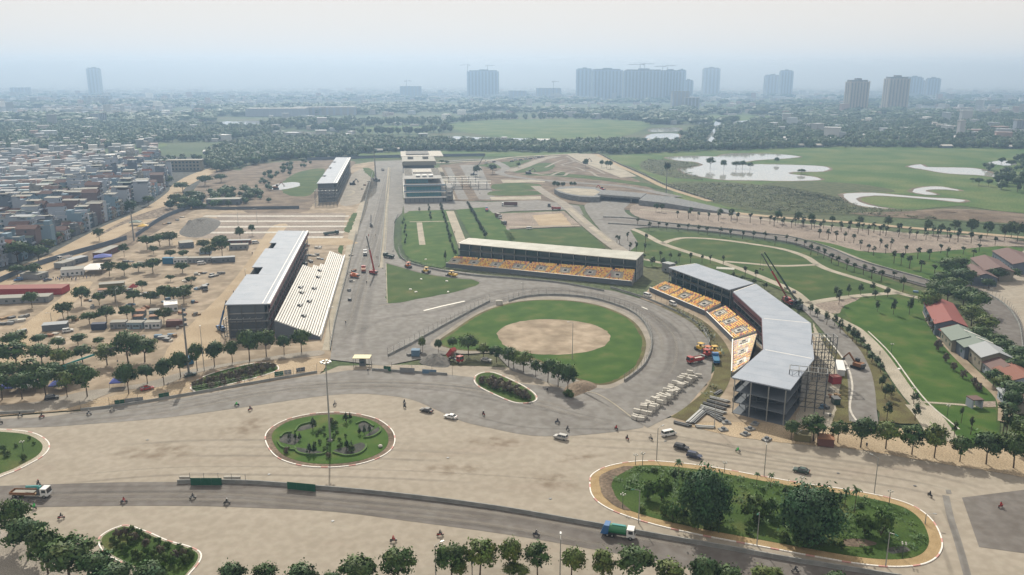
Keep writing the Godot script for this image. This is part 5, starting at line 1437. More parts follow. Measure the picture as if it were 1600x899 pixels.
func house(t: Node3D, w: float, dp: float, floors: int, wall: String, roof: int, rng: RandomNumberGenerator, fh := 3.4, small := false) -> void:
	# front faces +z; narrow town house or shed
	var h := floors * fh
	slab(t, "wall", -w / 2, w / 2, -dp / 2, dp / 2, 0, h, wall)
	var n := maxi(1, int(w / 2.6))
	if not small:
		for k in floors:
			for i in n:
				var x := -w / 2 + w * (i + 0.5) / n
				if k == 0 and i == 0:
					slab(t, "door", x - 0.55, x + 0.55, dp / 2 - 0.1, dp / 2 + 0.08, 0, 2.2, "tile_dark")
				else:
					slab(t, "window", x - 0.6, x + 0.6, dp / 2 - 0.1, dp / 2 + 0.08, k * fh + 0.9, k * fh + 2.5, "glass_front")
			if k > 0:
				slab(t, "balcony", -w / 2, w / 2, dp / 2, dp / 2 + 0.9, k * fh - 0.1, k * fh + 0.75, ["render_white", "render_cream", wall][rng.randi() % 3])
			if rng.randf() < 0.6:
				slab(t, "side_window", w / 2 - 0.1, w / 2 + 0.06, -0.6, 0.6, k * fh + 1.0, k * fh + 2.4, "glass_front")
	if roof == 0 or roof == 3:
		slab(t, "parapet", -w / 2 - 0.1, w / 2 + 0.1, dp / 2 - 0.2, dp / 2 + 0.1, h, h + 0.9, wall)
		slab(t, "parapet", -w / 2 - 0.1, -w / 2 + 0.12, -dp / 2, dp / 2 - 0.2, h, h + 0.9, wall)
		slab(t, "roof_terrace", -w / 2 + 0.12, w / 2, -dp / 2, dp / 2 - 0.2, h, h + 0.12, "tin_cream" if roof == 0 else "cement")
		slab(t, "stair_house", -w / 2 + 0.4, w / 2 - 0.6, -dp / 2 + 0.5, -dp / 2 + 4.2, h + 0.12, h + 2.9, wall)
		if rng.randf() < 0.6:
			var mb := MB.new()
			mb.tube(Vector3(w * 0.1, h + 3.0, -dp / 2 + 1.5), Vector3(w * 0.1, h + 4.4, -dp / 2 + 1.5), 0.6, 0.6, 8)
			obj("water_tank", mb, M.chrome, t)
	if roof == 1 or roof == 2:
		var mb := MB.new()
		var e := 0.5
		var r := 1.5 + w * 0.12
		mb.extrude(PackedVector2Array([Vector2(-w / 2 - e, h), Vector2(w / 2 + e, h), Vector2(0, h + r)]), Vector3(0, 0, -dp / 2 - e), Vector3(0, 0, dp / 2 + e), Vector3.RIGHT)
		obj("roof", mb, M["tile_red" if roof == 1 else "tile_dark"], t)
	if roof == 3 or roof == 4:
		var mb := MB.new()
		var y := h + (3.1 if roof == 3 else 0.1)
		var z0 := -dp / 2 - 0.3
		mb.hexa([Vector3(-w / 2 - 0.3, y, z0), Vector3(w / 2 + 0.3, y + 0.5, z0), Vector3(w / 2 + 0.3, y + 0.5, dp / 2 + 0.4), Vector3(-w / 2 - 0.3, y, dp / 2 + 0.4), Vector3(-w / 2 - 0.3, y + 0.12, z0), Vector3(w / 2 + 0.3, y + 0.62, z0), Vector3(w / 2 + 0.3, y + 0.62, dp / 2 + 0.4), Vector3(-w / 2 - 0.3, y + 0.12, dp / 2 + 0.4)])
		obj("tin_roof", mb, M[["tin_cream", "tin_red", "tin_green", "tin_grey", "tin_cream"][rng.randi() % 5]], t)


func town() -> void:
	var rng := RandomNumberGenerator.new()
	rng.seed = 77
	var walls := ["render_white", "render_grey", "render_blue", "render_white", "render_pink", "render_white", "render_dark", "render_blue", "cement", "render_cream"]
	var said := {"render_white": "white", "render_grey": "grey", "render_blue": "pale blue", "render_pink": "pinkish", "render_cream": "cream", "render_dark": "dark grey", "cement": "bare cement"}
	var roofs := ["flat roof", "red tiled gable", "dark tiled gable", "tin canopy", "sloping tin roof"]
	var pool := []
	for i in 34:
		var t := mould("town_house", "house")
		var w := rng.randf_range(4.2, 7.2)
		var dp := rng.randf_range(8.0, 13.0)
		var fl: int = [1, 2, 2, 3, 3, 4, 4, 4, 5, 5][rng.randi() % 10]
		var roof: int = [0, 0, 1, 1, 2, 3, 3, 4, 3, 0][rng.randi() % 10] if fl > 1 else [1, 2, 4, 4][rng.randi() % 4]
		var wall: String = walls[i % walls.size()]
		house(t, w, dp, fl, wall, roof, rng)
		t.set_meta("width", w)
		t.set_meta("deep", dp)
		t.set_meta("look", "%s %s house, %s" % [["one-storey", "two-storey", "three-storey", "four-storey", "five-storey"][fl - 1], said[wall], roofs[roof]])
		pool.append(t)
	var road := smooth(ln([-288.1,-409.4,-301.9,-470.5,-299.1,-506,-306.2,-558.1,-315,-627.3,-321.7,-711,-345.3,-820,-372.7,-910,-389,-1000,-389.9,-1092]))
	var count := 0
	var rest := []
	var shades := []
	var tones := [lin(0.18, 0.20, 0.235), lin(0.09, 0.11, 0.14), lin(0.13, 0.14, 0.155), lin(0.15, 0.07, 0.055), lin(0.07, 0.09, 0.12), lin(0.26, 0.28, 0.31), lin(0.36, 0.36, 0.36), lin(0.10, 0.17, 0.23)]
	for r in 24:
		var line := steps(shifted(road, -9.0 - r * 14.5 - (r / 2) * 4.0), 1.0)
		var k := rng.randi_range(0, 4)
		var along := 0
		while k < line.size() - 12:
			var t: Node3D = pool[rng.randi() % pool.size()]
			var w: float = t.get_meta("width")
			var p := line[mini(k + int(w / 2), line.size() - 1)]
			k += int(w) + (1 if rng.randf() < 0.75 else rng.randi_range(4, 12))
			if p.y > -395 or p.y < -1150 or p.x < p.y * 0.665 - 12:
				continue
			if rng.randf() < 0.09 or p.distance_to(xz(-408,-1029)) < 60 or (p.y < -900 and p.x > p.y * 0.425):
				continue
			if count >= 300:
				rest.append(Transform3D(Basis(Vector3.UP, turn_of(line[mini(k, line.size() - 1)] - p)).scaled_local(Vector3(w, rng.randf_range(4, 14), t.get_meta("deep"))), v3(p)))
				shades.append(tones[rng.randi() % tones.size()] * rng.randf_range(0.5, 0.95))
				continue
			along += 1
			count += 1
			var d := line[mini(k, line.size() - 1)] - p
			var o := copy_of(t, "%s, %s along the %s row behind the dirt road" % [t.get_meta("look"), nth(along), nth(r + 1)], v3(p), turn_of(d) + (PI if rng.randf() < 0.35 else 0.0) + rng.randf_range(-0.08, 0.08), "houses of the left hand town")
			o.scale = Vector3(1, rng.randf_range(0.85, 1.15), 1)
	for t in pool:
		t.free()
	var wall := MB.new()
	wall.box(Vector3(0, 0.5, 0), Vector3(1, 1, 1))
	wall.box(Vector3(0, 1.02, 0), Vector3(1.06, 0.05, 1.06))
	tag(multi("town_rest", wall.mesh(M.tinted), rest, shades), "crowded small houses at the back of the left hand town")
	# a few landmarks
	var t := thing("school_building", "long pale yellow school with a row of dark windows", "building", v3(xz(-396.8,-1000)), 0.1)
	slab(t, "wall", -20, 20, -6, 6, 0, 12, "render_cream")
	slab(t, "roof", -21, 21, -7, 7, 12, 12.8, "render_cream")
	for i in 9:
		for k in 3:
			slab(t, "window", -18.4 + i * 4.2, -16.2 + i * 4.2, 6, 6.1, 1 + k * 4, 3 + k * 4, "glass_front")
	t = thing("shop_house", "white balconied house facing the dirt road", "house", v3(xz(-324.2,-597.2)), 0.45)
	house(t, 22, 11, 3, "render_white", 0, rng, 3.8)
	t = thing("warehouse", "pair of long red roofed sheds at the back of the town", "warehouse", v3(xz(-474.3,-986)), 0.2)
	house(t, 14, 55, 1, "render_pink", 1, rng, 4.0, true)


func villages() -> void:
	var rng := RandomNumberGenerator.new()
	rng.seed = 21
	# houses along the right hand lawn; ridge direction from the nearer to the farther end
	for q in [
			["red tin roofed long house by the right hand trees", xz(190.9,-340.6), xz(203.8,-377.4), 12.0, 5.5, "render_grey", "tin_red"], ["low red lean-to at the end of the red roofed house", xz(192.1,-334.3), xz(192,-340.6), 12.0, 3.6, "render_grey", "tin_red"],
			["green tin roofed house next to the red roofed one", xz(187.2,-319.2), xz(190.9,-335.2), 12.5, 5.0, "render_cream", "tin_green"], ["second green tin roofed house in the same row", xz(187.7,-310.6), xz(189.4,-323.3), 12.5, 5.2, "render_grey", "tin_green"],
			["cream gabled house with a grey tin roof", xz(185.9,-296.6), xz(188.3,-309.8), 11.0, 5.8, "render_cream", "tin_grey"], ["dark tiled cottage behind the cream house", xz(184.7,-287.1), xz(186.2,-298.1), 10.0, 4.0, "render_white", "tile_dark"],
			["red tiled cottage at the right edge", xz(184.5,-275), xz(186.4,-288.4), 12.0, 4.4, "render_white", "tile_red"], ["small grey house below the red tiled cottage", xz(174.1,-261.5), xz(175.8,-269.6), 9.0, 3.6, "render_white", "tin_grey"], ["brown roofed hut at the lower right edge", xz(174.3,-256), xz(175,-263.8), 8.0, 3.5, "render_cream", "tile_dark"],
			["first dark roofed hall by the pale yard, nearest the bamboo", xz(255.6,-429.4), xz(260.7,-452.9), 12.0, 5.0, "render_grey", "tile_dark"], ["second dark roofed hall by the pale yard", xz(269.8,-440.8), xz(278.7,-472.1), 14.0, 6.0, "render_cream", "tile_dark"], ["third dark roofed hall at the right edge", xz(295.3,-456), xz(304.5,-493), 16.0, 6.0, "render_grey", "tile_dark"]]:
		var a: Vector2 = q[1]
		var b: Vector2 = q[2]
		var d := b - a
		var t := thing("cottage", q[0], "house", v3((a + b) / 2), turn_of(d), "houses by the lawn on the right")
		var l := d.length() / 2
		var w: float = q[3] / 2
		var h: float = q[4]
		slab(t, "wall", -l, l, -w, w, 0, h, q[5])
		for s in [-1, 1]:
			var mb := MB.new()
			var y := h + 2.2
			mb.hexa([Vector3(-l - 0.5, h - 0.2, s * (w + 0.6)), Vector3(l + 0.5, h - 0.2, s * (w + 0.6)), Vector3(l + 0.5, y, 0), Vector3(-l - 0.5, y, 0), Vector3(-l - 0.5, h, s * (w + 0.6)), Vector3(l + 0.5, h, s * (w + 0.6)), Vector3(l + 0.5, y + 0.2, 0), Vector3(-l - 0.5, y + 0.2, 0)])
			obj("roof_slope", mb, M[q[6]], t)
			mb = MB.new()
			mb.tri(Vector3(s * l, h, -w), Vector3(s * l, h, w), Vector3(s * l, h + 2.1, 0), Vector3(s, 0, 0))
			obj("gable", mb, M[q[5]], t)
		if q[6] == "tin_green":
			var mb := MB.new()
			mb.bar(Vector3(0, h + 0.15, w + 0.5), Vector3(0, h + 2.5, 0.1), 1.2, 0.08)
			obj("skylight", mb, M.white_paint, t)
		for s in [-1, 1]:
			for i in maxi(2, int(l / 2.2)):
				var x := -l + 2 * l * (i + 0.5) / maxi(2, int(l / 2.2))
				var mb := MB.new()
				mb.box(Vector3(x, h * 0.5, s * (w + 0.03)), Vector3(1.1, 1.3, 0.1))
				obj("window", mb, M.glass_front, t)
	# low sheds among the far trees; a few pixels each
	var spots := [xz(-724,-1223), xz(-710,-1244), xz(-631,-1163), xz(-600.3,-1192), xz(-494.8,-1109), xz(-513.4,-1173), xz(-355,-1145), xz(-370.8,-1212), xz(-291.5,-1223), xz(-274.9,-1233), xz(-243.5,-1244), xz(-219.5,-1244), xz(-200.2,-1244), xz(-174.3,-1266), xz(55.7,-1444), xz(119.8,-1337), xz(140.7,-1349), xz(179.1,-1324), xz(214.9,-1324), xz(227.2,-1324), xz(195.8,-1266), xz(263.7,-1312), xz(299.7,-1362), xz(481,-1504), xz(515.2,-1519), xz(524.8,-1473), xz(562.2,-1488),
		xz(732,-1780), xz(672.9,-1604), xz(667,-1569), xz(656.3,-1488), xz(764,-1697), xz(766,-1659), xz(774,-1621), xz(695.2,-1780), xz(478.8,-1444), xz(459.5,-1337), xz(495.6,-1337), xz(546.5,-1388), xz(573.3,-1388), xz(693.8,-1324), xz(808,-1519), xz(828,-1536), xz(929,-1678), xz(951,-1659), xz(617.6,-1429), xz(791,-1312), xz(892,-2355), xz(861,-2317), xz(1154,-2317), xz(1136,-2179), xz(1221,-2212), xz(1120,-2116), xz(1228,-2179), xz(1411,-2393), xz(1255,-2606), xz(1156,-2653), xz(-530.7,-1202), xz(233.9,-1444), xz(-444.9,-1223)]
	for i in spots.size():
		var p: Vector2 = spots[i]
		var k := -p.y / 1280.0
		var w := rng.randf_range(11, 26) * k
		var t := thing("shed", "low shed with a %s among the far trees, %s across the view" % [["cream tin roof", "pale grey roof", "white roof"][i % 3], nth(i + 1)], "shed", v3(p), rng.randf_range(-0.3, 0.3), "low sheds among the far trees")
		clearings.append(PackedVector2Array([p + Vector2(-w * 0.4, -4), p + Vector2(w * 0.4, -4), p + Vector2(w * 0.4, 8), p + Vector2(-w * 0.4, 8)]))
		slab(t, "wall", -w / 2, w / 2, -5 * k, 5 * k, 0, 3.4, "render_grey")
		var mb := MB.new()
		mb.extrude(PackedVector2Array([Vector2(-5.5 * k, 3.3), Vector2(5.5 * k, 3.3), Vector2(0, 4.6 + k)]), Vector3(-w / 2 - 0.5, 0, 0), Vector3(w / 2 + 0.5, 0, 0), Vector3(0, 0, 1))
		obj("roof", mb, M[["tin_cream", "kerb", "canvas_white"][i % 3]], t)


func far_city() -> void:
	# the far-off town, one mass of roofs in the haze
	var rng := RandomNumberGenerator.new()
	rng.seed = 5
	var at := []
	var tint := []
	var wall := MB.new()
	wall.box(Vector3(0, 0.5, 0), Vector3(1, 1, 1))
	wall.box(Vector3(0, 1.02, 0), Vector3(1.08, 0.05, 1.08))
	var tones := [lin(0.15, 0.155, 0.16), lin(0.09, 0.10, 0.11), lin(0.14, 0.12, 0.10), lin(0.12, 0.065, 0.055), lin(0.06, 0.07, 0.08), lin(0.45, 0.44, 0.41), lin(0.12, 0.15, 0.18), lin(0.11, 0.11, 0.12)]
	for i in 15000:
		var z := -lerpf(1450, 9500, pow(rng.randf(), 1.3))
		var x := rng.randf_range(-0.70, 0.70) * -z
		var px := 800 + x / -z * 1240
		# dense on the left, thinning over the green middle and gathering again far away
		var dense := 1.0 if px < 420 else 0.35 if px < 650 else 0.12
		if z > -2300:
			dense = 0.16 if px < 200 else 0.02
			if px > 1180:
				dense = 0.10
		elif z > -3200:
			dense = 0.9 if px < 300 else 0.10
			if px > 1200:
				dense = 0.4
		elif z < -3800:
			dense = maxf(dense, 0.55)
		if rng.randf() > dense:
			continue
		var w := rng.randf_range(9, 26) * (1.0 if z > -4000 else 1.7)
		var h := rng.randf_range(4, 15) * (1.0 if rng.randf() < 0.93 else 2.2)
		at.append(Transform3D(Basis(Vector3.UP, rng.randf_range(-0.5, 0.5)).scaled_local(Vector3(w, h, rng.randf_range(9, 22))), Vector3(x, 0, z)))
		tint.append(tones[rng.randi() % tones.size()] * rng.randf_range(0.8, 1.15))
	tag(multi("far_town", wall.mesh(M.tinted), at, tint), "far-off town spreading into the haze")
	# the part of the near town beyond what one can count
	at = []
	tint = []
	for i in 500:
		var z := rng.randf_range(-880, -1450)
		var x := z * rng.randf_range(0.36, 0.69)
		if x > z * 0.43 or Vector2(x, z).distance_to(xz(-408,-1029)) < 70:
			continue
		at.append(Transform3D(Basis(Vector3.UP, rng.randf_range(0.1, 0.6)).scaled_local(Vector3(rng.randf_range(5, 12), rng.randf_range(4, 13), rng.randf_range(8, 15))), Vector3(x, 0, z)))
		tint.append(tones[rng.randi() % tones.size()] * rng.randf_range(0.5, 0.95))
	tag(multi("near_town_rest", wall.mesh(M.tinted), at, tint), "crowded small houses filling the back of the left hand town")

# ---------------------------------------------------------------- plants

func leaf_green(rng: RandomNumberGenerator, base: Color, spread := 0.35) -> Color:
	var k := 1.0 + rng.randf_range(-spread, spread)
	return Color(base.r * k * rng.randf_range(0.85, 1.2), base.g * k, base.b * k * rng.randf_range(0.8, 1.2))


func crown(mb: MB, mid: Vector3, size: Vector3, clumps: int, each: int, leaf: float, base: Color, rng: RandomNumberGenerator, flat_base := 0.55) -> Array:
	var tips := []
	for i in clumps:
		# clumps lie mostly near the surface of the crown, some within
		var d := Vector3(rng.randfn(), rng.randfn() * 0.9 + 0.25, rng.randfn()).normalized()
		if d.y < -flat_base:
			d.y = -flat_base * rng.randf()
			d = d.normalized()
		var r := rng.randf_range(0.55, 0.86) if i % 4 else rng.randf_range(0.15, 0.95)
		var c := mid + Vector3(d.x * size.x, d.y * size.y, d.z * size.z) * r
		var reach := rng.randf_range(0.20, 0.36)
		mb.col = leaf_green(rng, base)
		var tone := mb.col
		tips.append(c)
		for k in each:
			var e := Vector3(rng.randfn(), rng.randfn() * 0.75, rng.randfn()) * 0.55
			var p := c + Vector3(e.x * size.x, e.y * size.y, e.z * size.z) * reach
			mb.col = tone * rng.randf_range(0.8, 1.2)
			mb.col.a = 1.0
			mb.leaf(p, (p - mid).normalized(), leaf, rng)
	mb.col = Color(1, 1, 1)
	return tips


func make_tree(called: String, key: String, h: float, w: float, fork: float, clumps: int, each: int, leaf: float, base: Color, seed_: int, low := 0.3) -> void:
	var rng := RandomNumberGenerator.new()
	rng.seed = seed_
	var t := mould(called, "tree")
	var mb := MB.new()
	var ch := h * (1.0 - low) / 2
	var mid := Vector3(rng.randf_range(-0.3, 0.3), h - ch, rng.randf_range(-0.3, 0.3))
	var tips := crown(mb, mid, Vector3(w / 2, ch, w / 2), clumps, each, leaf, base, rng)
	var tb := MB.new()
	var r := 0.018 * h + 0.05
	var top := Vector3(rng.randf_range(-0.2, 0.2), fork * h, rng.randf_range(-0.2, 0.2))
	tb.tube(Vector3.ZERO, top, r, r * 0.72, 7, false)
	obj("trunk", tb, M.bark, t)
	tb = MB.new()
	for i in mini(tips.size(), 9):
		var tip: Vector3 = tips[i * tips.size() / 9 if tips.size() >= 9 else i]
		var knee := top.lerp(tip, 0.5) + Vector3(0, h * 0.03, 0)
		tb.tube(top - Vector3(0, 0.1, 0), knee, r * 0.5, r * 0.32, 5, false)
		tb.tube(knee, tip, r * 0.32, r * 0.1, 4, false)
	obj("branch", tb, M.bark, t)
	obj("crown", mb, M.leaf, t)
	t.set_meta("h", h)
	t.set_meta("w", w * (1.2 if key == "bush" or key == "purple" else 1.0))
	if not tmpl.has(key):
		tmpl[key] = []
	tmpl[key].append(t)


func make_palm(key: String, h: float, seed_: int) -> void:
	var rng := RandomNumberGenerator.new()
	rng.seed = seed_
	var t := mould("palm_tree", "palm")
	var tb := MB.new()
	tb.tube(Vector3.ZERO, Vector3(0.1, h * 0.75, 0), 0.16, 0.11, 6, false)
	obj("trunk", tb, M.bark, t)
	for i in 11:
		var mb := MB.new()
		mb.col = leaf_green(rng, Color(0.045, 0.085, 0.028))
		var a := TAU * i / 11 + rng.randf_range(-0.2, 0.2)
		var out := Vector3(cos(a), 0, sin(a))
		var side := Vector3(-sin(a), 0, cos(a))
		var lift := rng.randf_range(0.2, 1.0)
		var p := Vector3(0.1, h * 0.75, 0)
		for k in 4:
			var q := p + (out * 0.75 + Vector3.UP * (lift - k * 0.42)) * h * 0.11
			var w0: float = 0.09 * h * [0.5, 1.0, 0.9, 0.5][k]
			var w1: float = 0.09 * h * [1.0, 0.9, 0.5, 0.05][k]
			mb.quad(p - side * w0, q - side * w1, q, p, Vector3.UP + side * -0.6)
			mb.quad(p + side * w0, q + side * w1, q + Vector3(0, 0.01, 0), p + Vector3(0, 0.01, 0), Vector3.UP + side * 0.6)
			p = q
		obj("frond", mb, M.leaf, t)
	t.set_meta("h", h)
	t.set_meta("w", h * 0.55)
	if not tmpl.has(key):
		tmpl[key] = []
	tmpl[key].append(t)


func make_trees() -> void:
	var dark := Color(0.054, 0.097, 0.030)
	for i in 6:
		make_tree("roadside_tree", "round", 8.5, 7.4, 0.36, [30, 38, 46][i % 3], 54, 0.60, [dark, Color(0.063, 0.108, 0.032), Color(0.048, 0.090, 0.032)][i % 3], 100 + i, 0.30)
	for i in 3:
		make_tree("roadside_tree", "light", 8.5, 7.0, 0.34, 40, 42, 0.60, Color(0.108, 0.151, 0.040), 120 + i, 0.28)
	for i in 5:
		make_tree("yard_tree", "yard", 7.5, 7.8, 0.36, 30, 40, 0.75, [dark, Color(0.065, 0.097, 0.036)][i % 2], 140 + i, 0.38)
	for i in 2:
		make_tree("great_tree", "great", 12.0, 15.0, 0.15, 110, 62, 0.70, Color(0.040, 0.090, 0.036), 160 + i, 0.0)
	for i in 4:
		make_tree("shrub", "bush", 3.0, 4.0, 0.1, 24, 46, 0.36, [Color(0.058, 0.112, 0.025), Color(0.072, 0.119, 0.032)][i % 2], 170 + i, 0.0)
	for i in 3:
		make_tree("shrub", "purple", 2.4, 3.2, 0.1, 20, 40, 0.32, Color(0.125, 0.105, 0.085), 180 + i, 0.0)
	for i in 5:
		make_tree("sapling", "sapling", 6.0, 1.9, 0.62, 12, 16, 0.55, [Color(0.047, 0.072, 0.029), Color(0.040, 0.065, 0.029)][i % 2], 190 + i, 0.45)
	for i in 3:
		make_tree("sapling", "full", 6.0, 3.0, 0.35, 22, 26, 0.45, Color(0.040, 0.072, 0.030), 200 + i, 0.18)
	for i in 2:
		make_tree("conifer", "conifer", 4.2, 2.6, 0.2, 26, 26, 0.34, Color(0.029, 0.061, 0.026), 210 + i, 0.0)
	for i in 2:
		make_palm("palm", 6.5, 220 + i)
	# cones: draw the leaves of the conifers in towards the tip
	for t in tmpl.conifer:
		var c: MeshInstance3D = t.get_node("crown")
		var arr := c.mesh.surface_get_arrays(0)
		var vv: PackedVector3Array = arr[Mesh.ARRAY_VERTEX]
		for i in vv.size():
			var k := clampf(1.15 - vv[i].y / 4.4, 0.05, 1.0)
			vv[i] = Vector3(vv[i].x * k, vv[i].y, vv[i].z * k)
		arr[Mesh.ARRAY_VERTEX] = vv
		var nm := ArrayMesh.new()
		nm.add_surface_from_arrays(Mesh.PRIMITIVE_TRIANGLES, arr)
		nm.surface_set_material(0, M.leaf)
		c.mesh = nm


# list: x, z, height, crown width of each tree
func plant(key: String, list: Array, words: String, group: String, rng: RandomNumberGenerator, from := "from the left") -> void:
	var rows := []
	for i in range(0, list.size(), 4):
		rows.append([list[i] / maxf(1.0, -list[i + 1]), list[i], list[i + 1], list[i + 2], list[i + 3]])
	rows.sort_custom(func(p, q): return p[0] < q[0])
	for i in rows.size():
		var r: Array = rows[i]
		var from_key := "light" if key == "round" and rng.randf() < 0.14 else key
		var t: Node3D = tmpl[from_key][rng.randi() % tmpl[from_key].size()]
		var o := copy_of(t, words if rows.size() == 1 else "%s, %s %s" % [words, nth(i + 1), from], Vector3(r[1], 0.05, r[2]), rng.randf() * TAU, group)
		var sy: float = r[3] / t.get_meta("h")
		var sx: float = r[4] / t.get_meta("w") if r[4] > 0 else sy
		sx = clampf(sx, sy * 0.6, sy * 1.5)
		o.scale = Vector3(sx, sy, sx)


# a row of plants with even, slightly uneven steps
func plant_row(key: String, line: PackedVector2Array, every: float, h: float, w: float, words: String, group: String, rng: RandomNumberGenerator, jitter := 0.25) -> void:
	var list := []
	for p in steps(line, every):
		var k := rng.randf_range(0.8, 1.2)
		list.append_array([p.x + rng.randf_range(-jitter, jitter) * every, p.y + rng.randf_range(-jitter, jitter) * every, h * k, w * k])
	plant(key, list, words, group, rng)


func trees() -> void:
	var rng := RandomNumberGenerator.new()
	rng.seed = 3
	plant("round", [87.2,-236,6.7,5.2,93.9,-235.1,8.8,8,101.1,-234.1,7.1,6,106.7,-230.5,10.1,8.2,114,-229.6,9,7.8,120.1,-225.7,9.3,7.3,125.8,-223.6,10.5,7.6,132.1,-221.1,8,6.4,138.9,-219.4,10.1,8.6,145.5,-217,10.8,8.9], "round dark tree along the sandy verge on the right", "trees along the right hand verge", rng)
	plant("round", [-120.4,-177.3,11.7,7.8,-114,-171.3,11.1,9.7,-106,-164.9,11.6,8.2,-99.7,-162.2,10.2,12.4,-92.6,-160.1,8.4,7.7,-86.6,-157.7,7.2,8.4,-78.8,-156.6,8.2,8.7,-60.7,-157.5,7.6,6.2,-53.9,-157.7,7.2,5.9,-45.7,-157.7,6.8,7.3,-39.6,-156.6,6.2,5,-33.7,-158.9,8.1,8.8,-25.4,-160.1,9.1,8.3,27.3,-159.8,10.2,9.1], "dense dark tree along the near edge of the picture", "trees along the near edge", rng)
	plant("round", [-13.7,-162.7,9.4,7.5,5.8,-164.4,8.2,6.1,41.8,-157.7,9.4,7,47.6,-156.6,7.1,7,57,-157.7,6.1,5.1,69.5,-155.4,6.9,6.1], "dark round tree standing apart at the near edge", "trees along the near edge", rng)
	plant("light", [-7.3,-163.7,9.4,7.6,-0.6,-164.9,9.2,5.6,13.5,-163.2,7.8,6.1,20.3,-160.8,8.7,6,34.5,-157.7,8,7.3,54.6,-156.6,7.3,5.9], "lighter yellow green tree at the near edge", "trees along the near edge", rng)
	plant("light", [0,-162.9,4.1,4.3,2.2,-162.2,3.9,3.7,-12.3,-162.2,5.2,4.3], "low loose bush under the near trees", "undergrowth at the near edge", rng)
	# the long row by the left road, and the second one behind it
	plant("round", [-86.7,-320,9.9,7.9,-93,-316.8,9,5.7,-99.8,-315.2,11.4,8.8,-104.7,-309.1,13.1,9.2,-111,-307.5,9.1,5.6,-116.6,-303.1,10.5,7.5,-121.5,-298.1,11.2,6.4,-125.2,-291.1,10.4,7.3,-128.2,-283.2,10.5,6.6,-134.9,-284.5,7.8,6.6,-137.2,-274.4,11.9,7.3,-150.8,-271.9,11.3,8.6,-157.6,-271.3,9.9,5.9,-165.1,-271.3,10.8,10,-172.6,-269.6,9.8,8.6,-179.3,-269,10,8.5], "roadside tree in the front row by the slip road", "trees along the left slip road", rng)
	plant("round", [-152.1,-306.8,13,11.7,-146.2,-308.3,10.4,11.2,-159.4,-304.6,8.7,9.1,-170.9,-308.3,7,8.1,-175,-301.6,8.4,8,-184.5,-303.8,9,10.1,-194.5,-303.8,9.8,11.6,-207.4,-324.9,7.8,11.2,-200.1,-329.1,5.1,8.1,-189.5,-324.9,5,6.9,-183.4,-329.1,5.1,8.7,-174.4,-329.1,3.7,5.9,-156.6,-324.9,5.9,8.6,-199.7,-301.6,10.5,11,-186.9,-284.5,8.5,9.5,-177.5,-284.5,9.3,9.5,-169.9,-285.8,8,8.6,-162.3,-287.1,7.8,8.1], "dark tree in the second row behind the slip road", "trees behind the left slip road", rng)
	plant("yard", [-281.4,-452.9,6.7,9.5,-270.6,-449.8,8.2,9,-229,-452.9,8.9,9.1,-221.3,-454.4,7.9,8.4,-217.5,-463.9,5.3,8.2,-207.6,-460.7,8.7,10.4,-190.5,-460.7,6.4,8.9,-213.6,-500.3,5.3,8,-205.6,-500.3,5.3,7.2,-239.8,-527.7,9.4,10.9,-234.9,-536.1,8.7,11.1,-230.2,-540.4,9.6,12,-182.5,-504.1,13.1,11.3,-194.2,-538.2,7.4,8.6,-201.3,-523.6,7.2,10,-190.5,-504.1,7.4,9.7,-188.6,-558.1,9.4,6.7,-186,-577,7.9,4.6,-244.1,-504.1,8.6,5.6,-228.8,-511.7,5.8,5.7], "tree among the cabins in the middle of the site yard", "trees in the site yard", rng)
	plant("yard", [-213.5,-391,9.8,8.6,-209.5,-366.8,8.4,7.2,-210.2,-372,7.5,6.1,-236,-387.6,8.1,7.6,-204,-363.7,2.8,4.7,-205.2,-392.2,6.3,6.4,-200.1,-398.2,8,11.6,-189.1,-394.6,7.3,8,-178.7,-364.7,7.7,7.7,-193.7,-359.6,5.8,8.2,-186.8,-361.6,8,8.3,-196,-419.8,5.9,6.1,-180.8,-394.6,6.3,7.7,-173.9,-395.8,9.3,9,-168,-392.2,8.9,8.3,-164.6,-395.8,8.3,8.3,-175.1,-433.6,4.7,6.3,-189.5,-440.8,3.7,5,-160.5,-361.6,7.1,8.3,-169.4,-410.7,5.5,7.3], "tree among the near rows of site cabins", "trees in the site yard", rng)
	plant("yard", [-301.3,-487.6,13.5,18,-290.8,-491.2,10,13.4,-314.9,-498.5,11.8,13.6,-298.4,-515.6,9.2,9.9,-311.1,-549.1,8,10.5,-313.3,-567.4,6.4,9.9,-286.2,-558.1,9,8,-339.8,-630.1,9,11,-338.2,-654.1,10.4,11.4,-327.6,-670,12.2,10.6,-321.8,-686.6,9.8,9.7,-319.4,-715,9,11.2,-400.3,-686.6,10.9,11.9,-437.3,-722,11.4,11.4,-418.5,-762,10.8,13.2,-353.4,-806,10.1,13.9,-394.2,-855,9.3,16,-360.8,-855,10,17.4,-325,-806,9.5,15.1,-320.7,-855,10.7,17.4,-313.2,-882,8.9,16.5,-410.2,-806,8.8,10.1,-524.5,-855,10,12,-447,-940,9.5,14.7,-301.2,-730,8.6,12.6,-282.6,-704,9.5,10,-295.8,-754,8.3,13], "tree between the houses of the left hand town", "trees in the town", rng)
	# round the oval lawn
	plant("round", [-37.1,-321.6,6.1,3.4,-30.3,-320,5.8,3.4,-24.4,-321.6,6.1,4.5,-17.7,-315.2,9.3,7.8,-11.6,-312.9,6.2,5.7,-6.1,-307.5,7,5.8,-1.3,-303.1,7.9,6.8,0.7,-300.9,7.6,5.5,4.4,-296.6,8.5,7.4,9,-291.8,6.7,4.1,13.3,-285.8,9.5,6.7,16.9,-281.2,9.7,6.6,19.9,-273.8,11.6,5.9], "street tree in the row below the oval lawn", "trees below the oval lawn", rng)
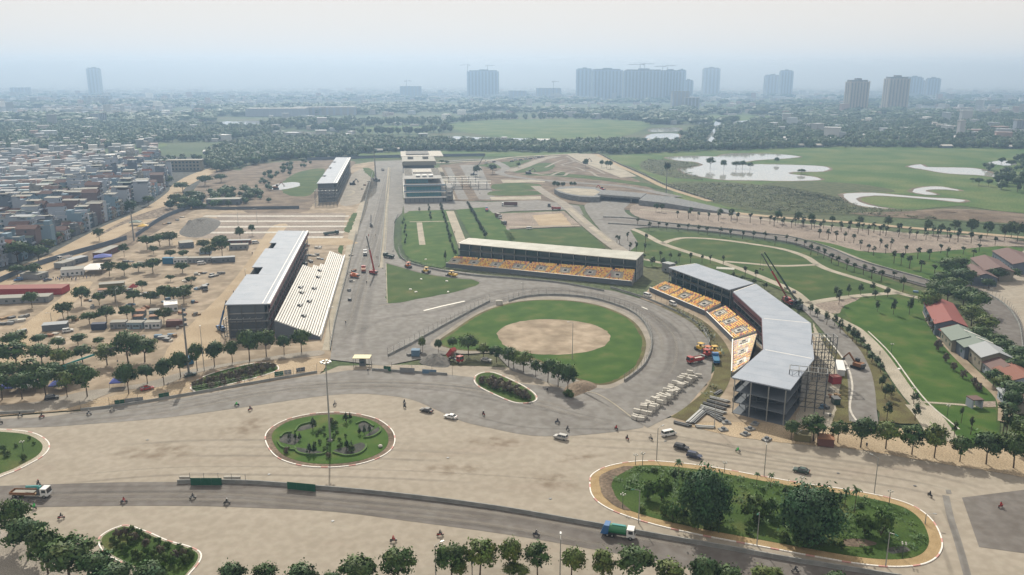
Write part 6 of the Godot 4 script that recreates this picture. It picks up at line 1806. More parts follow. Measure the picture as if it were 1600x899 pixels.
	plant("bush", [19.8,-271.9,2.9,4.5,21,-270.7,2.7,3.2], "dark bush under the last tree below the oval lawn", "bushes below the oval lawn", rng)
	# the big island
	plant("great", [48.5,-185.2,15.9,13.9], "great round tree, the left of two on the big island", "great trees on the big island", rng)
	plant("great", [73,-177.9,15.1,15.6], "great round tree, the right of two on the big island", "great trees on the big island", rng)
	plant("bush", [36.4,-198.5,5.7,5.8,40,-197.8,7.5,6.8,61.8,-187.7,7.4,8.2,66.6,-190.5,4.8,5.3,87.3,-181.4,6,6.3,91.1,-180.8,7,7], "broad light shrub under the great trees of the big island", "shrubs on the big island", rng)
	plant("bush", [39.3,-189.9,3.7,4,41.1,-187.4,4.3,4.6,43.6,-186.8,4,4.2,45.9,-184.3,3.6,4.2,49.6,-183.1,4.3,4.5,51.8,-185.5,4,3.9,33.9,-192.1,2,2.5,40.8,-214.6,1.6,2.9,58.9,-182,1.8,2.5,79.3,-175.1,2.1,1.8,84.3,-173.5,1.5,1.4,85.5,-173.5,1.4,1.4,66.4,-178.2,2.6,3.4,69.5,-175.9,3.3,4.6,92,-194.8,1.7,3], "small dark shrub on the grass of the big island", "shrubs on the big island", rng)
	plant("conifer", [45.8,-209.2,4.3,2.2,47.9,-208.9,4.1,2,49.7,-208.1,4.1,2.1,51.8,-207.7,3.9,1.8,74.1,-200.5,3.6,2.4,76,-199.8,3.4,1.9,77,-199.8,3.8,1.9,84.1,-198.5,3.6,2.4,85.5,-197.8,3.8,2.2,87.3,-197.1,3.6,2], "dark conifer behind the great trees of the big island", "conifers on the big island", rng)
	plant("palm", [47.2,-211.5,5.5,2.5,67.8,-206.3,4.3,1.8,71.5,-205.5,4.8,1.8,87.6,-194.4,6.3,1.7,89.1,-191.8,8.2,1.8], "thin palm on the far side of the big island", "palms on the big island", rng)
	# garden island
	plant("conifer", [-64,-243.7,4.7,2.9,-54.3,-248.7,4.1,2.7,-53.4,-250.7,3.4,1.9,-69.4,-236,2.8,1.8,-67.7,-235.5,3.5,1.6,-66.1,-235.5,3.2,1.6,-48.3,-239.8,3.3,1.8,-46.7,-239.8,3.9,1.6,-45.3,-240.3,3.7,1.8,-60.8,-225.3,4.2,2.9,-59.4,-225.7,4.4,2.3,-50.4,-228.8,4.4,2.1,-48.7,-228.3,3.8,1.9], "dark conifer on the round garden island", "conifers of the garden", rng)
	plant("bush", [-61.3,-241.7,1.3,2.7,-57.4,-245.6,2.5,3.3,-53.8,-235.1,1.3,1.6,-61.6,-238.8,1.3,1.4,-59.2,-238.8,1.3,1.4,-59.6,-234.1,1.3,1.6,-56,-236,1.3,1.6,-55.6,-240.7,1.3,1.6,-56,-237.9,1.3,1.4,-56.7,-231.9,1.1,1.6,-59.1,-231.9,1.1,1.2,-60.7,-232.3,1.3,1.2,-52.4,-231.9,1.3,1.4,-56.7,-228.3,1.5,2.5,-52.7,-229.6,1.7,2,-48.3,-227,2.7,2.7,-52.4,-237.9,1.3,1.2,-57.4,-235.1,1.3,1.2,-60.5,-243.7,1.3,1.6,-57.6,-242.7,1.3,1.4], "clipped bush in the middle of the garden island", "bushes of the garden", rng)
	plant("purple", [-67.9,-226.6,2.1,2.7,-54.5,-223.6,1.9,2.3,-58.9,-247.7,2.5,2.5], "reddish bush on the garden island", "reddish bushes of the garden", rng)
	plant("bush", [-153.9,-227.9,2.3,2.7,-150.7,-224.4,2.1,2.7,-144.4,-221.9,2.3,2.1,-151.8,-230.5,1.5,1,-150.8,-236,1.5,1,-147.3,-232.3,1.3,1.4], "small shrub on the left edge island", "shrubs on the left edge island", rng)
	# hedge islands
	plant("bush", [-97.1,-177.3,2.1,1.9,-95.2,-175.7,2.2,2.2,-93.4,-174,2.4,2.1,-91.7,-172.9,2.4,2,-92.3,-176.8,2.4,2.5,-88.8,-171.3,2.4,2.1,-87.1,-170.3,2.4,2.3,-86.6,-172.4,2.2,2.1,-84.6,-171.3,2.4,2.1,-82.6,-168.7,2.7,2.4,-84.4,-168.2,2.3,2.1,-81.2,-169.7,2.4,2.1,-79.1,-168.2,2.7,2.4,-77.1,-167.2,2.5,2.2,-76,-168.7,2.7,2.1,-75.3,-170.8,2.4,2.3,-91.6,-179.6,2.8,2.8,-94.2,-181.4,2.5,2.4,-89.2,-178.5,2.3,2.5,-85.7,-176.8,2.1,2.3,-82.8,-175.1,2.1,2.5,-79.4,-173.5,2.1,2.4,-76.5,-172.4,2,2.1], "round green shrub on the front hedge island", "shrubs of the front hedge island", rng)
	plant("purple", [-96.8,-179.6,2.8,3.1,-95.6,-180.8,2.5,2.5,-92.4,-177.9,2.8,2.8,-88.3,-175.7,2.4,2.8,-83.4,-172.9,2.4,2.7,-79.2,-170.8,2.4,2.7,-77.8,-171.9,2.2,2.4], "bare greyish shrub on the front hedge island", "shrubs of the front hedge island", rng)
	plant("purple", [-10.9,-284.5,3,4.3,-8.4,-281.9,3.5,4.2,-5.8,-279.3,3.5,4.7,-3.2,-277.4,3.4,4.6,-0.7,-275,3.2,4.6,1.8,-272.5,3.2,4.1,4.1,-270.2,3.1,3.6,5.6,-268.4,2.9,3.1,-7.1,-285.8,3,4.3,-4.2,-283.2,3,4.2,-1.2,-280,3,4.2,1.8,-276.2,2.9,3.7,4.5,-271.9,2.9,3.2], "purplish shrub on the small hedge island", "shrubs of the small hedge island", rng)
	plant("purple", [-115.7,-280.6,3,3.3,-113.8,-281.9,3.5,3.5,-111.9,-283.2,3.5,3.8,-109.8,-284.5,3.5,3.8,-107.6,-285.8,3.8,4,-105.7,-287.7,3.8,4.1,-104,-289.8,3.6,3.9,-102.2,-291.8,3.6,3.9,-100.4,-293.9,3.6,3.9,-98.6,-295.9,3.6,3.9,-96.8,-298.1,3.4,3.7,-94.7,-299.5,3.1,3.5,-93,-300.2,2.6,3,-109.4,-279.3,3,3.3,-105.8,-282.5,3.2,3.3,-102.1,-287.1,3.3,3.3,-98.6,-291.1,3.3,3.4,-95.5,-295.2,3.1,3.2], "purplish shrub on the long hedge island", "shrubs of the long hedge island", rng)
	# park rows
	plant_row("conifer", ln([-62.4,-715,-50.9,-624.4,-40.3,-538.2,-35.8,-504.1]), 6.5, 3.6, 2.6, "small dark tree left of the white diagonal path", "park rows", rng, 0.1)
	plant_row("conifer", ln([-39.2,-722,-29.9,-654.1,-22.9,-602.5,-17.4,-562.7]), 7.0, 4.2, 3.4, "small dark tree right of the white diagonal path", "park rows", rng, 0.1)
	plant_row("conifer", ln([-73.3,-711,-63.8,-630.1]), 14.0, 4.0, 2.2, "small dark tree in the short park row by the cross path", "park rows", rng, 0.1)
	plant_row("conifer", ln([-84.6,-633.1,-71.9,-540.4]), 13.0, 3.6, 2.0, "small dark tree along the left edge of the park lawn", "park rows", rng, 0.1)
	plant("conifer", [-78.1,-683.2,4.3,2.7,-41,-493,7.2,2], "lone dark tree on the park lawn", "lone park trees", rng)
	# saplings on the right
	plant("sapling", [96,-618.8,5.9,2.9,101.3,-597.2,6.7,2.8,109.8,-605.1,5.3,2.4,114.5,-597.2,6.2,2.4,122,-592.1,5.7,2.8,129.1,-592.1,6.2,2.3,134.9,-584.5,6.6,2.8,140.3,-579.5,6.5,2.8,147.7,-572.2,7.4,2.7,154.2,-567.4,6.9,2.7,161,-562.7,6.8,2.7,167.9,-560.4,6.8,2.7,175.3,-558.1,6.8,2.7,176.8,-540.4,7,2.2,187.4,-549.1,6.2,2.2,190.3,-538.2,6.1,2.1,194.4,-534,5.6,2.6,190.1,-509.8,7.9,2.8,194.6,-509.8,6.2,2.8,194.8,-500.3,6.9,2.8,194.1,-485.8,7.2,3.1,195.7,-478.9,6.7,2.7,196.7,-468.8,7.3,3,199.2,-463.9,5.7,2.6,201.2,-456,6.8,2.9,201.4,-445.3,7.7,3.2,204.8,-440.8,7.3,3.2,213.9,-445.3,5.2,2.9,205.9,-417.2,9,3], "young street tree along the back track", "young trees along the back track", rng)
	plant("sapling", [230.1,-517.6,6.3,2.5,229.2,-507.9,6.6,2.4,243.7,-531.9,6.9,2.5,239.5,-513.7,6.7,2.5,232.2,-485.8,8.3,2.7,234.1,-480.6,8.6,2.7,235.1,-472.1,8.5,3.4,238,-463.9,7.6,3.4,241.8,-456,6.8,2.9,252.7,-498.5,8.1,3.2,258,-494.8,7.7,3.2,289.4,-502.2,6.1,3.2,249,-527.7,7.7,2.5,229.3,-527.7,6.8,2.5,233.3,-549.1,6.7,2.6,229.8,-555.8,6.7,2.7,225,-558.1,7.2,3.1,220,-560.4,8.1,3.1,216.4,-567.4,6.9,2.7,273.9,-504.1,6.6,2.8,288.1,-511.7,5.8,2.9,302.6,-519.6,5.9,2.5,251.3,-511.7,6.7,2.5,275.7,-515.6,6.7,2.5], "young staked tree on the lawn beyond the back track", "young trees on the far lawn", rng)
	plant_row("sapling", ln([200,-613.3,234.7,-592.1,271.5,-569.8,299.4,-553.6,327,-540.4]), 6.5, 7.5, 2.8, "young tree on the pink soil, nearer row", "young trees on the pink soil", rng)
	plant_row("sapling", ln([133.6,-651,165.9,-636,205.6,-618.8,246.1,-597.2,288.5,-577,327.1,-555.8]), 8.0, 7.5, 2.8, "young tree on the pink soil, farther row", "young trees on the pink soil", rng)
	plant("yard", [205.8,-627.3,10,5,219.8,-621.6,10.4,5.9,229.1,-618.8,8.9,5.4,244.8,-618.8,7.4,4.4,261.3,-607.8,8.7,4.8,279,-599.8,10.1,6.2,284,-592.1,6.6,4.2,300.1,-582,10.3,5.5,306.9,-577,8.3,5.5,319.5,-582,10.3,6,324.5,-569.8,13.7,8.1,334.4,-567.4,11.9,7.2,341.6,-558.1,11.7,8,347.8,-553.6,13.8,9.7,351.6,-567.4,12.3,9,121.1,-683.2,7,4.8,125.4,-679.8,7.5,4.8,167.8,-654.1,7.3,4.1,175.8,-651,7.8,4.1,147.9,-670,5.9,3.7], "tall thin tree along the sandy haul road", "trees along the haul road", rng)
	plant("sapling", [71.6,-549.1,6.2,2.2,72.8,-544.7,6.2,2.2,80,-555.8,6.7,2.2,76,-517.6,7.1,2.1,80.1,-517.6,7.6,2.1,85.5,-517.6,6.7,2.1,91.3,-549.1,7.1,2.6,91.8,-494.8,6.5,2,96.7,-489.4,6.4,2,101.9,-487.6,6.8,2,108.5,-485.8,7.2,1.9,115.5,-485.8,6,1.9,120.6,-485.8,5.6,1.9,131.7,-449.8,7.4,2.2,135.2,-440.8,7.3,2.1,127.5,-482.3,6.3,1.9,122.5,-440.8,5.8,1.8], "thin young tree on the lawn behind the curved stand", "young trees behind the curved stand", rng)
	plant("full", [84,-478.9,6.3,3.5,90,-475.5,6.2,3.4,97.9,-478.9,3.5,3.1,82.8,-500.3,2.9,2.4,127.4,-439.4,4,2.8,131.7,-432.2,3.9,2.8,135.1,-423.9,3.9,2.7], "small round tree beside the path behind the stands", "round trees behind the stands", rng)
	plant("full", [166.4,-405.6,6.8,3,163,-393.4,8.2,2.9,174.2,-409.4,6.8,2.3,181.5,-411.9,6.5,2.7,190.7,-418.5,5.6,3,185.1,-403.1,5.1,2.6,193.8,-408.1,5.5,3,182,-375.3,8.5,2.1,189.6,-375.3,9.5,1.8,176.2,-379.6,6.4,1.5], "dark young tree where the park paths meet", "trees at the path junction", rng)
	plant("full", [141.2,-386.4,5.2,3.1,142.3,-375.3,5.7,2.7,143.3,-368.9,5.6,2.7,144,-358.6,7,2.6,146.8,-356.6,6.1,2.6,145.3,-346.1,7.1,2.5,147.2,-342.4,5.9,2.5,146,-334.3,6.6,3,146.5,-331.7,6.3,3,147.3,-328.3,4.2,3,144.9,-316.8,4.9,3.1,142.8,-307.5,4.8,3,142.9,-303.1,4.5,3,141.6,-296.6,4.2,2.5,134.5,-279.3,6.2,2.8,131.4,-269.6,6.5,2.7,134.5,-271.9,4.8,2.7,124.4,-252.3,6.6,2.8,139.3,-264.9,4.7,2.7,133,-250.7,6.8,2.7], "dark tree in the planted strip along the service road", "trees along the service road", rng)
	plant("sapling", [147.1,-248.7,6.1,1.3,145.4,-239.8,6.5,1.6,137,-234.1,7.3,1.6,151.4,-233.2,13.6,1.8,150.4,-230.5,12.6,1.6], "thin tree on the small lawn below the thin path", "young trees on the small lawn", rng)
	# thicket by the houses and at the right edge
	plant("round", [245.7,-443.8,13.9,15.7,229.2,-423.9,9.8,11.6,242.7,-426.6,10.6,13.8,214.8,-400.6,10.7,11.7,198.5,-375.3,12.6,10.4,218.2,-395.8,9.9,14.1,222.4,-388.7,10.4,13.9,229.2,-410.7,9.6,13.3,221.4,-375.3,11.4,12.2,209.1,-356.6,10.3,11.1,208.1,-343.3,8.8,11.2,198,-329.1,8.5,9.2,200.5,-324.1,7.3,10.1,199.3,-316,7.1,10.4,192.7,-301.6,7.1,10,199.9,-305.3,8,10.1,193.7,-292.5,8.2,9.7,188.2,-289.8,8.1,8.2,176.5,-281.9,6.5,7,175.4,-274.4,7.3,6.9,173.7,-266.1,8.1,8.9,175.5,-263.8,8,8,168,-257.1,8.3,6.5,159,-235.1,8.6,8.8,153.5,-227.9,8.8,6.6,164.5,-252.3,5.7,6.4,269.8,-440.8,8,10.6,254.9,-423.9,5.6,8.9,279.3,-443.8,6.6,9.3], "dense tree of the thicket round the right hand houses", "thicket round the right hand houses", rng)
	plant("purple", [172.7,-308.3,3.8,3.1,176.7,-322.5,5,3.2,170.4,-298.1,3.7,3,169.7,-289.8,3.6,2.9,168.7,-280.6,4,2.8,186.8,-347,5.9,3.4,168.5,-276.8,3.4,2.3,190.9,-358.6,5.5,3.5], "dry bush between the lawn and the houses", "dry bushes by the houses", rng)
	# in the wetland
	plant("yard", [246.2,-1022,13.4,10.3,257.5,-1000,12.4,5.4,276.1,-1014,9.4,11,284,-1014,10.2,9.5,291.4,-1007,8.6,7.1,345.8,-1076,8.3,6.7,337.8,-959,6,10.5,487.8,-855,8,9.4,492,-845,7.9,7.9,513.8,-865,10.8,12.2,517.8,-855,13.3,13.4,498.5,-806,15.1,15.1,516.3,-825,18,12.9,623.9,-1029,9.5,11.2,629.7,-1060,9.8,9.9,664,-1076,13.2,13.4,498.7,-887,4.1,6.9], "dark tree standing in the wetland", "trees in the wetland", rng)
	plant("yard", [112,-1029,9.5,4,116.7,-1014,10.2,3.9,121.5,-1014,10.2,3.9,92,-1029,11.1,7.2,-22.4,-959,11.9,10.5,-40,-934,13,8.7,42.8,-830,7.8,3.2,46.5,-825,7.7,3.2,51.6,-825,7.7,3.2,60.1,-835,6.5,3.9,64,-835,6.5,3.9,-91.9,-1076,5,6.7,-84.6,-1068,4.9,6.6,8,-1029,6.4,6.4,-21.8,-1000,6.2,7], "small dark tree by the paddock roads", "trees by the paddock", rng)
	# the antenna masts dressed as trees
	for q in [["tall antenna mast dressed as a tree beside the site wall", [-262.2,-558.1,29.4,8.9]], ["tall antenna mast with a green block of leaves at the wetland road", [150.4,-797,31,6.2]]]:
		var g: Array = q[1]
		var t := thing("antenna_mast", q[0], "mast", Vector3(g[0], 0, g[1]))
		var mb := MB.new()
		mb.tube(Vector3.ZERO, Vector3(0, g[2] * 0.95, 0), 0.5, 0.3, 8)
		obj("mast", mb, M.container_grey, t)
		mb = MB.new()
		crown(mb, Vector3(0, g[2] * 0.84, 0), Vector3(g[3] * 0.5, g[2] * 0.15, g[3] * 0.5), 30, 24, 0.9, Color(0.02, 0.055, 0.03), rng)
		obj("leaf_cover", mb, M.leaf, t)


func inside(p: Vector2, poly: PackedVector2Array) -> bool:
	return Geometry2D.is_point_in_polygon(p, poly)


# true where a tree would stand in, or hide, water or open fields
func in_clearing(p: Vector2) -> bool:
	var away := p.normalized()
	for poly in clearings:
		for d in [0.0, 45.0, 90.0]:
			if Geometry2D.is_point_in_polygon(p + away * d, poly):
				return true
	return false


func woods() -> void:
	# far woods that read as one mass: instanced trees
	var rng := RandomNumberGenerator.new()
	rng.seed = 9
	var kinds := []
	for i in 3:
		var mb := MB.new()
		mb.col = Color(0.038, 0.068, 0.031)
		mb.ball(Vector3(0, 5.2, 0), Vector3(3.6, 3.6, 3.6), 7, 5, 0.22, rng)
		crown(mb, Vector3(0, 5.6, 0), Vector3(5, 4.4, 5), 16, 9, 1.7, Color(0.058, 0.104, 0.043), rng)
		mb.col = Color(0.08, 0.06, 0.045)
		mb.tube(Vector3.ZERO, Vector3(0, 4, 0), 0.35, 0.25, 4, false)
		kinds.append(mb.mesh(M.leaf))
	# belt outlines with how far apart the trees stand, in metres, and their size
	var belts := [
		["tree belt behind the circuit", ln([-460.2,-1266,-459.2,-1569,-338.3,-1569,-178.2,-1444,-113.6,-1473,45.9,-1488,109.2,-1415,218.4,-1415,321.5,-1388,428.6,-1388,556.8,-1444,670.7,-1401,765,-1415,857,-1388,1029,-1388,940,-1266,804,-1300,695.8,-1324,516.3,-1337,293.8,-1266,187.7,-1212,94.7,-1223,-38.5,-1244,-151.4,-1223,-214.7,-1154,-262.1,-1127,-323.3,-1127,-336,-1029,-348.3,-973,-384,-1029]), 9.5, 1.0],
		["dark wood on the left behind the town", ln([-1025,-1444,-1165,-1896,-1073,-2057,-860,-2000,-554.1,-1803,-475.5,-1717,-483.3,-1569,-523.4,-1444,-599.1,-1444,-628.8,-1312,-665.8,-1266,-783,-1266,-871,-1223]), 13.0, 1.15],
		["wood across the middle distance", ln([-582.5,-1896,-535.5,-2116,-315.5,-2057,-162.3,-2116,-68.8,-2246,106.5,-2317,344.2,-2246,567.9,-2560,499.1,-2246,331.3,-2057,270.4,-1759,79.2,-1717,-129.1,-1678,-246.9,-1604,-451.6,-1780]), 22.0, 1.5],
		["wood on the far right behind the marsh", ln([314.2,-1569,454.3,-1848,597.8,-1947,861,-2246,974,-2116,1205,-2246,1817,-2474,1029,-1388,857,-1388,780,-1444,655.3,-1415,562.3,-1458,378.6,-1401]), 14.0, 1.15],
		["wood right of the canal", ln([493.2,-1947,688.4,-2246,870,-2317,789,-2057,534.5,-1738,367.5,-1444]), 16.0, 1.2],
		["bushes along the canal", ln([278.6,-1388,445.4,-1947,553.7,-2317,512.8,-2116,334.1,-1444]), 13.0, 0.8],
		["trees beside the dirt road bend", ln([-305.9,-715,-305.3,-779,-287.1,-806,-252.4,-806,-232.1,-779,-229.5,-730,-259.2,-700,-291,-686.6]), 11.0, 0.7],
		["scrub trees around the far stand", ln([-265,-806,-296,-1029,-279.5,-1163,-262.1,-1127,-252.4,-898,-218,-730,-236.2,-715]), 15.0, 0.5],
		["trees in the back of the town", ln([-567.9,-806,-699,-1127,-622.9,-1182,-495.8,-1163,-410.7,-1127,-411.5,-1060,-460.5,-986,-513,-940,-550.7,-882,-486.8,-686.6]), 17.0, 0.75],
		["dark trees at the wetland's right end", ln([583.9,-1029,721,-1163,909,-1223,573.9,-762,500.8,-779,490.5,-825,512.5,-887]), 18.0, 0.8]]
	for b in belts:
		var poly: PackedVector2Array = b[1]
		var lo := poly[0]
		var hi := poly[0]
		for p in poly:
			lo = lo.min(p)
			hi = hi.max(p)
		var step: float = b[2]
		var lists := [[], [], []]
		var tints := [[], [], []]
		var x := lo.x
		while x < hi.x:
			var z := lo.y
			while z < hi.y:
				var p := Vector2(x, z) + Vector2(rng.randf_range(-0.5, 0.5), rng.randf_range(-0.5, 0.5)) * step
				if inside(p, poly) and rng.randf() < 0.86 and absf(p.x / p.y) < 0.72 and not in_clearing(p):
					var k: int = rng.randi() % 3
					var s: float = b[3] * rng.randf_range(0.65, 1.3)
					lists[k].append(Transform3D(Basis(Vector3.UP, rng.randf() * TAU).scaled_local(Vector3(s * rng.randf_range(1.0, 1.4), s, s * rng.randf_range(1.0, 1.4))), v3(p)))
					var g := rng.randf_range(0.7, 1.35)
					tints[k].append(Color(g * rng.randf_range(0.9, 1.2), g, g * 0.9))
				z += step
			x += step
		var o := Node3D.new()
		o.name = numbered("woods")
		add_child(o)
		tag(o, b[0], "", "", "stuff")
		for k in 3:
			if lists[k].size() > 8:
				multi("trees", kinds[k], lists[k], tints[k], o)
	# copses far beyond
	var at := [[], [], []]
	var tint := [[], [], []]
	for i in 9000:
		var z := -lerpf(2000, 10000, pow(rng.randf(), 1.6))
		var p := Vector2(rng.randf_range(-0.7, 0.7) * -z, z)
		var n := sin(p.x * 0.004 + p.y * 0.0031) + sin(p.x * 0.0017 - p.y * 0.0052)
		if n < -0.1 or in_clearing(p):
			continue
		var s := rng.randf_range(1.0, 2.6)
		at[i % 3].append(Transform3D(Basis(Vector3.UP, rng.randf() * TAU).scaled_local(Vector3(s * 2.4, s * 0.85, s * 1.8)), v3(p)))
		var g := rng.randf_range(0.7, 1.3)
		tint[i % 3].append(Color(g, g, g))
	var o := Node3D.new()
	o.name = numbered("woods")
	add_child(o)
	tag(o, "scattered copses over the far plain", "", "", "stuff")
	for k in 3:
		multi("trees", kinds[k], at[k], tint[k], o)
	# tufts and weeds over the reed beds and verges near enough to show
	var tuft := MB.new()
	for i in 14:
		tuft.col = leaf_green(rng, Color(0.075, 0.09, 0.04))
		tuft.leaf(Vector3(rng.randfn() * 0.8, 0.5 + rng.randf() * 0.6, rng.randfn() * 0.8), Vector3.UP, 0.9, rng)
	var mesh := tuft.mesh(M.leaf)
	var k := 0
	for q in [["coarse scrub between the wetland and the haul road", ln([160.4,-855,217.7,-871,274.2,-835,304.9,-762,303.5,-708,335.3,-686.6,375,-679.8,336.2,-644.9,280,-670,214.3,-679.8,180.6,-742]), 3600], ["weeds on the grass of the big island", ln([27,-210,39.1,-217.8,58.6,-213.8,91.9,-200.9,105.2,-192.5,101.1,-177.3,90.9,-171.9,62.7,-178.8,36.5,-190.9]), 420], ["weeds along the olive verge outside the bend", ln([76.1,-391,85.2,-366.8,87.7,-343.3,86.6,-320.8,73.4,-276.8,55.5,-251.8,62.3,-260.4,78.5,-291.1,85.5,-324.9,84.1,-361.6]), 500], ["reeds round the large pond", ln([183.5,-1127,223.7,-1109,243.6,-1060,210.1,-1000,210.3,-898,172.5,-922,160,-1029]), 900]]:
		var poly: PackedVector2Array = q[1]
		var lo := poly[0]
		var hi := poly[0]
		for p in poly:
			lo = lo.min(p)
			hi = hi.max(p)
		var list := []
		var tones := []
		for i in q[2]:
			var p := Vector2(rng.randf_range(lo.x, hi.x), rng.randf_range(lo.y, hi.y))
			if inside(p, poly):
				var s: float = rng.randf_range(0.5, 1.5) * (0.55 if k == 1 else 1.0)
				list.append(Transform3D(Basis(Vector3.UP, rng.randf() * TAU).scaled_local(Vector3(s, s, s)), v3(p, 0.15)))
				tones.append(Color(0.6, 1.1, 0.6) if k == 1 else Color(1, 1, 1) * rng.randf_range(0.7, 1.3))
		tag(multi("undergrowth", mesh, list, tones), q[0])
		k += 1

# ---------------------------------------------------------------- lamps, vehicles, people and site things

func poles() -> void:
	var i := 0
	# the high mast on the garden island
	var g: Array = [-56.6,-235.1,26.1,0.2]
	var t := thing("light_mast", "tall floodlight mast rising from the round garden island", "light mast", Vector3(g[0], 0.1, g[1]))
	var mb := MB.new()
	mb.tube(Vector3.ZERO, Vector3(0, g[2], 0), 0.34, 0.16, 10)
	obj("mast", mb, M.galvanised, t)
	mb = MB.new()
	mb.box(Vector3(0, 0.3, 0), Vector3(1.4, 0.6, 1.4))
	obj("base", mb, M.cement, t)
	mb = MB.new()
	for k in 12:
		var a := TAU * k / 12
		mb.bar(Vector3(cos(a), 0, sin(a)) * 1.1 + Vector3(0, g[2], 0), Vector3(cos(a + TAU / 12), 0, sin(a + TAU / 12)) * 1.1 + Vector3(0, g[2], 0), 0.1, 0.1)
	obj("lamp_ring", mb, M.steel, t)
	for k in 8:
		var a := TAU * k / 8
		mb = MB.new()
		mb.box(Vector3(cos(a) * 1.4, g[2] - 0.1, sin(a) * 1.4), Vector3(0.7, 0.35, 0.6), Basis(Vector3.UP, -a))
		obj("floodlight", mb, M.galvanised, t)
	# lamp posts with one arm
	var posts := [
		["tall lamp post at the far end of the big island", [42.7,-221.5,10.8,0.2]], ["tall lamp post by the verge beyond the big island", [71.6,-211.9,10.1,0.2]], ["tall lamp post between the big island and the tree row", [98.8,-202.3,10.8,0.2]], ["green lamp post at the near left side of the big island", [32.2,-186.8,9.5,0.2]],
		["green lamp post in the middle of the big island's near side", [59.3,-176.5,9.3,0.2]], ["green lamp post at the near right side of the big island", [86.6,-167.7,9.1,0.1]], ["lamp post with a long arm at the big island's right end", [104.8,-186.2,3.2,0.2]], ["lamp post among the near trees, left", [-17.3,-163.7,8.3,0.1]], ["lamp post among the near trees, right", [10.9,-163.7,9.9,0.1]],
		["lamp post by the steel stacks", [65.4,-245.1,11.9,0.2]], ["thin lamp post on the oval lawn", [24.2,-311.3,15.8,0.3]], ["small floodlight post inside the bend", [5.6,-405.6,8.5,0.3]], ["thin post at the left haul road", [-118.8,-298.1,18.6,0.2]], ["lamp post by the white terraces", [-79.1,-339.6,13.9,0.3]], ["lamp post at the park lawn", [88.7,-235.1,3,0.2]], ["lamp post at the left in the cabin yard", [-194.7,-388.7,9.1,0.3]],
		["lamp post in the parking ground", [-211.4,-624.4,11,0.5]], ["lamp post left of the parking ground's strips", [-196.6,-624.4,11.9,0.5]], ["thin post behind the near cabins", [-214.1,-364.7,4.3,0.3]], ["lamp post at the edge of the haul road", [-147.7,-440.8,7.3,0.4]]]
	for q in posts:
		g = q[1]
		t = thing("lamp_post", q[0], "street lamp", Vector3(g[0], 0.1, g[1]), 0.6 + i * 0.9, "lamp posts")
		i += 1
		mb = MB.new()
		mb.tube(Vector3.ZERO, Vector3(0, g[2] - 0.4, 0), 0.15, 0.09, 7)
		obj("pole", mb, M.galvanised, t)
		mb = MB.new()
		mb.tube(Vector3(0, g[2] - 0.4, 0), Vector3(1.6, g[2], 0), 0.06, 0.05, 5)
		obj("arm", mb, M.galvanised, t)
		mb = MB.new()
		mb.box(Vector3(1.9, g[2], 0), Vector3(0.9, 0.18, 0.36))
		obj("lamp_head", mb, M.panel_green if q[0].begins_with("green") else M.galvanised, t)
	# garden lamps with globes
	i = 0
	for q in [[29.1,-194.1,4.1,0.2], [51.4,-182,5.5,0.2], [91.9,-170.8,4.1,0.2], [77.1,-197.1,-7.6,0.2], [-148.1,-227.9,3.2,0.2], [38.1,-218.6,3.9,0.2], [36.1,-219,2.9,0.2], [60.9,-214.2,1.6,0.2], [79.8,-205.2,2.5,0.2], [99.9,-195.8,4.1,0.2], [155.9,-319.2,3.9,0.3], [145.2,-253.9,4.1,0.2], [142.4,-271.9,2.2,0.2]]:
		if i == 3:
			q = [71.5,-178.5,3.5,0.2]
		t = thing("garden_lamp", "garden lamp with white globes, %s" % ["at the big island's left end", "in front of the left great tree", "at the big island's right end", "in front of the right great tree", "on the left edge island", "at the far left rim of the big island", "farthest left on the far rim of the big island", "behind the left great tree", "behind the right great tree", "at the far right rim of the big island", "on the lawn by the houses", "below the thin path", "beside the path's end"][i], "street lamp", Vector3(q[0], 0.15, q[1]), i, "garden lamps")
		var h := maxf(3.2, q[2])
		mb = MB.new()
		mb.tube(Vector3.ZERO, Vector3(0, h - 0.4, 0), 0.1, 0.06, 6)
		obj("pole", mb, M.paint_darkgreen, t)
		for k in 4:
			var a := TAU * k / 4
			mb = MB.new()
			mb.ball(Vector3(cos(a) * 0.55, h - 0.1, sin(a) * 0.55), Vector3.ONE * 0.21, 8, 6)
			obj("globe", mb, M.lamp_glass, t)
			mb = MB.new()
			mb.bar(Vector3(0, h - 0.5, 0), Vector3(cos(a) * 0.55, h - 0.36, sin(a) * 0.55), 0.05, 0.05)
			obj("arm", mb, M.paint_darkgreen, t)
		i += 1
	# concrete power pole with its gear
	g = [-123.1,-293.9,27.3,0.2]
	t = thing("power_pole", "tall concrete power pole with transformer gear at the left haul road", "power pole", Vector3(g[0], 0, g[1]))
	mb = MB.new()
	mb.tube(Vector3.ZERO, Vector3(0, g[2], 0), 0.45, 0.28, 8)
	obj("pole", mb, M.cement, t)
	for k in 4:
		mb = MB.new()
		mb.bar(Vector3(-1.6, g[2] * (0.72 + k * 0.08), 0), Vector3(1.6, g[2] * (0.72 + k * 0.08), 0), 0.18, 0.2)
		obj("cross_arm", mb, M.steel, t)
		mb = MB.new()
		mb.box(Vector3(0.8, g[2] * (0.74 + k * 0.07), 0.5), Vector3(0.9, 1.1, 0.7))
		obj("transformer", mb, M.render_dark, t)


